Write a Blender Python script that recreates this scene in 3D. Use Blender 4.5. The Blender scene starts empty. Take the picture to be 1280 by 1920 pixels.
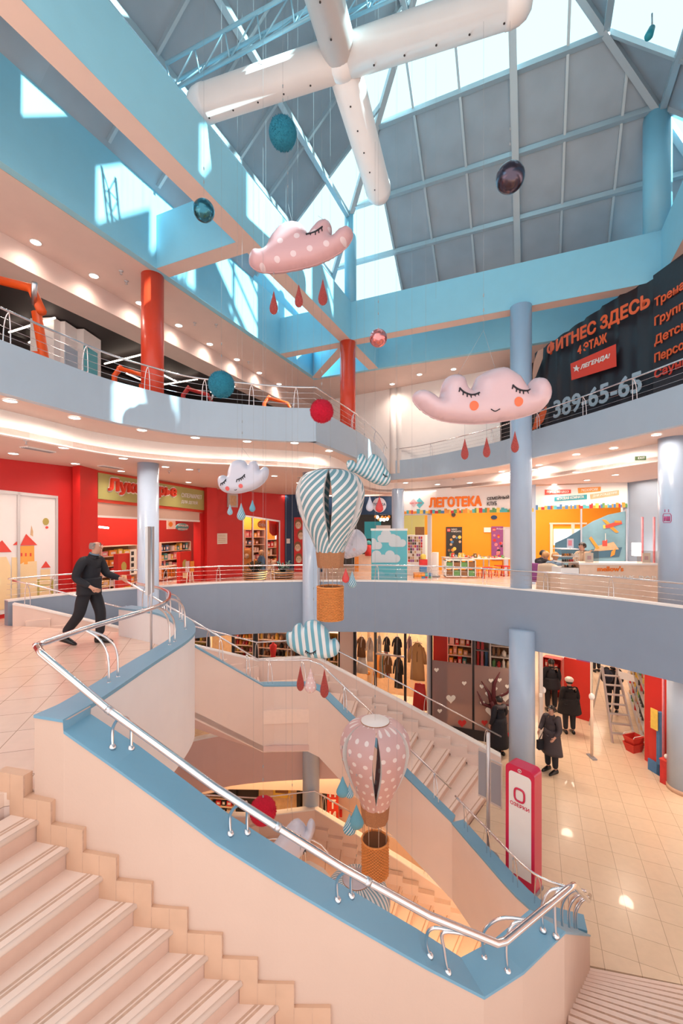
import bpy, bmesh, math, random
from mathutils import Vector, Matrix
from mathutils.geometry import delaunay_2d_cdt
random.seed(7)
COL = bpy.context.scene.collection
F, HX, HY, ZC = 808.0, 640.0, 990.0, 1.98      # focal length in pixels, horizon, eye height above the gallery floor
def P(px, py, Y): return Vector(((px-HX)/F*Y, Y, ZC+(HY-py)/F*Y))
def PZ(px, py, z): return P(px, py, (z-ZC)*F/(HY-py))
C0 = (.28, 12.5); U = (.9137, -.4063); V = (.4063, .9137)
def UV(u, v, z=0): return Vector((C0[0]+u*U[0]+v*V[0], C0[1]+u*U[1]+v*V[1], z))

# ---------------------------------------------------------------- materials
M = {}
def nd(nt, t, **kw):
    n = nt.nodes.new(t)
    for k, v in kw.items():
        if k in n.inputs: n.inputs[k].default_value = v
        else: setattr(n, k, v)
    return n
def L(nt, a, b): nt.links.new(a, b)
def mat(name, col, rough=.5, metal=0, var=.04, vscale=3, bump=0, bscale=40, emit=0, ecol=None, coat=0, spec=.5, trans=0):
    m = bpy.data.materials.new(name); m.use_nodes = True; nt = m.node_tree
    b = nt.nodes['Principled BSDF']
    b.inputs['Roughness'].default_value = rough; b.inputs['Metallic'].default_value = metal
    b.inputs['Coat Weight'].default_value = coat; b.inputs['Specular IOR Level'].default_value = spec
    b.inputs['Transmission Weight'].default_value = trans
    c4 = (*col, 1)
    tc = nd(nt, 'ShaderNodeTexCoord')
    no = nd(nt, 'ShaderNodeTexNoise', Scale=vscale, Detail=3.0); L(nt, tc.outputs['Object'], no.inputs['Vector'])
    mx = nd(nt, 'ShaderNodeMix', data_type='RGBA'); L(nt, no.outputs['Fac'], mx.inputs['Factor'])
    mx.inputs[6].default_value = (*[max(0, c*(1-var)) for c in col], 1)
    mx.inputs[7].default_value = (*[min(1, c*(1+var)) for c in col], 1)
    L(nt, mx.outputs[2], b.inputs['Base Color'])
    if bump:
        n2 = nd(nt, 'ShaderNodeTexNoise', Scale=bscale, Detail=4.0); L(nt, tc.outputs['Object'], n2.inputs['Vector'])
        bp = nd(nt, 'ShaderNodeBump', Strength=bump, Distance=.02); L(nt, n2.outputs['Fac'], bp.inputs['Height'])
        L(nt, bp.outputs['Normal'], b.inputs['Normal'])
    if emit:
        b.inputs['Emission Color'].default_value = (*(ecol or col), 1); b.inputs['Emission Strength'].default_value = emit
    M[name] = m; return m
def brick_mat(name, c1, c2, mortar, bw, bh, rot=0, msize=.006, rough=.15, offset=0.0, scale=1.0, vertical=False, bump=.0, coat=0):
    m = mat(name, c1, rough, coat=coat); nt = m.node_tree; b = nt.nodes['Principled BSDF']
    tc = nd(nt, 'ShaderNodeTexCoord'); mp = nd(nt, 'ShaderNodeMapping'); L(nt, tc.outputs['Object'], mp.inputs['Vector'])
    mp.inputs['Rotation'].default_value = (0, 0, rot)
    src = mp.outputs['Vector']
    br = nt.nodes.new('ShaderNodeTexBrick'); br.offset = offset
    br.inputs['Scale'].default_value = scale; br.inputs['Brick Width'].default_value = bw; br.inputs['Row Height'].default_value = bh
    br.inputs['Mortar Size'].default_value = msize; br.inputs['Mortar Smooth'].default_value = .1
    br.inputs['Color1'].default_value = (*c1, 1); br.inputs['Color2'].default_value = (*c2, 1); br.inputs['Mortar'].default_value = (*mortar, 1)
    L(nt, src, br.inputs['Vector'])
    no = nd(nt, 'ShaderNodeTexNoise', Scale=9.0, Detail=6.0); L(nt, tc.outputs['Object'], no.inputs['Vector'])
    mx = nd(nt, 'ShaderNodeMix', data_type='RGBA', blend_type='MULTIPLY'); mx.inputs['Factor'].default_value = .12
    L(nt, br.outputs['Color'], mx.inputs[6]); L(nt, no.outputs['Fac'], mx.inputs[7]); L(nt, mx.outputs[2], b.inputs['Base Color'])
    if bump:
        bp = nd(nt, 'ShaderNodeBump', Strength=bump, Distance=.01, invert=True); L(nt, br.outputs['Fac'], bp.inputs['Height']); L(nt, bp.outputs['Normal'], b.inputs['Normal'])
    return m
def pattern_mat(name, kind, ca, cb, k=8.0, rough=.5, duty=.5, metal=0, bump=0):
    """stripes or dots driven by the mesh attribute 'pat' (metres along the cloth)"""
    m = mat(name, ca, rough, metal, bump=bump, bscale=60); nt = m.node_tree; b = nt.nodes['Principled BSDF']
    at = nd(nt, 'ShaderNodeAttribute', attribute_name='pat'); sp = nd(nt, 'ShaderNodeSeparateXYZ'); L(nt, at.outputs['Vector'], sp.inputs[0])
    def ma(op, a, c=None, d=None):
        n = nt.nodes.new('ShaderNodeMath'); n.operation = op
        for i, x in enumerate((a, c, d)):
            if x is None: continue
            if hasattr(x, 'links'): L(nt, x, n.inputs[i])
            else: n.inputs[i].default_value = x
        return n.outputs[0]
    x, y = sp.outputs[0], sp.outputs[1]
    if kind == 'diag': f = ma('LESS_THAN', ma('FRACT', ma('MULTIPLY', ma('SUBTRACT', x, y), k)), duty)
    elif kind == 'vert': f = ma('LESS_THAN', ma('FRACT', ma('MULTIPLY', x, k)), duty)
    else:
        yy = ma('MULTIPLY', y, k); row = ma('FLOOR', yy)
        xx = ma('ADD', ma('MULTIPLY', x, k*.9), ma('MULTIPLY', row, .5))
        dx = ma('SUBTRACT', ma('FRACT', xx), .5); dy = ma('SUBTRACT', ma('FRACT', yy), .5)
        f = ma('LESS_THAN', ma('ADD', ma('MULTIPLY', dx, dx), ma('MULTIPLY', dy, dy)), duty*duty)
    mx = nd(nt, 'ShaderNodeMix', data_type='RGBA'); L(nt, f, mx.inputs['Factor'])
    mx.inputs[6].default_value = (*ca, 1); mx.inputs[7].default_value = (*cb, 1); L(nt, mx.outputs[2], b.inputs['Base Color'])
    return m
def glass_mat(name, tint, gloss=.12, rough=.02, diff=0.0, dcol=(1, 1, 1)):
    m = bpy.data.materials.new(name); m.use_nodes = True; nt = m.node_tree; nt.nodes.clear()
    out = nd(nt, 'ShaderNodeOutputMaterial'); tr = nd(nt, 'ShaderNodeBsdfTransparent'); tr.inputs[0].default_value = (*tint, 1)
    gl = nd(nt, 'ShaderNodeBsdfGlossy', Roughness=rough); fr = nd(nt, 'ShaderNodeLayerWeight', Blend=gloss)
    a = nd(nt, 'ShaderNodeMixShader'); L(nt, fr.outputs['Fresnel'], a.inputs[0]); L(nt, tr.outputs[0], a.inputs[1]); L(nt, gl.outputs[0], a.inputs[2])
    res = a
    if diff:
        df = nd(nt, 'ShaderNodeBsdfDiffuse'); df.inputs[0].default_value = (*dcol, 1)
        res = nd(nt, 'ShaderNodeMixShader'); res.inputs[0].default_value = diff; L(nt, a.outputs[0], res.inputs[1]); L(nt, df.outputs[0], res.inputs[2])
    L(nt, res.outputs[0], out.inputs[0]); M[name] = m; return m

mat('beam_blue', (.29, .62, .77), .5)
mat('fascia_blue', (.26, .335, .44), .45)
mat('fascia_pale', (.44, .54, .64), .4)
mat('cap_blue', (.17, .37, .52), .4)
mat('cream', (.66, .475, .385), .6, bump=.05)
mat('drum_white', (.80, .79, .81), .45)
mat('stair_wall', (.78, .62, .55), .6)
mat('underside', (.70, .50, .47), .6)
mat('ceiling_pink', (.72, .56, .50), .6)
mat('white_wall', (.88, .83, .80), .5)
mat('column_blue', (.42, .54, .70), .28, coat=.3)
mat('column_sky', (.25, .56, .72), .35)
mat('column_red', (.78, .06, .02), .35, coat=.2)
mat('red_wall', (.62, .022, .02), .5)
mat('red_panel', (.60, .03, .02), .5)
mat('navy', (.01, .045, .12), .5)
mat('chrome', (.80, .78, .80), .16, 1)
mat('steel', (.62, .64, .68), .3, 1)
mat('alu', (.62, .60, .60), .4, .6)
mat('roof_steel', (.46, .55, .60), .4, .4)
mat('truss_blue', (.35, .60, .72), .4, .2)
mat('duct_white', (.86, .84, .84), .35, coat=.2)
mat('black', (.012, .012, .015), .5)
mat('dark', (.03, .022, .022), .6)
mat('white', (.85, .84, .83), .5)
mat('paper', (.85, .80, .70), .7)
mat('orange_wall', (.90, .34, .01), .6)
mat('yellow_wall', (.95, .52, .06), .6)
mat('green_wall', (.45, .45, .16), .6)
mat('sign_olive', (.45, .44, .16), .5)
mat('text_white', (.88, .86, .82), .5)
mat('text_orange', (.90, .20, .01), .5)
mat('text_red', (.80, .05, .02), .5)
mat('letter_red', (.72, .05, .02), .3, coat=.4)
mat('banner_black', (.02, .018, .026), .38, bump=.5, bscale=2.2)
mat('banner_orange', (.85, .13, .03), .4)
mat('banner_grey', (.40, .50, .58), .4)
mat('banner_red', (.80, .06, .03), .4)
mat('crimson', (.62, .01, .07), .3, coat=.3)
mat('teal', (.02, .32, .40), .5)
mat('sky_board', (.12, .50, .58), .5)
mat('wood_pale', (.80, .60, .46), .45, var=.12, vscale=7)
mat('wood', (.48, .22, .08), .5, var=.2)
mat('wicker', (.80, .30, .08), .5, var=.3, vscale=30)
mat('cork', (.42, .19, .09), .8, var=.35, vscale=60, bump=.4, bscale=120)
mat('rope', (.45, .33, .26), .8)
mat('string', (.34, .36, .38), .5)
mat('skin', (.62, .33, .23), .45)
mat('hair_black', (.015, .012, .012), .4)
mat('hair_blond', (.55, .28, .10), .5)
mat('hair_grey', (.25, .22, .21), .5)
mat('cloth_black', (.012, .013, .02), .75, bump=.25, bscale=25)
mat('cloth_navy', (.014, .016, .035), .75, bump=.2, bscale=20)
mat('cloth_brown', (.06, .045, .05), .7, bump=.3, bscale=25)
mat('fur_grey', (.10, .085, .09), .9, var=.5, vscale=40, bump=.8, bscale=70)
mat('fur_black', (.012, .01, .012), .9, bump=.9, bscale=60)
mat('fur_white', (.75, .72, .66), .9, bump=.8, bscale=60)
mat('denim', (.16, .24, .33), .8)
mat('beige', (.68, .52, .38), .8)
mat('shoe', (.01, .01, .012), .25)
mat('lamp_glow', (1, .95, .88), .5, emit=9, ecol=(1, .93, .85))
mat('tube_glow', (1, .9, .8), .5, emit=5, ecol=(1, .8, .65))
mat('window_glow', (1, .97, .93), .5, emit=2.2, ecol=(1, .97, .93))
mat('green_exit', (.05, .12, .03), .5)
mat('grey', (.30, .30, .33), .5)
mat('grey_light', (.55, .53, .54), .5)
mat('gym_orange', (.85, .10, .01), .4)
mat('gym_red', (.45, .02, .02), .4)
mat('metal_panel', (.35, .42, .48), .45, .25, var=.3, vscale=.9)
mat('balloon_white', (.82, .80, .80), .5)
mat('pompom_teal', (.02, .22, .33), .95, var=.35, vscale=35, bump=1, bscale=80)
mat('pompom_red', (.62, .005, .035), .95, var=.25, vscale=35, bump=1, bscale=80)
mat('chrome_teal', (.05, .20, .27), .22, .9)
mat('chrome_dark', (.10, .08, .11), .22, .9)
mat('chrome_pink', (.78, .28, .28), .2, .85)
mat('cloud_pink', (.68, .47, .50), .33, bump=.12, bscale=7, coat=.3)
mat('cloud_white', (.60, .60, .70), .33, bump=.15, bscale=8, coat=.3)
mat('cheek', (.90, .17, .07), .5)
mat('cheek_pink', (.75, .13, .13), .5)
mat('ink', (.012, .012, .02), .5)
mat('drop_glitter', (.60, .10, .09), .35, .4, var=.8, vscale=90, bump=1, bscale=160)
mat('drop_blue', (.12, .35, .47), .45)
mat('drop_red', (.65, .06, .06), .45)
mat('leaf', (.03, .035, .02), .6)
mat('bear', (.62, .30, .08), .9, bump=.6)
mat('bear_pale', (.75, .58, .42), .9, bump=.6)
mat('magenta', (.45, .01, .15), .5)
brick_mat('floor_tile', (.86, .66, .55), (.83, .63, .52), (.40, .27, .20), .45, .45, rot=-math.radians(17), msize=.004, rough=.22, coat=.2)
brick_mat('floor_tile_low', (.84, .66, .48), (.81, .63, .45), (.50, .36, .24), .45, .45, rot=math.radians(24), msize=.004, rough=.26, coat=.2)
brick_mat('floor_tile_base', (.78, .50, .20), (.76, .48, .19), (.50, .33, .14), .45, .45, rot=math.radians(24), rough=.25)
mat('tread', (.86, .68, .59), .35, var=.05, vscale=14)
mat('riser', (.68, .47, .38), .45, var=.06, vscale=12)  # darker than the treads, shade put into the colour under flat lighting
mat('nosing', (.88, .74, .66), .25)
mat('grip', (.60, .40, .30), .7, var=.25, vscale=30)
mat('skirt', (.66, .42, .29), .35, var=.12, vscale=6)
glass_mat('glass_roof', (.56, .90, 1.0), .08)
glass_mat('glass_shop', (.93, .90, .88), .10)
glass_mat('glass_frost', (.80, .66, .60), .15, rough=.3, diff=.62, dcol=(.36, .26, .24))
pattern_mat('stripe_balloon', 'diag', (.80, .78, .78), (.17, .33, .39), 6.3, duty=.60)
pattern_mat('stripe_balloon_blue', 'vert', (.80, .82, .86), (.22, .42, .55), 11, duty=.5)
pattern_mat('dots_pink', 'dots', (.62, .40, .40), (.80, .72, .71), 5.6, duty=.2)
pattern_mat('dots_cloud', 'dots', (.64, .38, .40), (.76, .60, .62), 4.2, duty=.17, rough=.33)
pattern_mat('stripe_cloud', 'vert', (.78, .82, .85), (.15, .42, .55), 8.5, duty=.5, rough=.33)
pattern_mat('stripe_cloud_grey', 'vert', (.78, .82, .85), (.13, .36, .44), 13, duty=.5, rough=.33)
pattern_mat('stripe_drop', 'diag', (.70, .72, .75), (.08, .30, .42), 16, duty=.7)
pattern_mat('dots_drop', 'dots', (.74, .52, .52), (.85, .78, .78), 12, duty=.2)

def wloc(o):
    v = o.location.copy()
    while o.parent: o = o.parent; v += o.location
    return v
# ---------------------------------------------------------------- mesh collector
class MB:
    def __init__(s): s.v = []; s.f = []; s.m = []; s.sm = []; s.mats = []; s.pat = {}
    def mi(s, m):
        if m not in s.mats: s.mats.append(m)
        return s.mats.index(m)
    def add(s, vs, fs, m=None, smooth=False, pat=None):
        b = len(s.v); s.v += [Vector(x) for x in vs]; k = s.mi(m)
        for f in fs: s.f.append([b+i for i in f]); s.m.append(k); s.sm.append(smooth)
        if pat:
            for i, p in enumerate(pat): s.pat[b+i] = p
        return s
    def hexa(s, p, m=None):     # 8 points: bottom 4 then top 4
        return s.add(p, [(3, 2, 1, 0), (4, 5, 6, 7), (0, 1, 5, 4), (1, 2, 6, 5), (2, 3, 7, 6), (3, 0, 4, 7)], m)
    def box(s, x0, x1, y0, y1, z0, z1, m=None):
        return s.hexa([(x0, y0, z0), (x1, y0, z0), (x1, y1, z0), (x0, y1, z0), (x0, y0, z1), (x1, y0, z1), (x1, y1, z1), (x0, y1, z1)], m)
    def cbox(s, c, sx, sy, sz, rz=0, m=None):   # c is the base centre
        c = Vector(c); co, si = math.cos(rz), math.sin(rz); pts = []
        for z in (0, sz):
            for x, y in ((-1, -1), (1, -1), (1, 1), (-1, 1)):
                a, b = x*sx/2, y*sy/2; pts.append((c.x+a*co-b*si, c.y+a*si+b*co, c.z+z))
        return s.hexa(pts, m)
    def bar(s, a, b, w, h, m=None):      # rectangular bar between points
        a, b = Vector(a), Vector(b); d = (b-a).normalized(); up = Vector((0, 0, 1))
        if abs(d.z) > .95: up = Vector((0, 1, 0))
        n = d.cross(up).normalized(); t = n.cross(d).normalized(); pts = []
        for q in (a, b):
            for i, j in ((-1, -1), (1, -1), (1, 1), (-1, 1)): pts.append(q+n*i*w/2+t*j*h/2)
        return s.hexa(pts, m)
    def prism(s, poly, z0, z1, m=None):
        n = len(poly); vs = [(p[0], p[1], z0) for p in poly]+[(p[0], p[1], z1) for p in poly]
        fs = [tuple(range(n-1, -1, -1)), tuple(range(n, 2*n))]+[(i, (i+1) % n, n+(i+1) % n, n+i) for i in range(n)]
        return s.add(vs, fs, m)
    def tube(s, pts, r, seg=8, m=None, closed=False, caps=True):
        pts = [Vector(p) for p in pts]; n = len(pts); rr = r if isinstance(r, (list, tuple)) else [r]*n
        vs = []; prev = None
        for i, p in enumerate(pts):
            if closed: d = (pts[(i+1) % n]-pts[i-1]).normalized()
            else: d = (pts[min(i+1, n-1)]-pts[max(i-1, 0)]).normalized()
            if prev is None:
                a = Vector((0, 0, 1)) if abs(d.z) < .9 else Vector((1, 0, 0)); x = d.cross(a).normalized()
            else: x = (prev-d*prev.dot(d)).normalized()
            prev = x; y = d.cross(x)
            for k in range(seg):
                t = 2*math.pi*k/seg; vs.append(p+(x*math.cos(t)+y*math.sin(t))*rr[i])
        fs = []
        for i in range(n if closed else n-1):
            j = (i+1) % n
            for k in range(seg): fs.append((i*seg+k, i*seg+(k+1) % seg, j*seg+(k+1) % seg, j*seg+k))
        if caps and not closed: fs.append(tuple(range(seg-1, -1, -1))); fs.append(tuple(range((n-1)*seg, n*seg)))
        return s.add(vs, fs, m, True)
    def lathe(s, prof, c, seg=24, m=None, smooth=True, sx=1, sy=1, axis=None, pat=False):
        c = Vector(c); vs = []; pt = []
        for r, z in prof:
            for k in range(seg):
                t = 2*math.pi*k/seg; vs.append(Vector((r*math.cos(t)*sx, r*math.sin(t)*sy, z))); pt.append((t*.12, z, 0))
        if axis:
            q = Vector((0, 0, 1)).rotation_difference(Vector(axis).normalized()); vs = [q @ v for v in vs]
        vs = [v+c for v in vs]; fs = []
        for i in range(len(prof)-1):
            for k in range(seg): fs.append((i*seg+k, i*seg+(k+1) % seg, (i+1)*seg+(k+1) % seg, (i+1)*seg+k))
        if prof[0][0] > 1e-4: fs.append(tuple(range(seg-1, -1, -1)))
        if prof[-1][0] > 1e-4: fs.append(tuple(range((len(prof)-1)*seg, len(prof)*seg)))
        return s.add(vs, fs, m, smooth, pt if pat else None)
    def ball(s, c, r, m=None, sx=1, sy=1, sz=1, seg=20, rings=12):
        return s.lathe([(max(1e-5, r*math.sin(math.pi*i/rings)), -r*sz*math.cos(math.pi*i/rings)) for i in range(rings+1)], c, seg, m, True, sx, sy)
    def build(s, name, default=None, parent=None, bevel=0):
        me = bpy.data.meshes.new(name); o0 = Vector((0, 0, 0))
        if s.v:
            xs = [v.x for v in s.v]; ys = [v.y for v in s.v]; zs = [v.z for v in s.v]
            if parent is not None: o0 = wloc(parent)
            elif s.local: o0 = Vector(((min(xs)+max(xs))/2, (min(ys)+max(ys))/2, min(zs)))
        me.from_pydata([tuple(v-o0) for v in s.v], [], s.f)
        for m in s.mats: me.materials.append(M[m or default])
        me.polygons.foreach_set('material_index', s.m); me.polygons.foreach_set('use_smooth', s.sm)
        if s.pat:
            at = me.attributes.new('pat', 'FLOAT_VECTOR', 'POINT')
            for i, p in s.pat.items(): at.data[i].vector = p
        if s.fixn:
            bm = bmesh.new(); bm.from_mesh(me); bmesh.ops.recalc_face_normals(bm, faces=bm.faces); bm.to_mesh(me); bm.free()
        me.update()
        o = bpy.data.objects.new(name, me); COL.objects.link(o)
        if parent is not None: o.parent = parent
        else: o.location = o0
        if bevel:
            md = o.modifiers.new('Bevel', 'BEVEL'); md.width = bevel; md.segments = 2; md.limit_method = 'ANGLE'
        return o
    local = True; fixn = True
def tag(o, label=None, cat=None, group=None, kind=None):
    if label: o['label'] = label
    if cat: o['category'] = cat
    if group: o['group'] = group
    if kind: o['kind'] = kind
    return o
def empty(name, loc, label=None, cat=None, group=None):
    o = bpy.data.objects.new(name, None); o.location = Vector(loc); o.empty_display_size = .1; COL.objects.link(o)
    return tag(o, label, cat, group)
def struct(name, mb, m, label):
    mb.local = False
    return tag(mb.build(name, m), label, name.split('_')[0], kind='structure')
def copy_tree(o, loc, label=None, group=None):
    r = o.copy(); COL.objects.link(r); r.location = Vector(loc)
    if label: r['label'] = label
    if group: r['group'] = group
    for c in list(o.children):
        d = c.copy(); COL.objects.link(d); d.parent = r
        for g in list(c.children):
            e = g.copy(); COL.objects.link(e); e.parent = d
    return r
def spline(pts, n=6, closed=False):
    pts = [Vector(p) if len(p) == 3 else Vector((p[0], p[1], 0)) for p in pts]; out = []; k = len(pts)
    for i in range(k if closed else k-1):
        if closed: a, b, c, d = pts[i-1], pts[i], pts[(i+1) % k], pts[(i+2) % k]
        else: a, b, c, d = pts[max(i-1, 0)], pts[i], pts[i+1], pts[min(i+2, k-1)]
        for j in range(n):
            t = j/n; out.append(.5*((2*b)+(c-a)*t+(2*a-5*b+4*c-d)*t*t+(3*b-a-3*c+d)*t**3))
    if not closed: out.append(pts[-1])
    return out
def offset(path, d):      # offset to the left of travel in plan, z kept
    out = []; n = len(path)
    for i in range(n):
        a = path[max(i-1, 0)]; b = path[i]; c = path[min(i+1, n-1)]
        d1 = Vector((b.x-a.x, b.y-a.y)); d2 = Vector((c.x-b.x, c.y-b.y))
        if d1.length < 1e-6: d1 = d2
        if d2.length < 1e-6: d2 = d1
        d1.normalize(); d2.normalize(); t = (d1+d2); t = t.normalized() if t.length > 1e-6 else d1
        nn = Vector((-t.y, t.x)); k = max(.5, nn.dot(Vector((-d1.y, d1.x))))
        out.append(Vector((b.x+nn.x*d/k, b.y+nn.y*d/k, b.z)))
    return out
def strip(mb, pa, pb, da, db=None, m=None):
    """solid wall between path pa and pb (tops), going da below; top = path z"""
    n = len(pa); db = da if db is None else db; vs = []
    fa = (lambda p: p.z-da) if not callable(da) else (lambda p: da(p))
    for p, q in zip(pa, pb): vs += [(p.x, p.y, p.z), (q.x, q.y, q.z), (q.x, q.y, fa(q)), (p.x, p.y, fa(p))]
    fs = []
    for i in range(n-1):
        for k in range(4): fs.append((4*i+k, 4*i+(k+1) % 4, 4*i+4+(k+1) % 4, 4*i+4+k))
    fs += [(3, 2, 1, 0), (4*n-4, 4*n-3, 4*n-2, 4*n-1)]
    mb.add(vs, fs, m); return mb
def arclen(path):
    s = [0]
    for a, b in zip(path, path[1:]): s.append(s[-1]+(b-a).length)
    return s
def at(path, t):
    s = arclen(path); L_ = s[-1]*t if t <= 1 else s[-1]
    for i in range(len(path)-1):
        if s[i+1] >= L_ or i == len(path)-2:
            k = (L_-s[i])/max(1e-9, s[i+1]-s[i]); return path[i].lerp(path[i+1], min(1, max(0, k))), (path[i+1]-path[i]).normalized()
def railing(name, label, cap, rail, npost, r=.02, cables=0, ts=None, single=False, group='tubular steel railings', foot=True):
    """cap: centreline on the parapet top; rail: handrail path (same parameterisation)"""
    o = empty(name, rail[0], label, 'railing', group)
    mb = MB(); mb.tube(rail, r, 10, 'chrome'); mb.build('handrail', 'chrome', o)
    for t in (ts or [(i+.5)/npost for i in range(npost)]):
        b, d = at(cap, t); h, _ = at(rail, t); d2 = Vector((d.x, d.y, d.z)).normalized()*.085
        mb = MB(); ctr = h-Vector((0, 0, .01))
        for sgn in ((0,) if single else (-1, 1)):
            q = b+d2*sgn*.6; out = Vector((ctr.x-q.x, ctr.y-q.y, 0))
            p1 = q+Vector((0, 0, (h.z-q.z)*.45))+out*.12; p2 = q+Vector((0, 0, (h.z-q.z)*.8))+out*.45
            mb.tube(spline([q, p1, p2, ctr], 4), r*.48, 7, 'chrome')
            if foot: mb.lathe([(r*1.3, -.005), (r*1.3, .012), (r*.5, .018)], q, 10, 'chrome')
        mb.build('post', 'chrome', o)
    for k in range(cables):
        f = (k+1)/(cables+1)
        pts = []
        n = 24
        for i in range(n+1):
            b, _ = at(cap, i/n); h, _ = at(rail, i/n); q = b.lerp(h, f*.9); q = Vector((b.x+(h.x-b.x)*f*f, b.y+(h.y-b.y)*f*f, b.z+(h.z-b.z)*f)); pts.append(q)
        mb = MB(); mb.tube(pts, .004, 5, 'chrome'); mb.build('cable', 'chrome', o)
    return o
class Plane2:
    """vertical plane through plan points a, b; lets facade details be laid out on the wall"""
    def __init__(s, a, b):
        s.a = Vector((a[0], a[1])); s.b = Vector((b[0], b[1])); s.d = (s.b-s.a).normalized(); n = Vector((s.d.y, -s.d.x))
        s.n = n if n.y < 0 else -n           # normal towards the viewer
    def hit(s, px, py, off=0):
        dx = (px-HX)/F; o = s.a+s.n*off; Y = (o.dot(s.n))/(dx*s.n.x+s.n.y)
        return P(px, py, Y)
    def box(s, mb, x0, y0, x1, y1, off=0, th=.03, m=None):
        """quad between two pixels corners, off metres in front of the wall, th thick backwards"""
        a = s.hit(x0, y1, off); b = s.hit(x1, y1, off); c = s.hit(x1, y0, off); d = s.hit(x0, y0, off); n = Vector((s.n.x, s.n.y, 0))*th
        z0 = (a.z+b.z)/2; z1 = (c.z+d.z)/2; mb.hexa([(a.x, a.y, z0), (b.x, b.y, z0), (b.x-n.x, b.y-n.y, z0), (a.x-n.x, a.y-n.y, z0), (a.x, a.y, z1), (b.x, b.y, z1), (b.x-n.x, b.y-n.y, z1), (a.x-n.x, a.y-n.y, z1)], m)
        return mb
    def poly(s, mb, pts, off=0, th=.02, m=None):
        q = [s.hit(x, y, off) for x, y in pts]; n = Vector((s.n.x, s.n.y, 0))*th; k = len(q)
        mb.add([*q, *[p-n for p in q]], [tuple(range(k)), tuple(range(2*k-1, k-1, -1))]+[(i, k+i, k+(i+1) % k, (i+1) % k) for i in range(k)], m); return mb
    def sz(s, S, z, off=0):
        p = s.a+s.d*S+s.n*off; return Vector((p.x, p.y, z))
def text_obj(name, body, m, mtx_origin, xdir, ydir, width, height, depth=.01, bold=.0, parent=None, ital=0):
    cu = bpy.data.curves.new(name, 'FONT'); cu.body = body; cu.size = 1; cu.extrude = 0; cu.shear = ital; cu.resolution_u = 3
    ob = bpy.data.objects.new(name+'_tmp', cu); COL.objects.link(ob); bpy.context.view_layer.update()
    me = bpy.data.meshes.new_from_object(ob.evaluated_get(bpy.context.evaluated_depsgraph_get()))
    bpy.data.objects.remove(ob); bpy.data.curves.remove(cu)
    xs = [v.co.x for v in me.vertices]; ys = [v.co.y for v in me.vertices]
    if not xs: return None
    x0, x1, y0, y1 = min(xs), max(xs), min(ys), max(ys); sx = width/(x1-x0); sy = height/(y1-y0)
    bm = bmesh.new(); bm.from_mesh(me)
    if bold:      # embolden by laying shifted copies of the glyphs over each other
        src = bm.faces[:]; bx, by = bold*height/sx/.72, bold*height/sy/.72
        for q_ in range(8):
            g = bmesh.ops.duplicate(bm, geom=src); t_ = q_*math.pi/4
            for e in g['geom']:
                if isinstance(e, bmesh.types.BMVert): e.co.x += bx*math.cos(t_); e.co.y += by*math.sin(t_); e.co.z -= .07*(q_+1)
    g = bmesh.ops.extrude_face_region(bm, geom=bm.faces[:]); vs = [e for e in g['geom'] if isinstance(e, bmesh.types.BMVert)]
    for v in vs: v.co.z -= 1
    o0 = Vector(mtx_origin); xd = Vector(xdir); yd = Vector(ydir); nn = xd.cross(yd).normalized(); base = wloc(parent) if parent else o0
    for v in bm.verts:
        x = (v.co.x-x0)*sx; y = (v.co.y-y0)*sy; zz = v.co.z*depth+depth
        v.co = o0+xd*x+yd*y+nn*zz-base
    bmesh.ops.recalc_face_normals(bm, faces=bm.faces); bm.to_mesh(me); bm.free(); me.materials.clear(); me.materials.append(M[m])
    me.name = name; o = bpy.data.objects.new(name, me); COL.objects.link(o)
    if parent: o.parent = parent
    else: o.location = o0
    return o
def ptext(pl, name, body, m, xa, ya, xb, yb, hpx, off=.02, depth=.01, bold=.01, parent=None, ital=0):
    """text on a wall plane; baseline from pixel (xa,ya) to (xb,yb), hpx tall at its left end"""
    a = pl.hit(xa, ya, off); b = pl.hit(xb, yb, off); t = pl.hit(xa, ya-hpx, off); d = b-a
    return text_obj(name, body, m, a, d.normalized(), Vector((0, 0, 1)), d.length, (t-a).length, depth, bold, parent, ital)
# ================================================================= structure
# plan of the oval void in the gallery floor
ARC = [(-6.75, 8.72), (-6.2, 9.55), (-5.4, 10.3), (-4.5, 10.95), (-3.0, 11.7), (-1.0, 12.0), (.9, 12.0), (2.4, 11.65), (3.2, 11.25), (4.16, 10.5), (5.35, 9.4), (6.09, 8.42), (6.75, 7.3), (7.4, 5.6), (7.7, 3.5), (7.8, 0)]
arc = spline([(x, y, .5) for x, y in ARC], 5)
LAND_OUT = spline([(-2.05, 3.27, .55), (-2.03, 3.6, .54), (-2.02, 4.6, .53), (-2.0, 5.6, .52), (-2.12, 6.2, .52), (-2.45, 6.85, .52), (-3.05, 7.55, .52), (-3.98, 8.12, .5)], 5)
LAND_IN = offset(LAND_OUT, .24)
BZ = 13; RZ = .16
def fpoly(zz, low):
    pts = [(-2.52, 3.22)]+[(p.x, p.y) for p in LAND_OUT[2:]]+[(-6.5, 8.72)]
    if not low: pts += [(p.x, p.y) for p in arc]+[(7.8, -3), (22, -3)]
    else:
        k = [p for p in arc if p.x < 2.5]
        pts += [(p.x, p.y) for p in k]+[(3.85, 10.4), (2.1, 8.15), (2.35, 7.4), (2.78, 6.3), (3.4, 6.0), (6.2, 5.36), (6.2, -3), (22, -3)]
    pts += [(22, 42), (-22, 42), (-22, 1.1), (-3.6, 1.1), (-3.25, 1.5)]
    return pts
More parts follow.
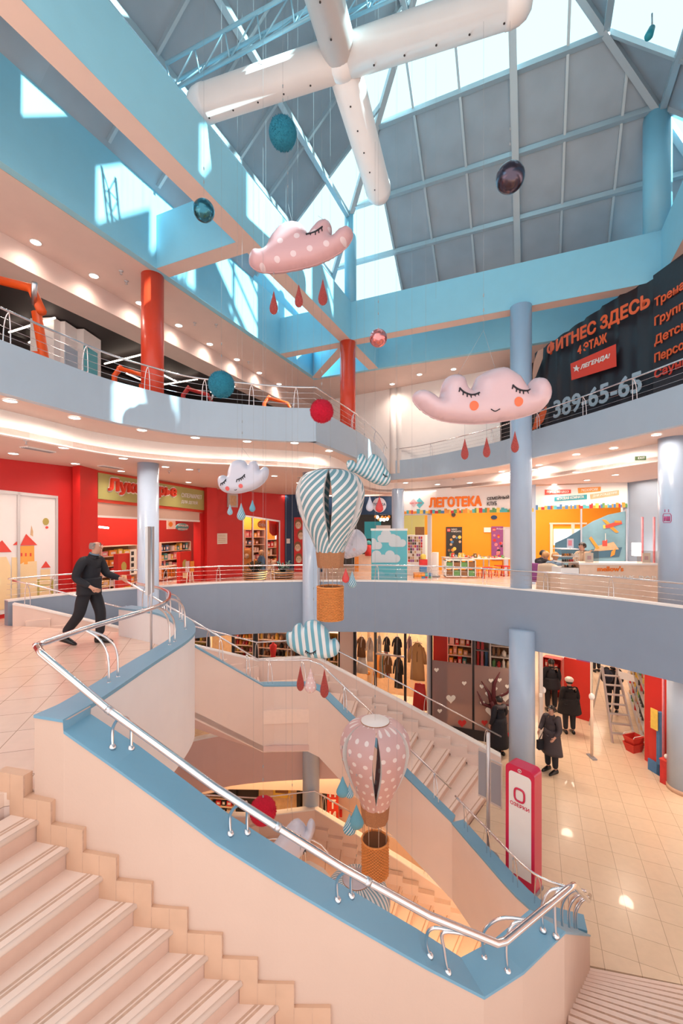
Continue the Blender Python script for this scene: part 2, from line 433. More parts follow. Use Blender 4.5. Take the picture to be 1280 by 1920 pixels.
for nm, z, low, ft in (('floor_gallery', 0, False, 'floor_tile'), ('floor_lower_gallery', -4.1, True, 'floor_tile_low')):
    pl = fpoly(z, low); n = len(pl)
    mb = MB(); mb.prism(pl, z-.10, z, ft); struct(nm, mb, ft, 'cream tiled gallery floor' if not low else 'pale yellow tiled floor one level down')
    mb = MB(); mb.prism(pl, z-.90, z-.104, 'ceiling_pink'); struct('ceiling_under_'+('gallery' if not low else 'lower_gallery'), mb, 'ceiling_pink', 'pinkish ceiling slab')
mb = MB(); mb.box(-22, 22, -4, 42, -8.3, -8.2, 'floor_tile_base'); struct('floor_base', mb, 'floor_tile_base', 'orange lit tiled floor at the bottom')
# gallery band (parapet and slab edge)
def band(name, path, th, h, m, label, capm=None, side=1):
    path = offset(path, -.01*side); mb = MB(); inner = offset(path, th*side); strip(mb, path, inner, h, m=m)
    o = struct(name, mb, m, label)
    if capm:
        mb = MB(); a = [p+Vector((0, 0, .02)) for p in offset(path, -.012*side)]; b = [p+Vector((0, 0, .02)) for p in offset(path, (th+.012)*side)]
        strip(mb, a, b, .035, m=capm); struct(name+'_cap', mb, capm, label+', top edge')
    return o
band('wall_gallery_edge', arc, .16, 1.42, 'fascia_blue', 'blue grey curved parapet band around the void', 'white')
# landing drum parapet
band('wall_landing_curve', LAND_OUT, .24, 1.45, 'drum_white', 'white curved landing parapet', 'cap_blue')
low_arc = [Vector((p.x, p.y, -3.6)) for p in arc if p.x < 2.5]
band('wall_lower_gallery_edge', low_arc, .16, 1.42, 'underside', 'pinkish curved parapet band one level down', 'white')
band('wall_lower_landing_curve', [p-Vector((0, 0, 4.1)) for p in LAND_OUT], .24, 1.45, 'drum_white', 'white curved lower landing parapet', 'white')
band('wall_lower_floor_edge', spline([(2.1, 8.15, -3.6), (2.35, 7.4, -3.6), (2.78, 6.3, -3.6), (3.4, 5.97, -3.6)], 4), .24, 1.45, 'stair_wall', 'cream parapet beside the void on the lower floor', 'cap_blue')

# ------------------------------------------------- stairs
T = [(-2.46, 3.23), (-2.24, 3.175), (-1.98, 3.12), (-1.71, 3.06), (-1.45, 3.02), (-1.19, 3.0), (-.94, 2.98), (-.70, 2.965), (-.45, 2.96), (-.2, 2.955), (.05, 2.955), (.3, 2.965), (.56, 2.98), (.82, 3.0)]
DA = [248, 247, 245, 242, 238, 234, 231, 228, 226, 224, 223, 222, 221, 220]
WPATH = [(-2.3, 3.23, .57), (-2.03, 3.15, .57), (-2.025, 3.15, .49), (-1.61, 3.06, .281), (-1.18, 3.005, .019), (-.865, 2.985, -.2), (-.44, 2.965, -.45), (.007, 2.965, -.715), (.59, 2.985, -1.065), (1.0, 3.03, -1.32), (1.36, 3.23, -1.35), (1.84, 3.56, -1.36), (3.4, 5.9, -3.6)]
def staircase(z0, tag_=''):
    low = z0 < 0
    o = empty('staircase', (-1, 2.5, z0-2), 'curved foreground stair of cream stone treads with blue topped parapet' if not low else 'lower near stair hidden under the foreground one', 'staircase')
    for k in range(BZ):
        a = Vector(T[k]); b = Vector(T[k+1]); ra, rb = math.radians(DA[k]), math.radians(DA[k+1])
        na = a+Vector((math.cos(ra), math.sin(ra)))*2.6; nb = b+Vector((math.cos(rb), math.sin(rb)))*2.6
        zt = z0-RZ*(k+1); ta = a
        back = -.02
        da = Vector((math.cos(ra), math.sin(ra))); db = Vector((math.cos(rb), math.sin(rb)))
        perp = Vector((-db.y, db.x));  # forward beyond the riser
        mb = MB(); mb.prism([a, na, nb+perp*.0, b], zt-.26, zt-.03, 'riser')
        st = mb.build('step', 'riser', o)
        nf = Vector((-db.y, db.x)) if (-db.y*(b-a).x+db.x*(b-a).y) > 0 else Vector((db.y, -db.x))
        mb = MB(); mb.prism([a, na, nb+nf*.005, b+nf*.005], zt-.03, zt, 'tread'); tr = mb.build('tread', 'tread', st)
        mb = MB(); q = [Vector((b.x, b.y, zt-.02))+Vector((nf.x, nf.y, 0))*.012, Vector((nb.x, nb.y, zt-.02))+Vector((nf.x, nf.y, 0))*.012]
        mb.tube(q, .0215, 10, 'nosing'); mb.build('nosing', 'nosing', st)
        mb = MB()
        for w0 in (.045, .075):
            mb.prism([b-nf*w0, nb-nf*w0, nb-nf*(w0+.018), b-nf*(w0+.018)], zt-.001, zt+.0015, 'grip')
        mb.build('grip_strip', 'grip', st)
    # mid landing and lower run
    zl = z0-2.08; a = Vector(T[-1]); n13 = a+Vector((math.cos(math.radians(220)), math.sin(math.radians(220))))*2.6
    mb = MB(); mb.prism([a, n13, (1.2, 0.2), (4.3, 2.3), (1.84, 3.5), (1.3, 3.15)], zl-.3, zl, 'tread'); mb.build('landing', 'tread', o)
    A0, A1, B0, B1 = Vector((1.84, 3.52)), Vector((3.28, 5.97)), Vector((4.3, 2.3)), Vector((6.2, 5.34))
    for k in range(12):
        zt = zl-.168*(k+1)
        p, q, p2, q2 = A0.lerp(A1, k/12), A0.lerp(A1, (k+1)/12), B0.lerp(B1, k/12), B0.lerp(B1, (k+1)/12); d = (q-p).normalized()
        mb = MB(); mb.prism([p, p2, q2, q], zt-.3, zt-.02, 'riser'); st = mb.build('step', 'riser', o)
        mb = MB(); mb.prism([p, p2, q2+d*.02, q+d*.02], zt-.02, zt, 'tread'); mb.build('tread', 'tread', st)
        mb = MB(); mb.prism([q-d*.08, q2-d*.08, q2-d*.03, q-d*.03], zt, zt+.002, 'grip'); mb.build('grip_strip', 'grip', st)
    # stringer wall
    path = [Vector((x, y, z+z0)) for x, y, z in WPATH]
    mb = MB(); inner = offset(path, .27); strip(mb, path, inner, 1.9, m='cream'); mb.build('parapet', 'cream', o)
    mb = MB(); aa = [p+Vector((0, 0, .012)) for p in offset(path, -.008)]; bb = [p+Vector((0, 0, .012)) for p in offset(path, .278)]
    strip(mb, aa, bb, .022, m='cap_blue'); mb.build('cap', 'cap_blue', o)
    # stepped skirting
    for k in range(0, 13):
        a = Vector(T[k]); b = Vector(T[k+1]); pr = Vector(T[k-1]) if k else a-(b-a)
        p0 = (pr+a)/2 if k else a-(b-a)*.62; p1 = (a+b)/2; zt = z0-RZ*k
        t = (p1-p0).normalized(); n = Vector((t.y, -t.x))
        mb = MB(); pm = (p0+p1)/2; pieces = [(p0, pm), (pm, p1)]
        for (c, e), bot in zip(pieces, (zt-.001, zt-RZ-.001)):
            mb.prism([c+n*.016, e+n*.016, e-n*.06, c-n*.06], bot-.05, zt+.145, 'skirt')
            mb.prism([e+n*.0175, e+n*.0175+t*.003, e, e-t*.003], bot-.05, zt+.143, 'grip')
        mb.build('skirting', 'skirt', o)
    return o
staircase(0); staircase(-4.1)
def far_stair(z0):
    low = z0 < 0
    o = empty('staircase', (0, 9.5, z0-2.1), 'far stair descending behind the balloons with a landing halfway' if not low else 'yellow lit stair at the bottom of the void', 'staircase')
    N0, N1, N2, N3 = Vector((-3.98, 8.0)), Vector((-1.72, 9.5)), Vector((-.6, 9.6)), Vector((2.1, 8.2))
    F0, F1, F2, F3 = Vector((-6.4, 8.75)), Vector((-2.2, 11.3)), Vector((-.72, 11.6)), Vector((3.85, 10.4))
    tm, rm = ('tread', 'riser') if not low else ('tread', 'riser')
    for (na, nb, fa, fb, zs) in ((N0, N1, F0, F1, z0), (N2, N3, F2, F3, z0-2.05)):
        for k in range(12):
            zt = zs-(2.05/13)*(k+1); t0, t1 = k/12, (k+1)/12
            a, b, c, d = na.lerp(nb, t0), na.lerp(nb, t1), fa.lerp(fb, t1), fa.lerp(fb, t0); a, b = a.lerp(d, .04), b.lerp(c, .04)
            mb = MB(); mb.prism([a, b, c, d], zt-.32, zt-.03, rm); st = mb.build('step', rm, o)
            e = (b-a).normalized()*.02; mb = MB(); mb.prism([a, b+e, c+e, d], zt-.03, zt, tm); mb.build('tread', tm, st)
            g = (b-a).normalized(); mb = MB(); mb.prism([b-g*.06, b-g*.035, c-g*.035, c-g*.06], zt, zt+.002, 'grip'); mb.build('grip_strip', 'grip', st)
            # stepped skirting along the far wall
            t = (c-d).normalized(); n = Vector((t.y, -t.x)); mb = MB(); q0, q1 = d, c
            mb.prism([q0+n*.10, q1+n*.10, q1-n*.04, q0-n*.04], zt-.1, zt+.26, 'stair_wall'); mb.build('skirting', 'skirt', o)
    mb = MB(); mb.prism([N1, N2, F2, F1], z0-2.35, z0-2.05, tm); mb.build('landing', tm, o)
    near = [Vector((-3.98, 8.0, .5)), Vector((-1.72, 9.5, -1.5)), Vector((-1.5, 9.58, -1.53)), Vector((-.75, 9.6, -1.53)), Vector((-.5, 9.5, -1.6)), Vector((2.1, 8.15, -3.6))]
    far = [Vector((-6.6, 8.65, .45)), Vector((-6.3, 8.8, .35)), Vector((-2.2, 11.3, -1.5)), Vector((-.72, 11.6, -1.5)), Vector((1.5, 11.1, -2.5)), Vector((3.85, 10.4, -3.55))]
    dz = Vector((0, 0, z0)); near = [p+dz for p in near]; far = [p+dz for p in far]
    mb = MB(); strip(mb, near, offset(near, .22), 1.47, m='stair_wall'); mb.build('parapet', 'stair_wall', o)
    cm = 'cap_blue' if not low else 'white'
    mb = MB(); strip(mb, [p+Vector((0, 0, .015)) for p in offset(near, -.01)], [p+Vector((0, 0, .015)) for p in offset(near, .23)], .03, m=cm); mb.build('cap', cm, o)
    mb = MB(); strip(mb, far, offset(far, .16), 1.3, m='stair_wall'); mb.build('parapet', 'stair_wall', o)
    mb = MB(); strip(mb, [p+Vector((0, 0, .015)) for p in offset(far, -.01)], [p+Vector((0, 0, .015)) for p in offset(far, .17)], .03, m='white'); mb.build('cap', 'white', o)
    # soffit
    mb = MB()
    for (na, nb, fa, fb, za, zb) in ((N0, N1, F0, F1, z0-.92, z0-2.95), (N1, N2, F1, F2, z0-2.95, z0-2.97), (N2, N3, F2, F3, z0-2.97, z0-4.98)):
        for th in (0,): mb.hexa([(na.x, na.y, za), (nb.x, nb.y, zb), (fb.x, fb.y, zb), (fa.x, fa.y, za), (na.x, na.y, za+.12), (nb.x, nb.y, zb+.12), (fb.x, fb.y, zb+.12), (fa.x, fa.y, za+.12)], 'underside')
    mb.build('soffit', 'underside', o)
    up = .47
    nr = [p+Vector((-.05, .1, up)) for p in offset(near, .22)]
    railing('railing', 'steel handrail on the blue cap nearest the balloons' if not low else 'handrail of the yellow lit lower stair', [p for p in offset(near, .11)], nr, 0, .018, ts=[.1, .27, .36, .43, .52, .66, .82, .95], foot=False)
    fr = [p+Vector((0, -.03, up)) for p in offset(far, .08)]
    railing('railing', 'long handrail along the far side of the far stair' if not low else 'far handrail of the lower stair', offset(far, .08), fr, 0, .018, ts=[.02, .18, .34, .45, .52, .6, .72, .84, .97], single=False, foot=False)
    return o
far_stair(0); far_stair(-4.1)
fe = spline([(2.1, 8.15, -3.6), (2.35, 7.4, -3.6), (2.78, 6.3, -3.6), (3.4, 5.97, -3.6)], 6); fc = offset(fe, .12)
railing('railing', 'slim steel handrail between the far stair and the crimson pylon', fc, [p+Vector((0, 0, .5)) for p in offset(fe, .06)], 0, .018, ts=[.1, .35, .6, .76, .9], foot=False)
# near railing of foreground stair
cp = offset([Vector(p) for p in WPATH], .135)
rl = [Vector((-2.33, 3.3, 1.07)), Vector((-2.25, 3.24, 1.03)), Vector((-1.67, 3.1, .67)), Vector((-.87, 3.0, .17)), Vector((-.44, 2.97, -.08)), Vector((0, 2.95, -.34)), Vector((.6, 2.97, -.69)), Vector((1.09, 3.03, -.94))]
def near_rail():
    o = empty('railing', (-1, 3, 0), 'thick polished steel handrail sweeping down the foreground stair', 'railing')
    path = rl+[Vector((1.16, 3.06, -.955)), Vector((1.5, 3.28, -.955)), Vector((1.84, 3.50, -.955)), Vector((1.95, 3.62, -1.02)), Vector((3.35, 5.85, -3.08)), Vector((3.47, 6.02, -3.15))]
    mb = MB(); mb.tube(path, .026, 14, 'chrome'); mb.build('handrail', 'chrome', o)
    for q in (rl[2], rl[4], rl[5]+(rl[6]-rl[5])*.3):
        i = rl.index(q) if q in rl else 5; d = (rl[i+1]-rl[i]).normalized(); mb = MB(); mb.tube([q-d*.02, q+d*.02], .0285, 14, 'steel'); mb.build('joint_sleeve', 'steel', o)
    def post(a, b1, b2, bulge):
        mb = MB()
        for b in (b1, b2):
            b = Vector(b); a_ = Vector(a); m1 = b+Vector((0, 0, (a_.z-b.z)*.5))+Vector(bulge)*.2; m2 = b.lerp(a_, .5)+Vector((0, 0, (a_.z-b.z)*.33))+Vector(bulge)
            mb.tube(spline([b, m1, m2, a_], 6), .0115, 10, 'chrome'); mb.lathe([(.028, -.004), (.028, .012), (.014, .03)], b, 14, 'chrome')
        mb.build('post', 'chrome', o)
    def capz(x): # height of sloping cap
        for i in range(len(cp)-1):
            if cp[i].x <= x <= cp[i+1].x:
                t = (x-cp[i].x)/(cp[i+1].x-cp[i].x); return cp[i].lerp(cp[i+1], t)
    for x in (-1.70, -.80, -.03):
        b1 = capz(x); b2 = capz(x+.1); b1 = b1+Vector((0, -.02, .01)); b2 = b2+Vector((0, .08, .01))
        top = [p for p in [rl[i].lerp(rl[i+1], t/20) for i in range(len(rl)-1) for t in range(20)]]
        a = min(top, key=lambda p: abs(p.x-(x+.12))); post(a, b1, b2, (0, .02, 0))
    b1 = capz(.63)+Vector((0, -.04, .01)); b2 = capz(.75)+Vector((0, -.09, .01)); post(Vector((.93, 3.01, -.87)), b1, b2, (-.12, 0, .06))
    post(Vector((1.42, 3.22, -.955)), (1.10, 3.32, -1.34), (1.24, 3.22, -1.34), (-.05, .0, .04))
    post(Vector((1.86, 3.52, -.96)), (1.66, 3.55, -1.34), (1.74, 3.50, -1.34), (-.05, 0, .03))
    for k, t in enumerate((.25, .55, .85, .98)):
        a = Vector((1.95, 3.62, -1.02)).lerp(Vector((3.42, 5.95, -3.12)), t); b = Vector((1.84, 3.72, -1.5)).lerp(Vector((3.25, 5.95, -3.58)), t); post(a, b, b+Vector((.05, .1, -.1)), (-.02, 0, 0))
    # landing rail along the curved parapet
    o2 = empty('railing', (-2.3, 5, 1), 'steel handrail over the curved landing parapet, on arched posts', 'railing')
    lp = spline([(-2.36, 3.33, 1.07), (-2.36, 4.04, 1.05), (-2.21, 4.82, 1.05), (-2.22, 5.4, 1.04), (-2.36, 5.9, 1.03), (-2.62, 6.5, 1.02), (-3.05, 7.1, 1.0), (-3.7, 7.75, .98)], 6)
    mb = MB(); mb.tube([rl[0]]+lp, .026, 14, 'chrome'); mb.build('handrail', 'chrome', o2)
    mid = [a.lerp(b, .5) for a, b in zip(LAND_OUT, LAND_IN)]
    for t in (.13, .37, .52, .62, .74, .88):
        a, d = at(lp, t); b, e = at(mid, t+.01); mb = MB()
        for s_ in (-.08, .08):
            q = b+e*s_; out = Vector((a.x-q.x, a.y-q.y, 0)); mb.tube(spline([q, q+Vector((0, 0, .27))+out*.05, q+Vector((0, 0, .42))+out*.4, a-Vector((0, 0, .01))], 5), .011, 9, 'chrome')
            mb.lathe([(.026, -.004), (.026, .012), (.013, .025)], q, 12, 'chrome')
        mb.build('post', 'chrome', o2)
near_rail()
# gallery railings
def sub(path, x0, x1): return [p for p in path if x0 <= p.x <= x1]
g = sub(arc, -8, 8); gi = offset(g, .08); gr = [p+Vector((0, 0, .45)) for p in offset(g, -.02)]
railing('railing', 'long steel railing with thin cables around the gallery void', gi, gr, 17, .019, cables=3, ts=[.035, .085, .135, .19, .25, .31, .37, .43, .49, .55, .605, .66, .71, .76, .82, .90])
lg = offset(low_arc, .08)
railing('railing', 'steel railing on the lower gallery edge seen under the far stair', lg, [p+Vector((0, 0, .45)) for p in lg], 8, .018)

# ------------------------------------------------- third floor (gym level)
A3 = [(-5.6, 1.0), (-5.45, 3.0), (-5.2, 4.6), (-4.75, 6.0), (-4.16, 7.5), (-3.6, 8.25), (-3.08, 8.75), (-2.2, 9.1), (-1.2, 9.38), (-.56, 9.42)]
B3 = [(-.56, 9.42), (0, 10.7), (.69, 12.4), (1.3, 14.4), (1.75, 16.6)]
D3 = [(1.9, 16.9), (3.0, 16.0), (4.2, 14.1), (4.8, 13.0), (5.14, 11.6), (5.67, 9.94), (6.2, 7.84), (6.6, 5.5), (6.7, 0)]
a3 = spline([(x, y, 4.6) for x, y in A3], 5); b3 = spline([(x, y, 4.6) for x, y in B3], 4); d3 = spline([(x, y, 4.6) for x, y in D3], 5)
e3 = a3+b3+d3
pl = [(p.x, p.y) for p in e3]+[(6.7, -3), (22, -3), (22, 42), (-22, 42), (-22, -3), (-5.6, -3)]
mb = MB(); mb.prism(pl, 3.88, 4.1, 'ceiling_pink'); struct('floor_upper_gallery', mb, 'ceiling_pink', 'upper gallery slab')
band('wall_upper_gallery_edge', a3, .14, .73, 'fascia_pale', 'pale blue curved band of the upper gallery')
band('wall_upper_gallery_edge_side', b3, .14, .73, 'fascia_pale', 'pale blue curved band of the upper gallery')
band('wall_upper_gallery_edge_far', d3, .14, .73, 'fascia_pale', 'pale blue curved band of the upper gallery')
# lower ceiling and bulkhead under it
def grow(path, d): return offset(path, d)
bl = spline([(-7.2, 1, 3.9), (-6.6, 4.2, 3.9), (-5.45, 6.87, 3.9), (-4.75, 8.75, 3.9), (-3.6, 9.8, 3.9), (-2.1, 10.3, 3.9), (-.85, 10.8, 3.9), (-.2, 11.6, 3.9), (.3, 13.5, 3.9), (.9, 16.6, 3.9), (1.9, 18.1, 3.9), (3.6, 17.2, 3.9), (5.0, 15.4, 3.9), (5.9, 13.6, 3.9), (6.6, 11.4, 3.9), (7.4, 8.6, 3.9), (8.0, 5.5, 3.9), (8.1, 0, 3.9)], 5)
mb = MB(); strip(mb, bl, offset(bl, .12), .42, m='white_wall'); struct('wall_bulkhead', mb, 'white_wall', 'white curved bulkhead above the shops')
pl = [(p.x, p.y) for p in bl]+[(8.1, -3), (22, -3), (22, 42), (-22, 42), (-22, -3), (-7.2, -3)]
mb = MB(); mb.prism(pl, 3.5, 3.6, 'ceiling_pink'); struct('ceiling_gallery', mb, 'ceiling_pink', 'pinkish suspended ceiling over the shops')
def rail3(path, h, label, ts):
    ins = offset(path, .07); railing('railing', label, ins, [p+Vector((0, 0, h)) for p in offset(path, .0)], 0, .018, cables=3, ts=ts)
rail3([p for p in a3 if p.y > 3], .45, 'steel railing of the gym gallery on the left', [.06, .16, .33, .47, .60, .73, .84, .95])
rail3(b3, .45, 'steel railing rising past the red column', [.3, .6, .9])
rail3(d3, .45, 'steel railing in front of the dark fitness banner', [.1, .25, .36, .44, .51, .58, .65, .8])

# ------------------------------------------------- atrium ring beams, walls and roof
def uvbox(mb, u0, u1, v0, v1, z0, z1, m=None, mbot=None):
    p = [UV(u0, v0), UV(u1, v0), UV(u1, v1), UV(u0, v1)]
    mb.hexa([(q.x, q.y, z0) for q in p]+[(q.x, q.y, z1) for q in p], m)
    if mbot: mb.add([(q.x, q.y, z0-.004) for q in p], [(3, 2, 1, 0)], mbot)
ZB, ZT = 7.43, 8.54
for nm, a in (('left', (-.35, 0, -14, 0)), ('back', (0, 7.4, 0, .35)), ('right', (7.4, 7.75, -14, .35)), ('corner', (-.35, 0, 0, .35))):
    mb = MB(); uvbox(mb, *a, ZB, ZT, 'beam_blue', 'ceiling_pink'); struct('trim_beam_'+nm, mb, 'beam_blue', 'blue box beam under the skylight')
for nm, a in (('a', (-2.4, -.35, -4.85, -4.5)), ('b', (-2.4, -.35, 0, .35)), ('c', (-.35, 0, .35, 2.4)), ('d', (-2.4, -.35, -10, -9.65)), ('e', (7.4, 7.75, .35, 2.4))):
    mb = MB(); uvbox(mb, *a, ZB, ZT, 'beam_blue', 'ceiling_pink'); struct('trim_beam_cross_'+nm, mb, 'beam_blue', 'blue cross beam')
mb = MB(); w = .15; a, b = UV(-.2, .2), UV(-2.4, 2.4); n = (UV(1, 1)-UV(0, 0)).normalized()*w
mb.hexa([(q.x, q.y, z) for z in (ZB, ZT) for q in (a-n, a+n, b+n, b-n)], 'beam_blue'); mb.add([(q.x, q.y, ZB-.004) for q in (a-n, a+n, b+n, b-n)], [(0, 1, 2, 3)], 'ceiling_pink'); struct('trim_beam_diagonal', mb, 'beam_blue', 'blue diagonal beam')
mb = MB(); uvbox(mb, -2.55, -2.4, -14, 2.55, ZB, 9.9, 'beam_blue'); struct('wall_left_upper', mb, 'beam_blue', 'pale blue upper wall beside the skylight')
mb = MB(); uvbox(mb, -2.4, 10.2, 2.4, 2.55, ZB, 9.4, 'beam_blue'); struct('wall_back_upper', mb, 'beam_blue', 'blue upper wall behind the ring beam')
mb = MB(); uvbox(mb, 9.8, 9.95, -14, 2.4, ZB, 9.4, 'beam_blue'); struct('wall_right_upper', mb, 'beam_blue', 'blue upper wall right of the ring beam')
# third floor ceiling
mb = MB(); uvbox(mb, -4.12, -2.56, -14, 25, ZB, ZB+.12, 'ceiling_pink'); uvbox(mb, -2.56, 22, 2.56, 25, ZB, ZB+.12, 'ceiling_pink'); uvbox(mb, 9.96, 22, -14, 2.56, ZB, ZB+.12, 'ceiling_pink')
struct('ceiling_upper', mb, 'ceiling_pink', 'pink ceiling of the upper gallery')
mb = MB(); uvbox(mb, -4.9, -4.12, -14, 6, 6.96, ZB+.1, 'ceiling_pink'); struct('trim_beam_gym', mb, 'ceiling_pink', 'cream beam in front of the gym')
# flat glass roof over the slots and far side
mb = MB(); uvbox(mb, -2.4, 0, -14, -8.6, 9.9, 9.93, 'glass_roof'); struct('window_1', mb, 'glass_roof', 'glass roof strip')
def roof(kind, a, b):  # point on a roof slope
    # kind L: slopes up with u ; R: slopes up with -v ; E: up with (7.4-u) ; S: up with v+7.4
    z = {'L': 11.2+.9*a, 'R': 11.2-.9*b, 'E': 11.2+.9*(7.4-a), 'S': 11.2+.9*(b+7.4)}[kind]; return UV(a, b, z)
glassmb = MB(); metmb = []
def panel(kind, corners, metal):
    q = [roof(kind, *c) for c in corners]
    if metal:
        mb = MB(); mb.add(q+[p+Vector((0, 0, .04)) for p in q], [tuple(range(len(q))), tuple(range(2*len(q)-1, len(q)-1, -1))]+[(i_, len(q)+i_, len(q)+(i_+1) % len(q), (i_+1) % len(q)) for i_ in range(len(q))], 'metal_panel')
        metmb.append(mb)
    else: glassmb.add(q, [tuple(range(len(q)))], 'glass_roof')
def cliphip(kind, c):
    """clip a (u,v) rectangle to the slope's side of the hips; returns polygon"""
    def clip(poly, f):
        out = []
        for i in range(len(poly)):
            p, q = poly[i-1], poly[i]; fp, fq = f(p), f(q)
            if (fp >= 0) != (fq >= 0): t = fp/(fp-fq); out.append((p[0]+(q[0]-p[0])*t, p[1]+(q[1]-p[1])*t))
            if fq >= 0: out.append(q)
        return out
    if kind == 'R': fs = [lambda p: p[1]+p[0], lambda p: p[1]-(p[0]-7.4)*1.0]; 
    elif kind == 'L': fs = [lambda p: -p[1]-p[0], lambda p: (p[1]+7.4)-p[0]]
    elif kind == 'E': fs = [lambda p: (p[0]-7.4)-p[1], lambda p: (p[1]+7.4)+(p[0]-7.4)]
    else: fs = [lambda p: p[0]-(p[1]+7.4), lambda p: (7.4-p[0])-(p[1]+7.4)]
    for f in fs: c = clip(c, f) if c else c
    return c
UR = [-2.4, -1.2, -.1, 1.02, 2.15, 3.25, 4.42, 5.5, 6.65, 7.75, 8.9, 9.8]
VR = [2.4, .95, -.08, -1.17, -2.3, -3.7]
for i in range(len(UR)-1):
    for j in range(len(VR)-1):
        c = cliphip('R', [(UR[i], VR[j]), (UR[i+1], VR[j]), (UR[i+1], VR[j+1]), (UR[i], VR[j+1])])
        if len(c) >= 3:
            metal = UR[i] > 1.0 and j < 3
            panel('R', c, metal)
UL = [-2.4, -1.13, -.08, 1.1, 2.3, 3.7]; VL = [2.4, 1.0, -.2, -1.45, -2.6, -3.75, -4.9, -6.05, -7.2, -8.5, -9.8]
for i in range(len(UL)-1):
    for j in range(len(VL)-1):
        c = cliphip('L', [(UL[i], VL[j]), (UL[i+1], VL[j]), (UL[i+1], VL[j+1]), (UL[i], VL[j+1])])
        if len(c) >= 3: panel('L', c, VL[j] < -1.2 and len(c) == 4 and i < 4)
UE = [9.8, 8.55, 7.45, 6.2, 5.0, 3.7]; VE = [2.4, 1.0, -.1, -1.2, -2.4, -3.7, -5.0, -6.2, -7.3, -8.5, -9.8]
for i in range(len(UE)-1):
    for j in range(len(VE)-1):
        c = cliphip('E', [(UE[i], VE[j]), (UE[i+1], VE[j]), (UE[i+1], VE[j+1]), (UE[i], VE[j+1])])
        if len(c) >= 3: panel('E', c, not ((i == 4 and j in (5, 7)) or (i == 3 and j in (1, 4, 5)) or (i == 2 and j in (3, 6, 8)) or (i < 2 and j < 2)))  # unseen slope; metal and glass cells arranged to shape the sun patches
        c = cliphip('S', [(VE[j]+7.4, -UE[i]), (VE[j]+7.4, -UE[i+1]), (VE[j+1]+7.4, -UE[i+1]), (VE[j+1]+7.4, -UE[i])])
        if len(c) >= 3: panel('S', c, not (i == 4 or (i, j) in ((3, 5), (2, 7), (3, 3))))  # unseen slope, mostly closed with metal to limit sun on the left wall
glassmb.fixn = False
struct('window_2', glassmb, 'glass_roof', 'cyan tinted skylight glass')
for mb in metmb: tag(mb.build('roof_panel', 'metal_panel'), 'grey perforated metal panel of the skylight slope', 'roof panel', 'grey metal panels of the pyramid roof')
def bars(kind, pairs, w, h, name, label):
    for (a, b) in pairs:
        mb = MB(); p, q = roof(kind, *a)-Vector((0, 0, h*.6)), roof(kind, *b)-Vector((0, 0, h*.6)); mb.bar(p, q, w, h, 'roof_steel')
        tag(mb.build(name, 'roof_steel'), label, 'beam', label)
pr = [((max(-v, -2.4), v), (min(7.4+v, 9.8), v)) for v in VR[1:-1]]
bars('R', pr, .12, .12, 'roof_purlin', 'horizontal steel purlin across the right roof slope')
bars('R', [((u+.45, v+.03), (u+1.0, v+.03)) for v in (.95, -.08) for u in UR[2:8]], .05, .05, 'shade_rail', 'short white rail above a purlin of the right roof slope')
rr = []
for u in UR[3:9]: rr.append(((u, 2.3), (u, max(-u, u-7.4, -3.7))))
bars('R', rr[:3]+rr[4:], .055, .08, 'roof_rafter', 'thin steel rafter of the right roof slope')
bars('R', [rr[3]], .16, .16, 'roof_rafter', 'thick steel rafter in the middle of the right roof slope')
bars('L', [((u, -u), (u, u-7.4)) for u in UL[1:-1]], .12, .14, 'roof_purlin', 'steel purlin along the left roof slope')
bars('L', [((-2.3, v), (min(-v, v+7.4), v)) for v in VL[3:8]], .055, .1, 'roof_rafter', 'thin steel rafter of the left roof slope')
bars('E', [((u, u-7.4), (u, -u)) for u in (8.5, 7.4, 6.2, 5.0)], .12, .12, 'roof_purlin', 'steel purlin of the right hand roof slope')
bars('E', [((9.7, v), (max(7.4+v, -v), v)) for v in (-.1, -1.2, -2.4, -3.7, -5, -6.2, -7.3)], .07, .1, 'roof_rafter', 'steel rafter of the right hand roof slope')
hips = [((-2.4, 2.4), (3.7, -3.7), 'L'), ((9.8, 2.4), (3.7, -3.7), 'E'), ((9.8, -9.8), (3.7, -3.7), 'E'), ((-2.4, -9.8), (3.7, -3.7), 'L')]
for a, b, k in hips: bars(k, [(a, b)], .13, .16, 'roof_hip', 'steel hip rib between two roof slopes')
# columns standing on the ring beam
def column(x, y, z0, z1, r, m, label, cap=False, group=None):
    o = empty('column', (x, y, z0), label, 'column', group); mb = MB()
    mb.lathe([(r, 0), (r, z1-z0)], (x, y, z0), 32, m); mb.build('shaft', m, o)
    if cap: mb = MB(); mb.lathe([(r*1.04, 0), (r*1.04, .1)], (x, y, z0), 32, 'skirt'); mb.build('plinth', 'skirt', o)
    return o
q = UV(0, 0); column(q.x-.02, q.y+.1, ZT, 11.15, .17, 'column_sky', 'short sky blue column carrying the roof node behind the dotted cloud')
q = UV(7.35, .1); column(q.x, q.y, ZT, 11.2, .27, 'column_sky', 'sky blue roof column at the upper right edge')
q = UV(-.15, .1); column(q.x, q.y, 4.1, ZB, .225, 'column_red', 'tall red column under the corner of the ring beams')
column(-4.09, 9.33, 4.1, ZB, .23, 'column_red', 'red column on the gym gallery at the left with sun spots')
column(4.42, 10.62, .0, ZB, .25, 'column_blue', 'tall blue column carrying the ring beam, behind the smiling cloud')
column(4.30, 10.28, -4.1, -.45, .29, 'column_blue', 'blue column rising from the lower floor beside the heart window', True)
column(-.84, 11.9, -8.2, 3.85, .235, 'column_blue', 'blue column behind the striped balloon basket')
column(-4.55, 10.15, -8.2, 3.5, .235, 'column_blue', 'blue column in front of the toy shop sign', True)
column(2.2, 16.8, 0, 3.5, .24, 'column_blue', 'blue column left of the orange lettered shop')
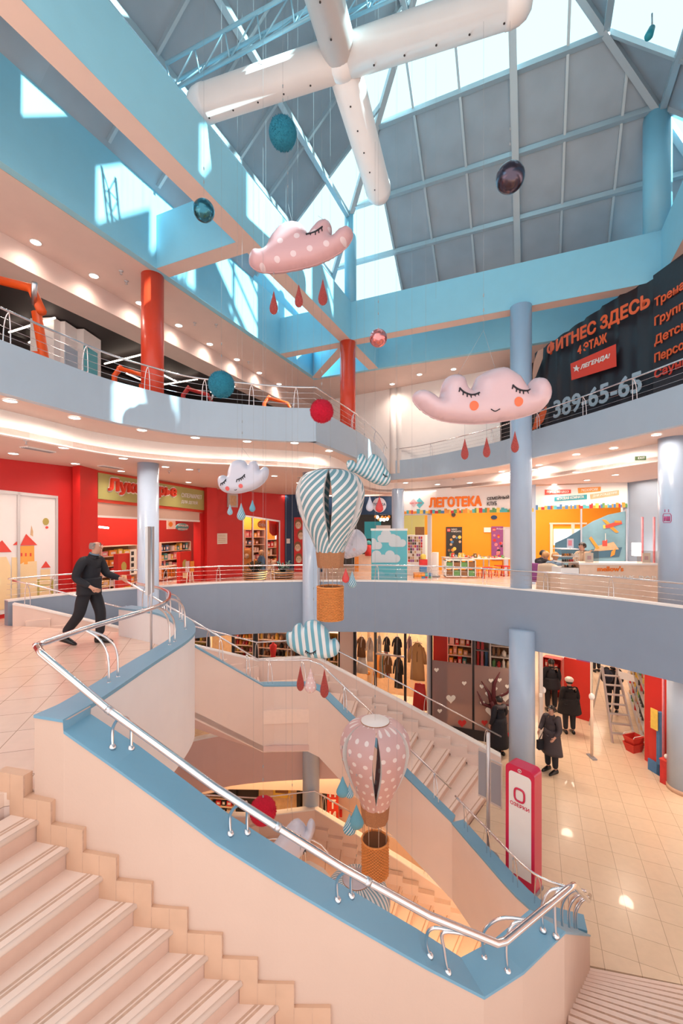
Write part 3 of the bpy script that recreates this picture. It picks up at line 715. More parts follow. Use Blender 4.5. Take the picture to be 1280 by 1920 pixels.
column(7.02, 9.1, 0, 3.88, .28, 'column_blue', 'blue column with lift symbol at the right edge')
column(7.95, 10.0, -4.1, -.9, .33, 'column_blue', 'lilac column with tiled foot beside the red wall', True)
column(9.75, 14.6, 0, 3.5, .25, 'column_blue', 'blue column behind the food counter')
column(.42, 8.75, -8.2, -5.2, .24, 'column_blue', 'lilac column at the bottom right of the lower balloon')
# ducts: white pipe cross
def duct():
    c = Vector((0, 6.5, 9.06)); p = Vector((.956, -.292, 0)); q = Vector((.292, .956, 0)); r = .255
    for d, ln, lb in ((p, 2.62, 'white pipe'), (q, 2.75, 'white pipe')):
        pass
    o = empty('air_duct', c, 'cross shaped white air duct hanging under the skylight', 'duct')
    for d, ln in ((p, 2.62), (-p, 2.62), (q, 2.85), (-q, 2.7)):
        mb = MB(); prof = [(r, 0), (r, ln-.3), (r*1.03, ln-.3), (r*1.03, ln-.22), (r*.97, ln-.12), (r*.8, ln-.03), (r*.5, ln+.03), (.001, ln+.05)]
        mb.lathe(prof, c, 28, 'duct_white', axis=d); mb.build('pipe', 'duct_white', o)
        mb = MB()
        for k in range(5):
            t = .5+k*.45; z = c+d*t-Vector((0, 0, r-.003)); mb.lathe([(.014, 0), (.014, .02)], z-Vector((0, 0, .01)), 8, 'dark')
        mb.build('nozzle', 'dark', o)
    mb = MB(); mb.ball(c, r*1.12, 'duct_white'); mb.build('hub', 'duct_white', o)
duct()
def truss(a, b, label):
    a, b = Vector(a), Vector(b); o = empty('lattice_truss', a, label, 'truss'); d = (b-a).normalized(); h = Vector((0, 0, .32)); n = d.cross(Vector((0, 0, 1))).normalized()*.14
    mb = MB(); mb.tube([a+h-n, b+h-n], .03, 8, 'truss_blue'); mb.tube([a+h+n, b+h+n], .03, 8, 'truss_blue'); mb.tube([a, b], .03, 8, 'truss_blue'); mb.build('chord', 'truss_blue', o)
    k = int((b-a).length/.55); mb = MB()
    for i in range(k):
        p = a.lerp(b, i/k); q = a.lerp(b, (i+1)/k)
        for s_ in (-1, 1): mb.tube([p, q+h+n*s_], .014, 6, 'truss_blue'); mb.tube([p, p+h+n*s_], .014, 6, 'truss_blue')
    mb.build('web', 'truss_blue', o)
truss(P(322, 170, 7.4), P(600, 22, 6.5)+(P(600, 22, 6.5)-P(322, 170, 7.4))*.9, 'blue lattice truss behind the white duct')
truss(P(640, 42, 8.2), P(800, -30, 7.4), 'blue lattice truss high under the roof apex')
# ================================================================= shops on the gallery level
rnd = random.Random(11)
def thing_on(name, label, cat, pl, px, py, off=0, group=None):
    return empty(name, pl.hit(px, py, off), label, cat, group)
def pbox(pl, name, parent, x0, y0, x1, y1, off, th, m):
    mb = MB(); pl.box(mb, x0, y0, x1, y1, off, th, m); return mb.build(name, m, parent)
def wallz(pl, s0, s1, z0, z1, th, m, off=0):
    mb = MB(); a, b = pl.sz(s0, z0, off), pl.sz(s1, z0, off); n = Vector((pl.n.x, pl.n.y, 0))*th
    mb.hexa([a, b, b-n, a-n]+[Vector((q.x, q.y, z1)) for q in (a, b, b-n, a-n)], m); return mb
def pspan(pa, pb): return Plane2((pa.x, pa.y), (pb.x, pb.y))
PALC = {'pk': (.75, .25, .30), 'or': (.85, .30, .04), 'ye': (.85, .58, .10), 'rd': (.62, .03, .03), 'bl': (.06, .20, .42), 'gr': (.12, .30, .10), 'wh': (.80, .76, .70), 'br': (.25, .12, .05), 'tn': (.62, .42, .24), 'tq': (.08, .42, .45), 'bk': (.03, .03, .03), 'pu': (.30, .08, .28)}
for k, c in PALC.items(): mat('pal_'+k, c, .5, var=.25, vscale=9)
PROTO = {}
def item(name, col, loc, sx, sy, sz, rz, label, group, shape='box'):
    key = (name, col, shape)
    if key not in PROTO:
        mb = MB(); mb.local = False
        if shape == 'box': mb.box(-.5, .5, -.5, .5, 0, 1, 'pal_'+col); mb.box(-.3, .3, -.52, -.5, .25, .7, 'pal_wh')
        elif shape == 'jar': mb.lathe([(.4, 0), (.5, .05), (.5, .7), (.25, .82), (.25, 1)], (0, 0, 0), 10, 'pal_'+col)
        elif shape == 'cloth': mb.add([(-.5, -.1, 0), (.5, -.1, 0), (.36, -.1, .62), (.5, 0, .95), (.12, 0, 1), (-.12, 0, 1), (-.5, 0, .95), (-.36, -.1, .62), (-.5, .1, 0), (.5, .1, 0), (.36, .1, .62), (-.36, .1, .62)], [(0, 1, 2, 7), (7, 2, 3, 4, 5, 6), (9, 8, 11, 10), (10, 11, 6, 5, 4, 3), (0, 8, 9, 1), (1, 9, 10, 2), (2, 10, 3), (0, 7, 11, 8), (7, 6, 11)], 'pal_'+col)
        o = mb.build(name, 'pal_'+col); PROTO[key] = o
    else: o = PROTO[key].copy(); COL.objects.link(o)
    o.location = Vector(loc); o.scale = (sx, sy, sz); o.rotation_euler = (0, 0, rz); tag(o, label, name.replace('_', ' ').split()[-1], group); return o
def shelf(pl, x0, y0, x1, y1, off, rows, cols, label, il, ig, dens=.9, depth=.35, shape='box', iname='toy_box', back='pal_br', frame='wood_pale', wmin=.12, wmax=.3, label2=None):
    a = pl.hit(x0, y1, off); b = pl.hit(x1, y1, off); t = pl.hit(x0, y0, off); W = (Vector((b.x, b.y))-Vector((a.x, a.y))).length; H = t.z-a.z
    d = Vector((b.x-a.x, b.y-a.y)).normalized(); n = Vector((pl.n.x, pl.n.y)); rz = math.atan2(d.y, d.x); base = min(a.z, b.z)
    o = empty('shelf_unit', (a.x, a.y, base), label, 'shelf')
    def blk(s0, s1, z0, z1, d0, d1, m, nm):
        mb = MB(); pts = []
        for z in (z0, z1):
            for s, q in ((s0, d0), (s1, d0), (s1, d1), (s0, d1)): pts.append((a.x+d.x*s-n.x*q, a.y+d.y*s-n.y*q, base+z))
        mb.hexa(pts, m); mb.build(nm, m, o)
    blk(0, W, 0, H, depth, depth+.02, back, 'back_panel')
    blk(0, .03, 0, H, 0, depth, frame, 'side_panel'); blk(W-.03, W, 0, H, 0, depth, frame, 'side_panel')
    for r in range(rows+1): blk(.03, W-.03, H*r/rows-.012, H*r/rows+.012, 0, depth, frame, 'shelf_board')
    for r in range(rows):
        s = .05; zz = base+H*r/rows+.014; hh = H/rows
        while s < W-.08:
            w = rnd.uniform(wmin, wmax)
            if s+w > W-.04: break
            if rnd.random() < dens:
                h = hh*rnd.uniform(.45, .85); p = (a.x+d.x*(s+w/2)-n.x*depth*.4, a.y+d.y*(s+w/2)-n.y*depth*.4, zz)
                if shape == 'cloth': h = hh*.9; w2 = w*1.0
                item(iname, rnd.choice(cols), p, w*.86, depth*.5, h, rz, il, ig, shape)
            s += w+.015
    return o
# ---- red wall with the castle windows
pA = pspan(P(0, 990, 9.4), P(135, 990, 10.7))
struct('wall_red_left', wallz(pA, -4, 1.52, 0, 3.5, .25, 'red_wall'), 'red_wall', 'red shop wall at the left')
pA2 = pspan(P(136, 990, 10.72), P(182, 990, 11.35))
mb = MB(); a = P(136, 990, 10.6); b = P(150, 990, 10.45); c = P(183, 990, 11.3); d = P(170, 990, 11.8)
mb.prism([(a.x, a.y), (b.x, b.y), (c.x, c.y), (d.x, d.y)], 0, 3.5, 'red_wall'); struct('wall_red_pier', mb, 'red_wall', 'red pier beside the toy shop')
o = thing_on('shop_window', 'tall frosted shop windows printed with a red roofed castle', 'window', pA, 60, 1100, .05)
for x0, x1, yt0, yt1 in ((-60, 33, 919, 924), (38, 105, 925, 934)):
    mb = MB(); q = [(x0, yt0), (x1, yt1), (x1, 1135 if x0 > 0 else 1146), (x0, 1142 if x0 > 0 else 1165)]; pA.poly(mb, q, .04, .02, 'balloon_white'); mb.build('pane', 'balloon_white', o)
for pts in (((33, 923), (38, 924), (38, 1148), (33, 1148)), ((105, 932), (109, 933), (109, 1140), (105, 1140)), ((-60, 912), (109, 930), (109, 935), (-60, 919))):
    mb = MB(); pA.poly(mb, pts, .08, .06, 'alu'); mb.build('frame', 'alu', o)
mat('castle_wall', (.85, .66, .38), .6); mat('castle_orange', (.88, .40, .08), .6); mat('castle_roof', (.72, .07, .05), .6); mat('castle_green', (.45, .38, .10), .6)
def decal(pts, m, off=.052, par=None, nm='print'):
    mb = MB(); pA.poly(mb, pts, off, .003, m); mb.build(nm, m, par or o)
decal([(-30, 1046), (12, 1044), (20, 1062), (20, 1140), (-30, 1150)], 'castle_wall')
decal([(-22, 1036), (4, 1013), (22, 1035)], 'castle_roof', .056)
decal([(22, 1045), (32, 1045), (32, 1138), (22, 1139)], 'castle_wall', .054)
decal([(38, 1024), (64, 1023), (66, 1136), (38, 1138)], 'castle_orange')
decal([(38, 1058), (45, 1054), (45, 1058), (52, 1058), (52, 1053), (69, 1052), (70, 1134), (38, 1136)], 'castle_wall', .054)
decal([(38, 1023), (49, 1001), (70, 1022)], 'castle_roof', .057)
decal([(24, 1022), (33, 1014), (33, 1022)], 'castle_roof', .057)
for x in (39, 47, 56): decal([(x, 1037), (x+3, 1037), (x+3, 1043), (x, 1043)], 'castle_roof', .058)
decal([(76, 1068), (94, 1067), (94, 1090), (76, 1091)], 'castle_wall'); decal([(77, 1065), (86, 1052), (95, 1064)], 'castle_roof', .056)
decal([(70, 1086), (100, 1086), (100, 1131), (70, 1133)], 'castle_green', .053)
for y in (1088, 1099, 1109): decal([(74, y), (92, y-1), (97, y+3), (92, y+8), (74, y+8)], 'castle_wall', .056)
decal([(80+6*math.cos(t*.63)+6, 978+7*math.sin(t*.63)) for t in range(10)], 'castle_green', .055)
decal([(88+3*math.cos(t*.9), 989+2.5*math.sin(t*.9)) for t in range(7)], 'castle_roof', .057)
decal([(59, 985), (57, 1003), (62, 1006), (62, 996)], 'pal_tn', .053)
# ---- toy shop front
pB = pspan(P(183, 990, 11.4), P(388, 990, 16.5))
LB = (P(388, 990, 16.5)-P(183, 990, 11.4)).length
o = thing_on('shop_sign', 'long olive green toy shop sign with puffy red and white letters', 'sign', pB, 285, 930, 0)
mb = MB(); pB.poly(mb, [(183, 880), (388, 918), (388, 962), (183, 941)], .02, .12, 'letter_red'); mb.build('frame', 'letter_red', o)
mb = MB(); pB.poly(mb, [(184, 886), (387, 921), (387, 957), (184, 935)], .05, .04, 'sign_olive'); mb.build('board', 'sign_olive', o)
ptext(pB, 'lettering_outline', 'Лукоморье', 'text_white', 204, 925, 329, 935, 28, .06, .02, .10, o)
ptext(pB, 'lettering', 'Лукоморье', 'letter_red', 204, 925, 329, 935, 28, .09, .05, .035, o)
ptext(pB, 'lettering_small', 'СУПЕРМАРКЕТ', 'text_white', 340, 932, 378, 936, 8, .06, .01, .01, o)
ptext(pB, 'lettering_small', 'ДЛЯ ДЕТЕЙ', 'text_white', 340, 944, 370, 947, 8, .06, .01, .01, o)
o = thing_on('roller_shutter', 'rolled up pale shutter box over the toy shop entrance', 'shutter', pB, 285, 960)
mb = MB(); pB.poly(mb, [(183, 941), (380, 961), (380, 978), (183, 969)], -.02, .3, 'cream'); mb.build('shutter_box', 'cream', o)
mb = MB(); pB.poly(mb, [(183, 966), (380, 976), (380, 979), (183, 970)], .0, .04, 'white'); mb.build('bottom_rail', 'white', o)
mb = MB(); pB.poly(mb, [(376, 962), (388, 962), (388, 1110), (376, 1112)], .03, .3, 'red_wall'); struct('wall_red_jamb', mb, 'red_wall', 'red jamb of the toy shop')
mb = MB(); pB.poly(mb, [(183, 868), (395, 912), (395, 919), (183, 884)], .01, .3, 'red_wall'); struct('wall_red_fascia', mb, 'red_wall', 'red strip above the toy shop sign')
struct('wall_toy_shop_back', wallz(pB, -1, LB+4.2, 0, 3.5, .1, 'red_panel', off=-2.6), 'red_panel', 'red back wall inside the toy shop')
shelf(pB, 190, 1012, 258, 1108, -1.0, 5, ['or', 'ye', 'rd', 'pk', 'wh', 'ye', 'or'], 'wooden toy shelves behind the walking man', 'small boxed toy on the shelves of the red toy shop behind the man', 'boxed toys behind the man', wmin=.2, wmax=.42)
shelf(pB, 302, 1010, 358, 1060, -1.6, 3, ['wh', 'bl', 'bk', 'tq', 'pk', 'ye'], 'white clothes shelves inside the toy shop right of the column', 'small garment or shoe box inside the toy shop right of the column', 'goods right of the column', wmin=.12, wmax=.22, shape='box')
shelf(pB, 302, 1058, 340, 1080, -1.2, 1, ['or', 'ye', 'wh', 'or'], 'low clothes rail inside the toy shop right of the column', 'orange or yellow child garment hanging in the toy shop', 'orange child clothes', wmin=.12, wmax=.18, shape='cloth', iname='child_garment')
for x0, y0, x1, y1, lb in ((221, 1038, 246, 1100, 'red stand with cactus print behind the man in the toy shop'), (338, 1034, 358, 1096, 'red stand with cactus print right of the column')):
    o = thing_on('display_stand', lb, 'display', pB, x0, y1, -.3); pbox(pB, 'panel', o, x0, y0, x1, y1, -.3, .15, 'red_panel')
    mb = MB(); xc = (x0+x1)/2-1; pB.poly(mb, [(xc+5*math.cos(t*.7), y0+24+9*math.sin(t*.7)) for t in range(9)], -.29, .01, 'castle_green'); mb.build('cactus_print', 'castle_green', o); mb = MB(); pB.poly(mb, [(xc-4, y0+40), (xc+5, y0+40), (xc+5, y0+50), (xc-4, y0+50)], -.29, .01, 'castle_wall'); mb.build('print', 'castle_green', o)
o = thing_on('poster_strip', 'narrow vertical paper price list hung beside the blue column', 'poster', pB, 250, 1070, -.2); pbox(pB, 'sheet', o, 244, 1030, 256, 1077, -.2, .01, 'paper')
mb = MB()
for k in range(4): pB.box(mb, 246, 1034+k*11, 251, 1041+k*11, -.195, .004, 'pal_bk')
mb.build('print', 'pal_bk', o)
o = thing_on('hanging_sign', 'grey green speech bubble sign hanging inside the toy shop', 'sign', pB, 342, 990, -.8)
mb = MB(); pB.poly(mb, [(342+12*math.cos(t*.52), 988+7*math.sin(t*.52)) for t in range(12)], -.8, .03, 'pal_tq'); mb.build('board', 'pal_tq', o)
ptext(pB, 'lettering', 'ОДЕЖДА ДЛЯ', 'text_white', 333, 987, 352, 988, 4, -.79, .005, .0, o); ptext(pB, 'lettering', 'МАЛЫШЕЙ', 'text_white', 334, 993, 351, 994, 4, -.79, .005, .0, o)
o = thing_on('picture', 'square picture of an orange leaf hanging inside the toy shop', 'picture', pB, 320, 990, -.8); pbox(pB, 'board', o, 313, 975, 329, 992, -.8, .02, 'paper')
mb = MB(); pB.poly(mb, [(320+4*math.cos(t*.8), 983+5*math.sin(t*.8)) for t in range(8)], -.785, .005, 'pal_or'); mb.build('print', 'pal_or', o)
o = thing_on('easel', 'small wooden easel with child drawings in front of the toy shop', 'easel', pB, 355, 1096, .5)
pbox(pB, 'drawing', o, 348, 1052, 355, 1073, .5, .01, 'cloud_pink'); pbox(pB, 'drawing', o, 357, 1052, 364, 1073, .5, .01, 'pal_or')
for x0, x1 in ((352, 349), (356, 356), (360, 364)):
    mb = MB(); mb.tube([pB.hit(x0, 1072, .5), pB.hit(x1, 1096, .5)], .015, 6, 'paper'); mb.build('leg', 'paper', o)
mb = MB(); mb.tube([pB.hit(186, 988, -.8), pB.hit(203, 990, -.8)], .03, 8, 'tube_glow'); tag(mb.build('tube_lamp', 'tube_glow'), 'bright tube lamp inside the toy shop at its left', 'lamp')
# ---- red wall further back
pC = pspan(P(388, 990, 16.5), P(540, 990, 19.8)); LC = (P(388, 990, 16.5)-P(540, 990, 19.8)).length
for a_, b_, y0, y1 in ((388, 455, 900, 1120), (524, 545, 900, 1120)):
    mb = MB(); pC.poly(mb, [(a_, 880), (b_, 880), (b_, 1125), (a_, 1125)], 0, .2, 'red_wall'); struct('wall_red_back', mb, 'red_wall', 'red wall right of the toy shop')
mb = MB(); pC.poly(mb, [(455, 880), (524, 880), (524, 977), (455, 966)], 0, .2, 'red_wall'); struct('wall_red_lintel', mb, 'red_wall', 'red wall above the bear window')
mb = MB(); pC.poly(mb, [(388, 900), (407, 900), (407, 1125), (388, 1125)], .35, .35, 'red_wall'); struct('wall_red_pilaster', mb, 'red_wall', 'red pilaster')
o = thing_on('notice', 'square paper notice pinned to the red wall', 'notice', pC, 415, 1010, .02); pbox(pC, 'sheet', o, 406, 1000, 426, 1020, .03, .01, 'paper')
mb = MB()
for k in range(5): pC.box(mb, 409, 1003+k*3.2, 423, 1004+k*3.2, .034, .003, 'pal_tn')
mb.build('print', 'pal_tn', o)
o = thing_on('air_vent', 'square grey vent panel high on the red wall', 'vent', pC, 436, 938, .03); pbox(pC, 'frame', o, 427, 926, 446, 951, .06, .06, 'grey_light'); pbox(pC, 'grille', o, 430, 929, 443, 948, .07, .01, 'pal_tn')
o = thing_on('shop_window', 'glazed bear shop window with toys and a red curtain', 'window', pC, 490, 1080)
for x in (455, 473, 499, 523): mb = MB(); pC.poly(mb, [(x, 965+(x-455)*.16), (x+2, 965+(x-455)*.16), (x+2, 1120), (x, 1120)], .02, .06, 'steel'); mb.build('mullion', 'steel', o)
mb = MB(); pC.poly(mb, [(455, 965), (525, 976), (525, 979), (455, 968)], .02, .06, 'steel'); mb.build('head_rail', 'steel', o)
mb = MB(); pC.poly(mb, [(457, 968), (523, 978), (523, 1120), (457, 1120)], -.02, .006, 'glass_shop'); mb.build('pane', 'glass_shop', o)
struct('wall_bear_shop_back', wallz(pC, 2.0, LC+1, 0, 3.5, .1, 'yellow_wall', off=-2.0), 'yellow_wall', 'yellow back wall behind the bear window')
shelf(pC, 459, 990, 497, 1062, -1.3, 5, ['ye', 'wh', 'br', 'bl', 'or', 'pk', 'tn'], 'packed shelves behind the bear window', 'small item on the shelves behind the bear window', 'goods behind the bear window', wmin=.12, wmax=.25)
shelf(pC, 501, 1010, 522, 1070, -1.3, 4, ['ye', 'wh', 'br', 'rd', 'wh', 'tn'], 'pale shelves right inside the bear window', 'small item on the pale shelves right inside the bear window', 'goods right behind the bear window', wmin=.12, wmax=.25)
o = thing_on('hanging_sign', 'round orange sign in the bear shop window', 'sign', pC, 490, 985, -.3)
mb = MB(); pC.poly(mb, [(492+9*math.cos(t*.5), 983+8*math.sin(t*.5)) for t in range(13)], -.3, .02, 'pal_or'); mb.build('board', 'pal_or', o); ptext(pC, 'lettering', 'ОБУ', 'text_white', 485, 986, 498, 987, 5, -.29, .005, .01, o)
o = thing_on('curtain', 'gathered red curtain in the bear shop window', 'curtain', pC, 514, 1005, -.3)
mb = MB()
for k in range(9): x = 506+k*1.9; mb.tube([pC.hit(x, 975, -.3), pC.hit(514+(x-514)*.9, 998, -.32), pC.hit(514+(x-514)*.3, 1004, -.32)], [.06, .05, .025], 6, 'red_panel')
mb.build('cloth', 'red_panel', o)
def bear(x, y, s, m, label):
    c = pC.hit(x, y, -.55); o = empty('teddy_bear', c, label, 'toy'); mb = MB(); mb.ball(c+Vector((0, 0, .25*s)), .26*s, m, sz=1.1); mb.build('body', m, o)
    mb = MB(); mb.ball(c+Vector((0, -.05, .62*s)), .19*s, m)
    for q in (-.14, .14): mb.ball(c+Vector((q*s, -.05, .78*s)), .07*s, m, seg=10, rings=8)
    mb.ball(c+Vector((0, -.22*s, .57*s)), .08*s, 'bear_pale', seg=10, rings=8); mb.build('head', m, o)
    for q in (-1, 1):
        mb = MB(); mb.tube([c+Vector((q*.2*s, -.05, .42*s)), c+Vector((q*.34*s, -.2, .2*s))], .075*s, 8, m); mb.build('arm', m, o)
        mb = MB(); mb.tube([c+Vector((q*.14*s, -.1, .08*s)), c+Vector((q*.2*s, -.38*s, .06*s))], .09*s, 8, m); mb.build('leg', m, o)
bear(465, 1075, 1.35, 'bear', 'big brown teddy bear in the shop window'); bear(514, 1078, .85, 'bear_pale', 'pale cream teddy bear at the right of the shop window')
o = thing_on('mannequin', 'small child mannequin in a blue coat in the bear window', 'mannequin', pC, 490, 1075, -.6)
c = pC.hit(490, 1078, -.6); mb = MB(); mb.lathe([(.2, 0), (.24, .3), (.16, .75), (.1, .85)], c, 12, 'pal_bl'); mb.build('coat', 'pal_bl', o); mb = MB(); mb.ball(c+Vector((0, 0, 1.0)), .13, 'pal_tn'); mb.build('head', 'pal_tn', o)
# planters
for x, y, w, lb in ((478, 1100, .72, 'round slatted wooden planter with dark plant, left one of two'), (530, 1096, .66, 'round slatted wooden planter with dark plant, right one of two')):
    c = PZ(x, y, 0) if False else P(x, 990, 14.6); c.z = 0; o = empty('planter', c, lb, 'planter')
    mb = MB(); mb.lathe([(w*.42, 0), (w*.42, .5)], c, 20, 'dark'); mb.build('liner', 'dark', o)
    for k in range(7):
        mb = MB(); rr_ = w*.46+.012*k; mb.tube([c+Vector((rr_*math.cos(t*math.pi/12), rr_*math.sin(t*math.pi/12), .05+k*.075)) for t in range(24)], .022, 6, 'wood', closed=True); mb.build('slat_ring', 'wood', o)
    mb = MB()
    for k in range(34):
        t = rnd.uniform(0, 6.28); r = rnd.uniform(.02, .28); h = rnd.uniform(.12, .36); q = c+Vector((0, 0, .5)); mb.tube([q+Vector((r*.3*math.cos(t), r*.3*math.sin(t), 0)), q+Vector((r*math.cos(t), r*math.sin(t), h)), q+Vector((r*1.5*math.cos(t), r*1.5*math.sin(t), h*.9))], [.012, .03, .004], 5, 'leaf')
    mb.build('foliage', 'leaf', o)
# ---- navy wall with portrait poster, and dark shops behind the balloon
pN = pspan(P(540, 990, 19.6), P(754, 990, 19.0))
for x0, x1 in ((534, 604),): mb = MB(); pN.poly(mb, [(x0, 880), (x1, 880), (x1, 1125), (x0, 1125)], 0, .2, 'navy'); struct('wall_navy', mb, 'navy', 'navy wall beside the red shop')
o = thing_on('poster', 'tall poster of four smiling faces on the navy wall', 'poster', pN, 560, 1070, .02); pbox(pN, 'sheet', o, 551, 970, 569, 1080, .04, .02, 'pal_rd')
for k, (x, y) in enumerate(((559, 984), (564, 1004), (558, 1026), (560, 1048))):
    mb = MB(); pN.poly(mb, [(x+7*math.cos(t*.6), y-2+9*math.sin(t*.6)) for t in range(10)], .045, .004, 'pal_br'); pN.poly(mb, [(x+5.4*math.cos(t*.6), y+1+7*math.sin(t*.6)) for t in range(10)], .05, .004, 'bear_pale')
    pN.poly(mb, [(x-2, y+4), (x+3, y+4), (x+1, y+6), (x-1, y+6)], .054, .003, 'white'); pN.box(mb, x-2.5, y-1, x-1.5, y, .054, .003, 'pal_bk'); pN.box(mb, x+1.5, y-1, x+2.5, y, .054, .003, 'pal_bk'); mb.build('portrait', 'pal_tn', o)
o = thing_on('wall_switch', 'small white device on the navy wall', 'device', pN, 540, 1014, .02); pbox(pN, 'box', o, 537, 1010, 543, 1019, .04, .04, 'white')
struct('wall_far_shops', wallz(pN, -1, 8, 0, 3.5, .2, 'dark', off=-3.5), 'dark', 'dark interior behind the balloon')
mb = MB(); pN.poly(mb, [(604, 880), (754, 880), (754, 965), (604, 965)], 0, .2, 'navy'); struct('wall_navy_fascia', mb, 'navy', 'navy fascia over the far shops')
mb = MB(); pN.poly(mb, [(604, 908), (754, 905), (754, 930), (604, 931)], .1, .2, 'ceiling_pink'); struct('trim_1', mb, 'ceiling_pink', 'ceiling drop')
o = thing_on('shop_sign', 'round pale blue logo sign on navy board behind the red drop', 'sign', pN, 712, 960, .05); pbox(pN, 'board', o, 684, 930, 733, 964, .08, .06, 'navy')
mb = MB(); pN.poly(mb, [(711+13*math.cos(t*.26), 947+14*math.sin(t*.26)) for t in range(24)], .1, .02, 'cloud_white'); mb.build('disc', 'cloud_white', o); ptext(pN, 'lettering', 'ТОЧКА', 'navy', 699, 948, 723, 948, 5, .13, .01, .01, o)
mb = MB(); pN.poly(mb, [(640, 965), (735, 965), (735, 1125), (640, 1125)], -3.3, .1, 'pal_bk'); tag(mb.build('back_panel', 'pal_bk'), 'dark back panel of the far drinks shop', 'panel')
shelf(pN, 604, 1062, 642, 1085, -2.0, 2, ['rd', 'br', 'bk', 'wh', 'tn'], 'dark low shelf seen through the balloon ropes', 'small dark item on the shelf seen through the balloon ropes', 'goods behind the balloon ropes', wmin=.15, wmax=.3, back='pal_bk')
o = thing_on('kiosk', 'teal kiosk wall under the round logo sign', 'kiosk', pN, 700, 1000, -.6)
pbox(pN, 'panel', o, 683, 978, 714, 1010, -.6, .2, 'teal'); pbox(pN, 'screen', o, 705, 985, 732, 992, -.4, .1, 'grey_light'); pbox(pN, 'counter', o, 664, 1040, 696, 1086, -.4, .4, 'wood_pale'); pbox(pN, 'door', o, 665, 1044, 672, 1086, -.38, .02, 'pal_or')
for k in range(9):
    c = pN.hit(704+k*3.1, 966+rnd.uniform(3, 9), -.8); mb = MB(); mb.ball(c, .07, 'lamp_glow' if k % 2 else 'pal_or', seg=10, rings=8); tag(mb.build('pendant_lamp', 'lamp_glow'), 'tiny round pendant lamp in the shop under the round logo sign', 'lamp', 'tiny pendant lamps under the round logo')
o = thing_on('shop_clerk_figure', 'small standing figure in red behind the pale cloud', 'figurine', pN, 691, 1040, -.3); c = pN.hit(691, 1042, -.3); mb = MB(); mb.lathe([(.16, 0), (.2, .2), (.17, .45), (.06, .5)], c, 10, 'pal_rd'); mb.build('body', 'pal_rd', o); mb = MB(); mb.ball(c+Vector((0, 0, .58)), .11, 'pal_tq'); mb.build('head', 'pal_tq', o)
# cloud board standing behind the railing
pK = pspan(P(696, 990, 13.0), P(763, 990, 13.0)); o = thing_on('display_board', 'tall sky blue board with printed clouds standing behind the railing', 'board', pK, 730, 1110)
pbox(pK, 'panel', o, 696, 994, 763, 1108, 0, .04, 'sky_board'); pbox(pK, 'top_rail', o, 695, 991, 764, 995, .01, .06, 'white')
def puff(x, y, s, m='cloud_white', off=.012):
    mb = MB()
    for dx, dy, r in ((-14, 0, 8), (-4, -8, 11), (10, -1, 9)):
        mb2 = [(max(697, min(762, x+(dx+r*math.cos(t*.45))*s)), min(y+8*s, y+(dy+r*math.sin(t*.45))*s)) for t in range(14)]; pK.poly(mb, mb2, off+.0007*dx, .002, m)
    pK.poly(mb, [(max(697, x-14*s), y), (min(762, x+12*s), y), (min(762, x+12*s), y+8*s), (max(697, x-14*s), y+8*s)], off, .002, m); mb.build('cloud_print', m, o)
mat('print_white', (.62, .68, .72), .6); mat('print_blue', (.20, .52, .62), .6)
for x, y, s in ((727, 1010, .9), (746, 1019, .8), (701, 1024, .8), (709, 1048, .85), (734, 1048, .85)): puff(x, y, s, 'print_white')
for x, y, s in ((716, 1086, .8), (738, 1090, .8), (754, 1084, .9)): puff(x, y, s, 'print_blue', .01)
mb = MB(); pK.box(mb, 697, 1062, 762, 1063, .013, .003, 'print_blue'); mb.build('seam', 'print_blue', o)
# ---- orange lettered family club
pD = pspan(P(754, 990, 17.5), P(1000, 990, 15.2)); LD = 6.4
BR = ['pal_or', 'pal_bl', 'pal_gr', 'pal_ye', 'pal_rd', 'pal_tq', 'pal_or']
for m_, c_ in (('pal_gr', None),): pass
def brickrow(pl, xa, xb, yfun, o, n, seed):
    r2 = random.Random(seed); mb = MB(); x = xa
    while x < xb:
        w = r2.uniform(2.5, 6.5); y = yfun(x); h = r2.choice((5, 7, 9, 7)); pl.poly(mb, [(x, y-h+3), (min(xb, x+w), y-h+3), (min(xb, x+w), y+3), (x, y+3)], .04+r2.random()*.02, .05, r2.choice(BR)); x += w
    mb.build('brick_border', 'pal_or', o)
o = thing_on('shop_sign', 'white shop sign with big orange word and toy brick border', 'sign', pD, 860, 950)
mb = MB(); pD.poly(mb, [(754, 920), (1000, 905), (1000, 959), (754, 964)], .03, .15, 'white'); mb.build('board', 'white', o)
brickrow(pD, 754, 1000, lambda x: 961-(x-754)*.018, o, 40, 3)
ptext(pD, 'lettering', 'ЛЕГОТЕКА', 'text_orange', 805, 951, 902, 948, 17, .05, .02, .05, o)
ptext(pD, 'lettering_small', 'СЕМЕЙНЫЙ', 'dark', 913, 938, 954, 935, 7, .05, .01, .015, o); ptext(pD, 'lettering_small', 'КЛУБ', 'dark', 913, 948, 931, 947, 7, .05, .01, .015, o)
mb = MB(); pD.poly(mb, [(766, 943), (775, 933), (784, 943), (775, 953)], .045, .02, 'balloon_white'); pD.poly(mb, [(767.5, 943), (775, 935), (782.5, 943), (775, 951)], .05, .02, 'cloud_pink'); pD.poly(mb, [(777, 943), (786, 933), (795, 943), (786, 953)], .043, .02, 'sky_board'); mb.build('emblem', 'sky_board', o)
ptext(pD, 'lettering_small', 'ШАГАЙКА', 'text_red', 768, 945, 791, 944, 3.5, .055, .005, .0, o)
pE = pspan(P(754, 990, 20.4), P(1000, 990, 19.6))
mb = MB(); pE.poly(mb, [(755, 900), (796, 900), (796, 1090), (755, 1090)], .05, .1, 'green_wall'); struct('wall_green_inner', mb, 'green_wall', 'green wall inside the club')
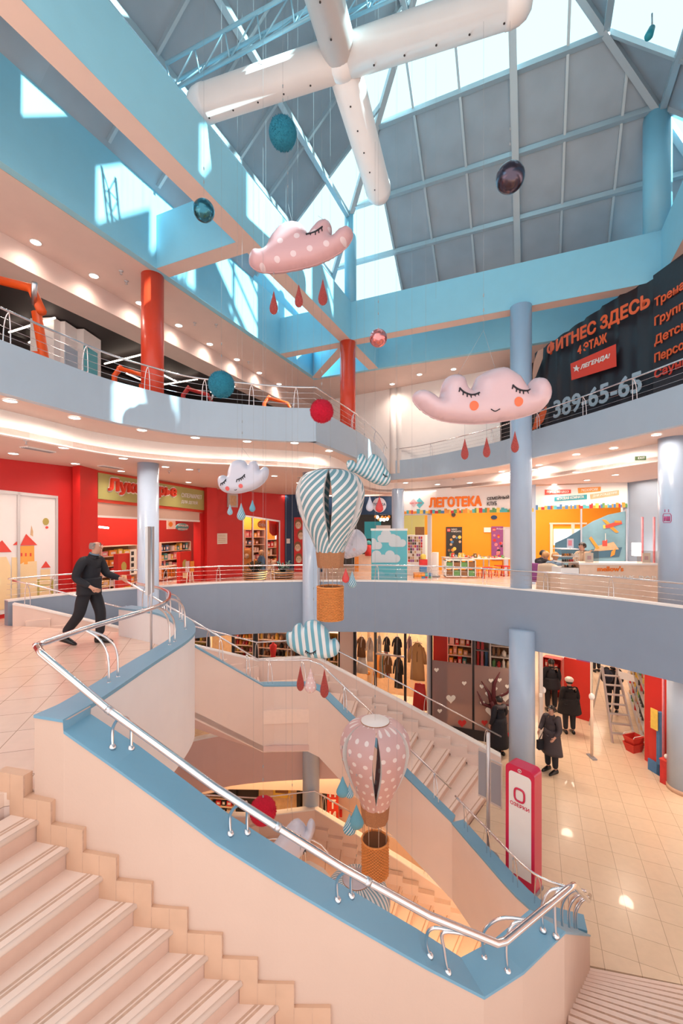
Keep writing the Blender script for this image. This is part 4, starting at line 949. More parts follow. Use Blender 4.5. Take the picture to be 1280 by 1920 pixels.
mb = MB(); pE.poly(mb, [(796, 900), (1010, 900), (1010, 1090), (796, 1090)], 0, .1, 'orange_wall'); struct('wall_orange_inner', mb, 'orange_wall', 'orange wall inside the family club')
o = thing_on('window_post', 'slim grey post between the club windows', 'post', pD, 804, 1080); pbox(pD, 'post', o, 801, 962, 808, 1094, .05, .1, 'grey_light'); pbox(pD, 'rail', o, 754, 963, 808, 966, .05, .1, 'grey_light')
o = thing_on('display_cabinet', 'cabinet covered with small portrait photographs in the club window', 'cabinet', pD, 778, 1080, -.8)
pbox(pD, 'body', o, 763, 1003, 797, 1056, -.8, .4, 'white'); pbox(pD, 'counter', o, 755, 1056, 806, 1094, -.6, .5, 'white'); mb = MB()
for i in range(7):
    for j in range(9): pD.box(mb, 765+i*3.9, 1006+j*5.4, 768+i*3.9, 1010.5+j*5.4, -.79, .01, rnd.choice(['pal_rd', 'pal_br', 'pal_tn', 'pal_bk', 'pal_wh', 'pal_pu']))
mb.build('photo_grid', 'pal_br', o); pbox(pD, 'picture', o, 778, 988, 795, 1003, -.8, .02, 'pal_br')
o = thing_on('figurine', 'toy figure in red and blue sitting on stacked coloured bricks', 'toy', pD, 795, 1080, .1); c = pD.hit(793, 1086, .1)
mb = MB(); 
for k in range(10): mb.cbox(c+Vector(((k % 5)*.14-.3, 0, (k//5)*.13)), .13, .3, .12, 0, rnd.choice(BR))
mb.build('brick_base', 'pal_or', o); mb = MB(); mb.cbox(c+Vector((0, 0, .3)), .26, .2, .2, 0, 'pal_bl'); mb.build('legs', 'pal_bl', o); mb = MB(); mb.cbox(c+Vector((0, 0, .5)), .3, .18, .28, 0, 'pal_rd'); mb.build('torso', 'pal_rd', o); mb = MB(); mb.lathe([(.1, 0), (.11, .02), (.11, .16), (.06, .2)], c+Vector((0, 0, .79)), 12, 'pal_ye'); mb.build('head', 'pal_ye', o)
o = thing_on('pedestal', 'white standing lightbox column in front of the orange wall', 'stand', pD, 815, 1084, -.4); pbox(pD, 'body', o, 809, 1036, 819, 1082, -.4, .25, 'white'); pbox(pD, 'base', o, 809, 1080, 821, 1084, -.35, .3, 'grey')
def eposter(x0, y0, x1, y1, label, base, blobs, title):
    o = thing_on('poster', label, 'poster', pE, x0, y1, .02); pbox(pE, 'sheet', o, x0, y0, x1, y1, .05, .02, base); r2 = random.Random(x0); mb = MB()
    for k in range(16):
        x = r2.uniform(x0+3, x1-3); y = r2.uniform(y0+16, y1-3); r = r2.uniform(1.8, 3.6); pE.poly(mb, [(min(x1, max(x0, x+r*math.cos(t*.9))), min(y1, y+r*math.sin(t*.9))) for t in range(7)], .053+k*.0008, .002, r2.choice(blobs))
    mb.build('print', blobs[0], o); pbox(pE, 'logo', o, x0+2, y0+3, x0+8, y0+9, .056, .004, 'pal_rd'); ptext(pE, 'lettering', 'LEGO', 'text_white', x0+2.6, y0+7.4, x0+7.4, y0+7.4, 2.6, .062, .003, .0, o)
    for k, t_ in enumerate(title): ptext(pE, 'lettering', t_, 'text_white', x0+10, y0+6+k*4, x0+10+len(t_)*2.6, y0+6+k*4, 3, .058, .003, .0, o)
eposter(836, 988, 866, 1056, 'dark poster with red logo and bronze crowd on the orange wall', 'pal_bk', ['pal_or', 'pal_br', 'pal_tn', 'pal_bl', 'pal_ye'], ['NEXO', 'KNIGHTS'])
eposter(921, 987, 943, 1050, 'lilac poster with red logo and dark haired figures near the grey door', 'pal_pu', ['pal_or', 'pal_rd', 'pal_bk', 'pal_tn', 'pal_pk'], ['Friends'])
o = thing_on('door_set', 'pale grey glazed door behind the play tables', 'door', pE, 955, 1080); pbox(pE, 'frame', o, 943, 988, 975, 1077, .05, .1, 'grey_light'); pbox(pE, 'leaf', o, 946, 991, 956, 1076, .08, .03, 'cloud_white'); pbox(pE, 'leaf', o, 959, 991, 970, 1076, .08, .03, 'cloud_white'); pbox(pE, 'handle', o, 957, 1030, 958, 1040, .12, .02, 'steel')
o = thing_on('clock', 'round black clock high on the orange wall', 'clock', pE, 850, 965, .05); mb = MB(); pE.poly(mb, [(850+4*math.cos(t*.5), 965+4*math.sin(t*.5)) for t in range(13)], .08, .05, 'pal_bk'); mb.build('face', 'pal_bk', o)
o = thing_on('wall_sign', 'dark blue oval sign high on the orange wall', 'sign', pE, 926, 970, .05); mb = MB(); pE.poly(mb, [(926+6*math.cos(t*.5), 970+4*math.sin(t*.5)) for t in range(13)], .07, .03, 'navy'); mb.build('board', 'navy', o)
o = thing_on('wall_sign', 'small white sign box left of the lilac poster', 'sign', pE, 914, 995, .05); pbox(pE, 'board', o, 907, 989, 920, 998, .07, .05, 'white')
# play furniture
def table(c, w, d, h, top, leg, label, rz=0, group=None):
    o = empty('play_table', c, label, 'table', group); mb = MB(); mb.cbox(Vector(c)+Vector((0, 0, h-.04)), w, d, .04, rz, top); mb.build('tabletop', top, o)
    for i in (-1, 1):
        for j in (-1, 1): mb = MB(); x, y = i*(w/2-.05), j*(d/2-.05); mb.cbox(Vector(c)+Vector((x*math.cos(rz)-y*math.sin(rz), x*math.sin(rz)+y*math.cos(rz), 0)), .05, .05, h-.04, rz, leg); mb.build('leg', leg, o)
    return o
def flo(px, Y): v = P(px, 990, Y); v.z = 0; return v
tbs = [table(flo(872, 18.6), 1.9, .8, .72, 'grey_light', 'white', 'grey play table heaped with bricks near the dark poster'), table(flo(915, 18.2), 1.6, .8, .72, 'pal_wh', 'pal_or', 'white play table with orange legs near the lilac poster')]
for c, k in ((flo(872, 18.6), 26), (flo(915, 18.2), 18)):
    for i in range(k): item('toy_brick', rnd.choice(['rd', 'ye', 'bl', 'wh', 'tq', 'or', 'gr', 'pk', 'br']), (c.x+rnd.uniform(-.7, .7), c.y+rnd.uniform(-.3, .3), .72), .1, .08, rnd.choice((.06, .1, .18)), rnd.uniform(0, 1), 'small coloured toy construction on the play tables', 'toys on the play tables')
def stool(px, Y, m, label):
    c = flo(px, Y); o = empty('stool', c, label, 'stool', 'coloured stools at the play tables'); mb = MB(); mb.cbox(c+Vector((0, 0, .4)), .3, .3, .035, .3, m); mb.build('seat', m, o)
    for i in (-1, 1):
        for j in (-1, 1): mb = MB(); mb.tube([c+Vector((i*.12, j*.12, .4)), c+Vector((i*.15, j*.15, 0))], .016, 6, m); mb.build('leg', m, o)
for px, Y in ((842, 17.8), (899, 17.2), (912, 17.0), (925, 17.3), (936, 17.8), (948, 17.6), (888, 17.6)): stool(px, Y, 'pal_or' if px % 2 else 'pal_rd', 'orange or red stool at the play tables')
o = empty('cubby_shelf', flo(863, 17.0), 'low white cubby shelf with green bins below the play table', 'shelf'); c = flo(835, 17.0); W = 1.2
for r in range(3): mb = MB(); mb.box(c.x, c.x+W, c.y, c.y+.35, .05+r*.32, .08+r*.32, 'white'); mb.build('shelf_board', 'white', o)
for r in range(5): mb = MB(); mb.box(c.x+r*(W-.03)/4, c.x+r*(W-.03)/4+.03, c.y, c.y+.35, .05, .72, 'white'); mb.build('divider', 'white', o)
for r in range(2):
    for k in range(4): mb = MB(); mb.box(c.x+.05+k*.29, c.x+.28+k*.29, c.y+.02, c.y+.33, .09+r*.32, .3+r*.32, 'pal_gr' if (k+r) % 2 else 'pal_br'); tag(mb.build('storage_bin', 'pal_gr'), 'fabric bin in the low white cubby shelf', 'bin', 'bins in the cubby shelf')
# ---- right club sign and mural
pG = pspan(P(1004, 990, 15.2), P(1178, 990, 14.4))
o = thing_on('shop_sign', 'white shop sign with four coloured label strips above the mural', 'sign', pG, 1090, 940)
mb = MB(); pG.poly(mb, [(1004, 912), (1176, 903), (1176, 950), (1004, 956)], .03, .2, 'white'); mb.build('board', 'white', o)
brickrow(pG, 1004, 1176, lambda x: 953-(x-1004)*.03, o, 30, 9)
for pts, m_, t_, xa, ya, xb, yb in (([(1021, 918), (1070, 918), (1070, 925), (1021, 928)], 'castle_roof', 'ГОРОД ИЗ LEGO!', 1025, 925.5, 1066, 924.5), ([(1083, 915), (1126, 912.5), (1126, 921), (1084, 925)], 'pal_or', 'ЭКСКУРСИИ', 1089, 922, 1120, 919.5), ([(1039, 932), (1100, 927), (1100, 936), (1039, 940)], 'teal', 'ИГРОВАЯ КОМНАТА', 1044, 938, 1094, 933.5), ([(1106, 927), (1160, 919), (1160, 928), (1107, 936)], 'pal_tn', 'ДНИ РОЖДЕНИЯ', 1111, 933, 1156, 926)):
    mb = MB(); pG.poly(mb, pts, .05, .03, m_); mb.build('label_strip', m_, o); ptext(pG, 'lettering', t_, 'text_white', xa, ya, xb, yb, 5, .06, .008, .008, o)
mb = MB(); pG.poly(mb, [(990, 905), (1004, 905), (1004, 1100), (990, 1100)], .05, .3, 'column_blue'); struct('wall_club_pier', mb, 'column_blue', 'narrow pier between the club signs')
pG2 = pspan(P(1004, 990, 18.5), P(1178, 990, 17.8))
mb = MB(); pG2.poly(mb, [(1000, 890), (1180, 890), (1180, 1090), (1000, 1090)], 0, .1, 'orange_wall'); struct('wall_orange_room', mb, 'orange_wall', 'orange wall behind the mural')
o = thing_on('window_bright', 'bright daylight window on the orange wall behind the cafe', 'window', pG2, 1055, 1010, .05); pbox(pG2, 'pane', o, 1038, 992, 1098, 1022, .05, .03, 'window_glow'); pbox(pG2, 'frame', o, 1030, 980, 1100, 983, .07, .04, 'paper'); pbox(pG2, 'frame', o, 1071, 982, 1077, 1022, .07, .04, 'paper')
pbox(pG2, 'frame', o, 1031, 982, 1036, 1050, .07, .04, 'paper')
mb = MB(); pG.poly(mb, [(1040, 1018), (1062, 1008), (1088, 992), (1110, 978), (1140, 965), (1174, 958), (1174, 1060), (1040, 1060)], -.05, .03, 'sky_mural' if 'sky_mural' in M else 'pal_tq')
o = empty('window_mural', pG.hit(1090, 1060), 'blue window mural of an orange propeller plane over a ship', 'mural')
mat('mural_blue', (.18, .36, .45), .5, var=.5, vscale=1.6); mat('mural_dark', (.05, .14, .22), .5)
mb.m = [0]*len(mb.m); mb.mats = ['mural_blue']; mb.build('sheet', 'mural_blue', o)
def mural(pts, m_, off=-.03): mb = MB(); pG.poly(mb, pts, off, .006, m_); mb.build('print', m_, o)
mural([(1040, 1018), (1062, 1008), (1088, 994), (1092, 1030), (1088, 1048), (1040, 1048)], 'mural_dark', -.04)
mural([(1128, 974), (1136, 975), (1160, 998), (1154, 999), (1143, 990)], 'pal_or'); mural([(1132, 986), (1150, 980), (1164, 976), (1166, 982), (1150, 987), (1140, 990), (1132, 990)], 'castle_roof', -.02); mural([(1130, 985), (1134, 984), (1135, 991), (1131, 991)], 'pal_ye', -.015); mural([(1152, 976), (1164, 977), (1163, 980), (1152, 980)], 'pal_or', -.012)
mural([(1108, 1030), (1166, 1026), (1160, 1044), (1112, 1046)], 'mural_dark'); mural([(1118, 1024), (1150, 1016), (1160, 1030), (1112, 1034)], 'pal_tn', -.02); mural([(1104, 1009), (1108, 1006), (1124, 1028), (1118, 1030)], 'pal_or', -.015); mural([(1129, 1014), (1138, 1012), (1138, 1024), (1129, 1024)], 'castle_roof', -.012); mural([(1146, 1034), (1154, 1028), (1152, 1040), (1144, 1044)], 'pal_or', -.01); mural([(1134, 1000), (1135.4, 1000), (1135.4, 1014), (1134, 1014)], 'pal_wh', -.01)
for x, w in ((1088, 3), (1173, 3)): pbox(pG, 'mullion', o, x, 954, x+w, 1090, .02, .06, 'steel')
# blue wall and posts at the far right
mb = MB(); a = P(1178, 990, 14.4); b = P(1330, 990, 11.5); pW = pspan(a, b); mb.prism([(a.x, a.y), (b.x, b.y), (b.x+.2, b.y+.2), (a.x+.2, a.y+.2)], 0, 3.5, 'fascia_blue'); struct('wall_right_blue', mb, 'fascia_blue', 'blue grey wall right of the mural')
for x in (1204, 1226): c = flo(x, 12.6); o = empty('rod', c, 'tall copper coloured pole before the blue wall, '+('left one' if x < 1210 else 'right one'), 'pole'); mb = MB(); mb.tube([c, c+Vector((0, 0, 2.3))], .03, 10, 'pal_pk'); mb.lathe([(.1, 0), (.1, .02)], c, 14, 'steel'); mb.build('pole', 'pal_pk', o)
o = thing_on('menu_lightbox', 'small glowing yellow and white display behind the counter', 'display', pW, 1190, 1030, .5); pbox(pW, 'box', o, 1184, 1018, 1198, 1042, .5, .1, 'tube_glow')
# ---- cafe counter
pM = pspan(P(1086, 990, 10.35), P(1234, 990, 10.2)); o = thing_on('cafe_counter', 'long pale wood grain cafe counter with an orange name', 'counter', pM, 1150, 1120)
def low(pl, name, x0, x1, z0, z1, off, th, m, o):
    mb = MB(); a = pl.hit(x0, 990, off); b = pl.hit(x1, 990, off); n = Vector((pl.n.x, pl.n.y, 0))*th; a.z = b.z = z0
    mb.hexa([a, b, b-n, a-n]+[Vector((q.x, q.y, z1)) for q in (a, b, b-n, a-n)], m); return mb.build(name, m, o)
low(pM, 'front', 1086, 1234, .02, 1.10, 0, .6, 'wood_pale', o); low(pM, 'worktop', 1085, 1235, 1.10, 1.14, .03, .66, 'white', o); low(pM, 'front', 1050, 1086, .02, .88, .02, .6, 'wood_pale', o)
ptext(pM, 'lettering', 'mellow\'s', 'text_orange', 1120, 1071, 1168, 1071, 9, .01, .01, .03, o); ptext(pM, 'lettering_small', 'MILK BAR', 'text_white', 1150, 1084, 1232, 1085, 5, .01, .01, .01, o)
o = thing_on('display_case', 'low white pastry display case left of the wood counter', 'display case', pM, 1068, 1085); low(pM, 'base', 1051, 1085, .88, 1.02, .0, .55, 'white', o); low(pM, 'shelf', 1052, 1085, 1.14, 1.16, 0, .5, 'white', o); low(pM, 'shelf', 1052, 1085, 1.28, 1.30, 0, .5, 'white', o); low(pM, 'top', 1052, 1085, 1.46, 1.48, 0, .5, 'white', o)
mb = MB(); mb.local = True; low(pM, 'glass_front', 1052, 1085, 1.02, 1.46, .01, .006, 'glass_shop', o)
for zz in (1.02, 1.16, 1.30):
    for k in range(7): q = pM.hit(1055+k*4.4, 990, -.2); item('pastry', rnd.choice(['br', 'bk', 'rd', 'or', 'wh']), (q.x, q.y, zz), .045, .06, .06, 0, 'little pastry in the white display case', 'pastries in the display case', 'jar')
for x0, x1, lb in ((1087, 1122, 'clear acrylic box with a pink card on the left of the counter'), (1194, 1232, 'clear acrylic box with a pink card on the right of the counter')):
    o = thing_on('acrylic_box', lb, 'box', pM, x0, 1054); low(pM, 'front_pane', x0, x1, 1.14, 1.42, -.05, .008, 'glass_frost2' if 'glass_frost2' in M else 'glass_shop', o); low(pM, 'back_pane', x0, x1, 1.14, 1.42, -.35, .008, 'glass_shop', o)
    low(pM, 'lid', x0, x1, 1.42, 1.43, -.05, .3, 'glass_shop', o); low(pM, 'card', x0+10, x0+25, 1.15, 1.38, -.08, .01, 'paper', o); low(pM, 'emblem', x0+14, x0+21, 1.22, 1.31, -.06, .006, 'cloud_pink', o)
o = thing_on('price_sign', 'small pink sign standing on the pastry case', 'sign', pM, 1067, 1020); low(pM, 'card', 1063, 1075, 1.5, 1.72, -.1, .01, 'cloud_white', o); low(pM, 'print', 1065, 1072, 1.55, 1.68, -.09, .005, 'pal_pk', o); low(pM, 'stem', 1068, 1070, 1.48, 1.5, -.1, .02, 'steel', o)
# exit sign and lift symbol
o = empty('exit_sign', P(1200, 859, 9.6), 'small dark green exit sign under the ceiling', 'sign'); mb = MB(); c = P(1200, 863, 9.6); mb.cbox(c, .21, .04, .09, -.3, 'green_exit'); mb.build('board', 'green_exit', o); text_obj('lettering', 'EXIT', 'text_white', c+Vector((-.07, -.03, .02)), Vector((.955, -.295, 0)), Vector((0, 0, 1)), .13, .045, .003, 0, o)
o = empty('lift_symbol', P(1250, 980, 8.8), 'magenta lift symbol with three passengers on the big column', 'sign')
def colpt(px, py, r=.283): # point on the column surface (centre 7.02, 9.1)
    dx = (px-HX)/F; a = dx*dx+1; b = -2*(7.02*dx+9.1); c = 7.02**2+9.1**2-r*r; D = max(0, b*b-4*a*c); return P(px, py, (-b-math.sqrt(D))/(2*a))
def colline(pts, r_=.006, m_='magenta', closed=False): mb = MB(); mb.tube([colpt(x, y) for x, y in pts], r_, 6, m_, closed); mb.build('line', m_, o)
colline([(1244, 963), (1256, 963), (1258, 966), (1258, 977), (1256, 980), (1244, 980), (1242.5, 977), (1242.5, 966)], closed=True)
for x in (1246, 1250, 1254): colline([(x, 968), (x, 977)], .014)
colline([(1246, 960), (1246, 955)]); colline([(1253, 955), (1253, 960)])
mat('poster_dummy', (.5, .5, .5))
# ---- fitness banner on the upper gallery
pF = pspan(P(996, 990, 12.35), P(1223, 990, 9.3)); pF2 = pspan(P(1223, 990, 9.3), P(1400, 990, 7.3))
o = thing_on('banner', 'big black fitness banner with orange headline and grey phone number', 'banner', pF, 1100, 780)
mb = MB(); n_ = 30; vs = []
A_, B_ = pF.hit(996, 990), pF.hit(1222, 990)
for i in range(n_+1):
    t = i/n_; q = A_.lerp(B_, t); w = .03*math.sin(i*1.7)+.02*math.sin(i*3.1); q = q+Vector((pF.n.x, pF.n.y, 0))*(w-.13)
    ztop = 7.0 if i == 0 else (7.0+.42*min(1, t*1.4)); vs += [(q.x, q.y, 4.3), (q.x, q.y, 5.2), (q.x, q.y, 6.2), (q.x, q.y, ztop)]
mb.add(vs, [(4*i+k, 4*i+4+k, 4*i+5+k, 4*i+1+k) for i in range(n_) for k in range(3)], 'banner_black', True); mb.build('cloth', 'banner_black', o)
ptext(pF, 'lettering', 'ФИТНЕС ЗДЕСЬ', 'banner_orange', 1026, 670, 1217, 579, 25, .05, .01, .03, o); ptext(pF, 'lettering', '4 ЭТАЖ', 'banner_orange', 1083, 665, 1137, 641, 16, .05, .01, .03, o)
mb = MB(); pF.poly(mb, [(1069, 682), (1154, 645), (1155, 687), (1071, 713)], .05, .01, 'banner_red'); mb.build('logo_field', 'banner_red', o)
ptext(pF, 'lettering', 'ЛЕГЕНДА!', 'text_white', 1088, 694, 1143, 672, 9, .065, .01, .03, o, ital=.25)
mb = MB(); pF.poly(mb, [(1080+(7 if k % 2 == 0 else 3)*math.sin(k*math.pi/5), 691-(7 if k % 2 == 0 else 3)*math.cos(k*math.pi/5)) for k in range(10)], .07, .01, 'text_white'); mb.build('star', 'text_white', o)
ptext(pF, 'phone_number', '389-65-65', 'banner_grey', 1038, 784, 1202, 733, 31, .05, .01, .022, o)
mb = MB(); pF.poly(mb, [(997, 806), (1004, 782), (1024, 762), (1024, 772), (1018, 790), (1006, 803)], .05, .008, 'banner_orange'); mb.build('photo_print', 'banner_orange', o); mb = MB(); pF.poly(mb, [(998, 700), (994+6, 680), (1008, 658), (1018, 653), (1017, 672), (1010, 690), (1004, 706), (998, 712)], .05, .008, 'skin'); mb.build('photo_print', 'skin', o)
o = thing_on('banner', 'second dark fitness banner with an orange list at the right edge', 'banner', pF2, 1260, 700)
mb = MB(); A_, B_ = pF2.hit(1224, 990), pF2.hit(1400, 990); n = Vector((pF2.n.x, pF2.n.y, 0))*.02
mb.hexa([(q.x, q.y, 4.3) for q in (A_, B_, B_-n, A_-n)]+[(q.x, q.y, 7.42) for q in (A_, B_, B_-n, A_-n)], 'banner_black'); mb.build('cloth', 'banner_black', o)
for t_, y, w, m_ in (('Тренажеры', 580, 118, 'banner_orange'), ('Групповые', 615, 114, 'banner_orange'), ('Детский', 650, 86, 'banner_orange'), ('Персональные', 684, 150, 'banner_orange'), ('Сауны', 714, 66, 'banner_red')):
    zz = pF2.hit(1226, y, .03).z; a = pF2.hit(1227, y, .03); b = pF2.hit(1227+w, y, .03); b.z = a.z; text_obj('lettering', t_, m_, a, (b-a).normalized(), Vector((0, 0, 1)), (b-a).length, .225, .01, .02, o)
# window behind the banner
pF3 = pspan(P(990, 990, 14.5), P(1180, 990, 12.0)); o = thing_on('gallery_window', 'grey white framed window with diagonal braces behind the banner', 'window', pF3, 1050, 640)
mb = MB(); pF3.poly(mb, [(996, 560), (1140, 520), (1140, 740), (996, 760)], 0, .05, 'grey_light'); mb.build('pane', 'grey_light', o)
for a, b in (((1000, 660), (1000, 560)), ((1000, 610), (1140, 575)), ((1050, 640), (1050, 560)), ((1008, 612), (1040, 640)), ((1075, 565), (1108, 590)), ((1100, 598), (1130, 560)), ((1120, 600), (1120, 540))): mb = MB(); mb.bar(pF3.hit(*a, .1), pF3.hit(*b, .1), .1, .1, 'white'); mb.build('brace', 'white', o)
pF4 = pspan(P(935, 990, 15.0), P(1000, 990, 14.2)); mb = MB(); pF4.poly(mb, [(934, 640), (1000, 625), (1000, 850), (934, 850)], 0, .1, 'dark'); struct('wall_dark_upper', mb, 'dark', 'flat dark sheet for the shaded opening beside the tall column')  # dark sheet painted in place of the shade inside the opening
# white wall of upper gallery
pH3 = pspan(P(612, 990, 18.0), P(700, 990, 17.2)); pH4 = pspan(P(700, 990, 17.2), P(936, 990, 14.8))
mb = MB(); a, b, c = P(612, 990, 18.4), P(715, 990, 17.1), P(937, 990, 14.7); path = [Vector((a.x, a.y, 7.43)), Vector((b.x, b.y, 7.43)), Vector((c.x, c.y, 7.43))]; strip(mb, path, offset(path, .2), 3.4, m='white_wall'); struct('wall_upper_white', mb, 'white_wall', 'white wall of the upper gallery')
for x, Y in ((738, 16.9), (750, 16.8)): q = P(x, 990, Y); mb = MB(); mb.lathe([(.16, 0), (.16, 3.33)], (q.x, q.y, 4.1), 20, 'white_wall'); tag(mb.build('pilaster', 'white_wall'), 'slim white pilaster on the upper white wall, '+('left' if x < 745 else 'right')+' of two', 'pilaster')
# ---- gym behind the upper gallery
mb = MB(); uvbox(mb, -16, -4.9, -14, 7, 7.0, 7.1, 'dark'); struct('ceiling_gym', mb, 'dark', 'black gym ceiling')
mb = MB(); uvbox(mb, -12, -11.8, -14, 7, 4.1, 7.0, 'dark'); uvbox(mb, -12, -2.4, 7, 7.2, 4.1, 7.43, 'white_wall'); struct('wall_gym', mb, 'dark', 'dark gym wall')
pJ = pspan(P(101, 990, 10.2), P(188, 990, 11.9)); o = thing_on('gym_pier', 'white pier with light blue lower panels between the gym openings', 'pier', pJ, 145, 700)
for x0, x1, yt, yb, off, m_ in ((101, 124, 590, 720, 0, 'white_wall'), (122, 157, 590, 720, .12, 'white_wall'), (157, 189, 590, 720, .3, 'white_wall')):
    mb = MB(); a = pJ.hit(x0, 990, off); b = pJ.hit(x1, 990, off); n = Vector((pJ.n.x, pJ.n.y, 0))*.6; mb.hexa([(q.x, q.y, 4.1) for q in (a, b, b-n, a-n)]+[(q.x, q.y, 6.97) for q in (a, b, b-n, a-n)], m_); mb.build('face', m_, o)
pbox(pJ, 'panel', o, 122, 655, 155, 700, .14, .02, 'fascia_pale'); pbox(pJ, 'panel', o, 158, 655, 183, 712, .32, .02, 'sky_board')
for a, b in (((17, 623), (103, 596)), ((90, 640), (104, 645)), ((196, 682), (265, 665)), ((237, 700), (264, 712)), ((306, 721), (370, 711)), ((306, 703), (330, 715)), ((10, 660), (60, 640)), ((395, 735), (440, 725))):
    mb = MB(); mb.tube([PZ(*a, 6.85), PZ(*b, 6.85)], .022, 8, 'tube_glow'); tag(mb.build('tube_lamp', 'tube_glow'), 'slim warm tube lamp under the black gym ceiling', 'lamp', 'tube lamps of the gym')
for k in range(3): a = UV(-7.4-k*1.1, -9, 6.8); b = UV(-7.4-k*1.1, 5, 6.8); mb = MB(); mb.tube([a, b], .14, 12, 'dark'); tag(mb.build('ventilation_pipe', 'dark'), 'dark round ventilation pipe under the gym ceiling', 'pipe', 'ventilation pipes of the gym')
def machine(px, py, Y, s, label, kind=0):
    c = P(px, py, Y); c.z = 4.1; o = empty('gym_machine', c, label, 'machine'); m_ = 'gym_orange' if kind == 0 else 'gym_red'
    def T_(nm, pts, r, mm=m_): mb = MB(); mb.tube([c+Vector(p)*s for p in pts], r*s, 8, mm); mb.build(nm, mm, o)
    T_('upright', [(-.3, 0, 0), (-.3, 0, 1.5), (-.1, 0, 1.75)], .07); T_('upright', [(.5, .2, 0), (.35, .1, 1.3)], .06); T_('arm', [(-.2, 0, 1.7), (.5, -.2, 1.45), (.7, -.3, 1.1)], .055)
    T_('cross_bar', [(-.3, 0, .7), (.45, .15, .75)], .05); T_('handle', [(.6, -.3, 1.2), (.75, -.5, 1.35)], .03, 'steel')
    mb = MB(); mb.cbox(c+Vector((.15, -.2, .45))*s, .5*s, .35*s, .1*s, .3, 'black'); mb.build('seat', 'black', o)
    mb = MB(); mb.lathe([(.2*s, -.03), (.2*s, .03)], c+Vector((-.35, -.15, 1.0))*s, 18, 'black', axis=(0, 1, 0)); mb.build('weight_plate', 'black', o)
machine(8, 600, 7.6, 1.35, 'orange weight machine at the left edge of the gym'); machine(172, 690, 8.9, .62, 'small orange weight machine before the white pier'); machine(236, 700, 9.6, .85, 'orange weight machine left of the red column', 0); machine(212, 700, 11.4, .7, 'dark red weight machine left of the red column', 1)
machine(362, 740, 11.0, .85, 'red weight machine right of the red column', 1); machine(395, 745, 12.6, .7, 'dark red machine behind the teal pompom', 1); machine(512, 760, 11.5, .8, 'orange weight machine near the end of the gym railing'); machine(540, 760, 13.0, .7, 'slim orange weight machine at the end of the gym railing')
# ================================================================= lower floor shops
ZL = -4.1
def lowflo(px, Y, z=ZL): v = P(px, 990, Y); v.z = z; return v
pQ = pspan(P(662, 990, 13.8), P(962, 990, 12.0))
def fr(name, pl, o, x0, x1, z0, z1, off, th, m):
    mb = MB(); a = pl.hit(x0, 990, off); b = pl.hit(x1, 990, off); n = Vector((pl.n.x, pl.n.y, 0))*th
    mb.hexa([Vector((q.x, q.y, z0)) for q in (a, b, b-n, a-n)]+[Vector((q.x, q.y, z1)) for q in (a, b, b-n, a-n)], m); return mb.build(name, m, o)
o = empty('storefront', pQ.hit(810, 1300), 'black framed glass front of the clothes shop and heart window', 'shop front')
for x0, x1, m_ in ((662, 667, 'black'), (701, 705, 'black'), (757, 761, 'black'), (800, 803, 'alu'), (803, 807, 'grey'), (807, 810, 'black'), (885, 889, 'black'), (960, 964, 'alu')): fr('mullion', pQ, o, x0, x1, ZL, -.92, .02, .08, m_)
fr('plinth', pQ, o, 810, 962, ZL, ZL+.28, .03, .1, 'dark'); fr('plinth', pQ, o, 662, 810, ZL, ZL+.1, .03, .1, 'dark'); fr('transom', pQ, o, 704, 758, -1.98, -1.93, .03, .06, 'steel')
for x0, x1 in ((667, 701), (705, 757), (761, 800), (810, 885), (889, 960)): fr('pane', pQ, o, x0, x1, ZL+.1, -.92, 0, .008, 'glass_shop')
for x0, x1 in ((810, 885), (889, 960)): fr('frosted_film', pQ, o, x0, x1, ZL+.28, -1.95, .015, .006, 'glass_frost')
def heart(x, y, s, m_='paper', off=.03):
    pts = []
    for k in range(20): t = k/20*2*math.pi; pts.append((x+s*16*math.sin(t)**3/16, y-s*(13*math.cos(t)-5*math.cos(2*t)-2*math.cos(3*t)-math.cos(4*t))/16))
    mb = MB(); pQ.poly(mb, pts, off, .006, m_); mb.build('heart_sticker', m_, o)
for x, y, s in ((818, 1256, 4.5), (870, 1281, 4.5), (845, 1310, 9), (824, 1333, 4.5), (920, 1276, 4.5), (936, 1275, 4.5), (903, 1287, 4.5), (928, 1292, 4.5), (951, 1287, 4.5), (914, 1301, 5), (947, 1307, 9.5), (919, 1333, 9.5), (904, 1318, 4.5), (953, 1327, 5)): heart(x, y, s)
heart(908, 1355, 6, 'pal_rd'); heart(955, 1378, 6, 'pal_rd'); heart(866, 1356, 8, 'pal_rd', .032)
mat('tree_print', (.10, .01, .015), .6)
def branch(pts, w): 
    mb = MB(); c = [pQ.hit(x, y, .04) for x, y in pts]; mb.tube(c, w, 6, 'tree_print'); mb.build('tree_print', 'tree_print', o)
branch([(927, 1380), (926, 1340), (925, 1322), (921, 1314)], [.12, .09, .09, .08]); branch([(925, 1325), (925, 1300), (926, 1282), (937, 1260)], [.08, .06, .05, .01]); branch([(923, 1320), (915, 1297), (902, 1277)], [.08, .04, .01]); branch([(924, 1326), (905, 1320), (894, 1296)], [.06, .04, .01]); branch([(926, 1318), (938, 1305), (950, 1300), (958, 1287)], [.07, .04, .03, .01]); branch([(927, 1330), (940, 1322), (960, 1322)], [.05, .03, .02])
struct('wall_clothes_back', wallz(pQ, -1, 5.3, ZL, -.92, .1, 'pal_tn', off=-2.4), 'pal_tn', 'back wall of the clothes shop')
fr_ = empty('partition', pQ.hit(820, 1230), 'red partition inside the household shop', 'partition'); fr('panel', pQ, fr_, 812, 838, ZL, -.92, -.5, .05, 'red_panel')
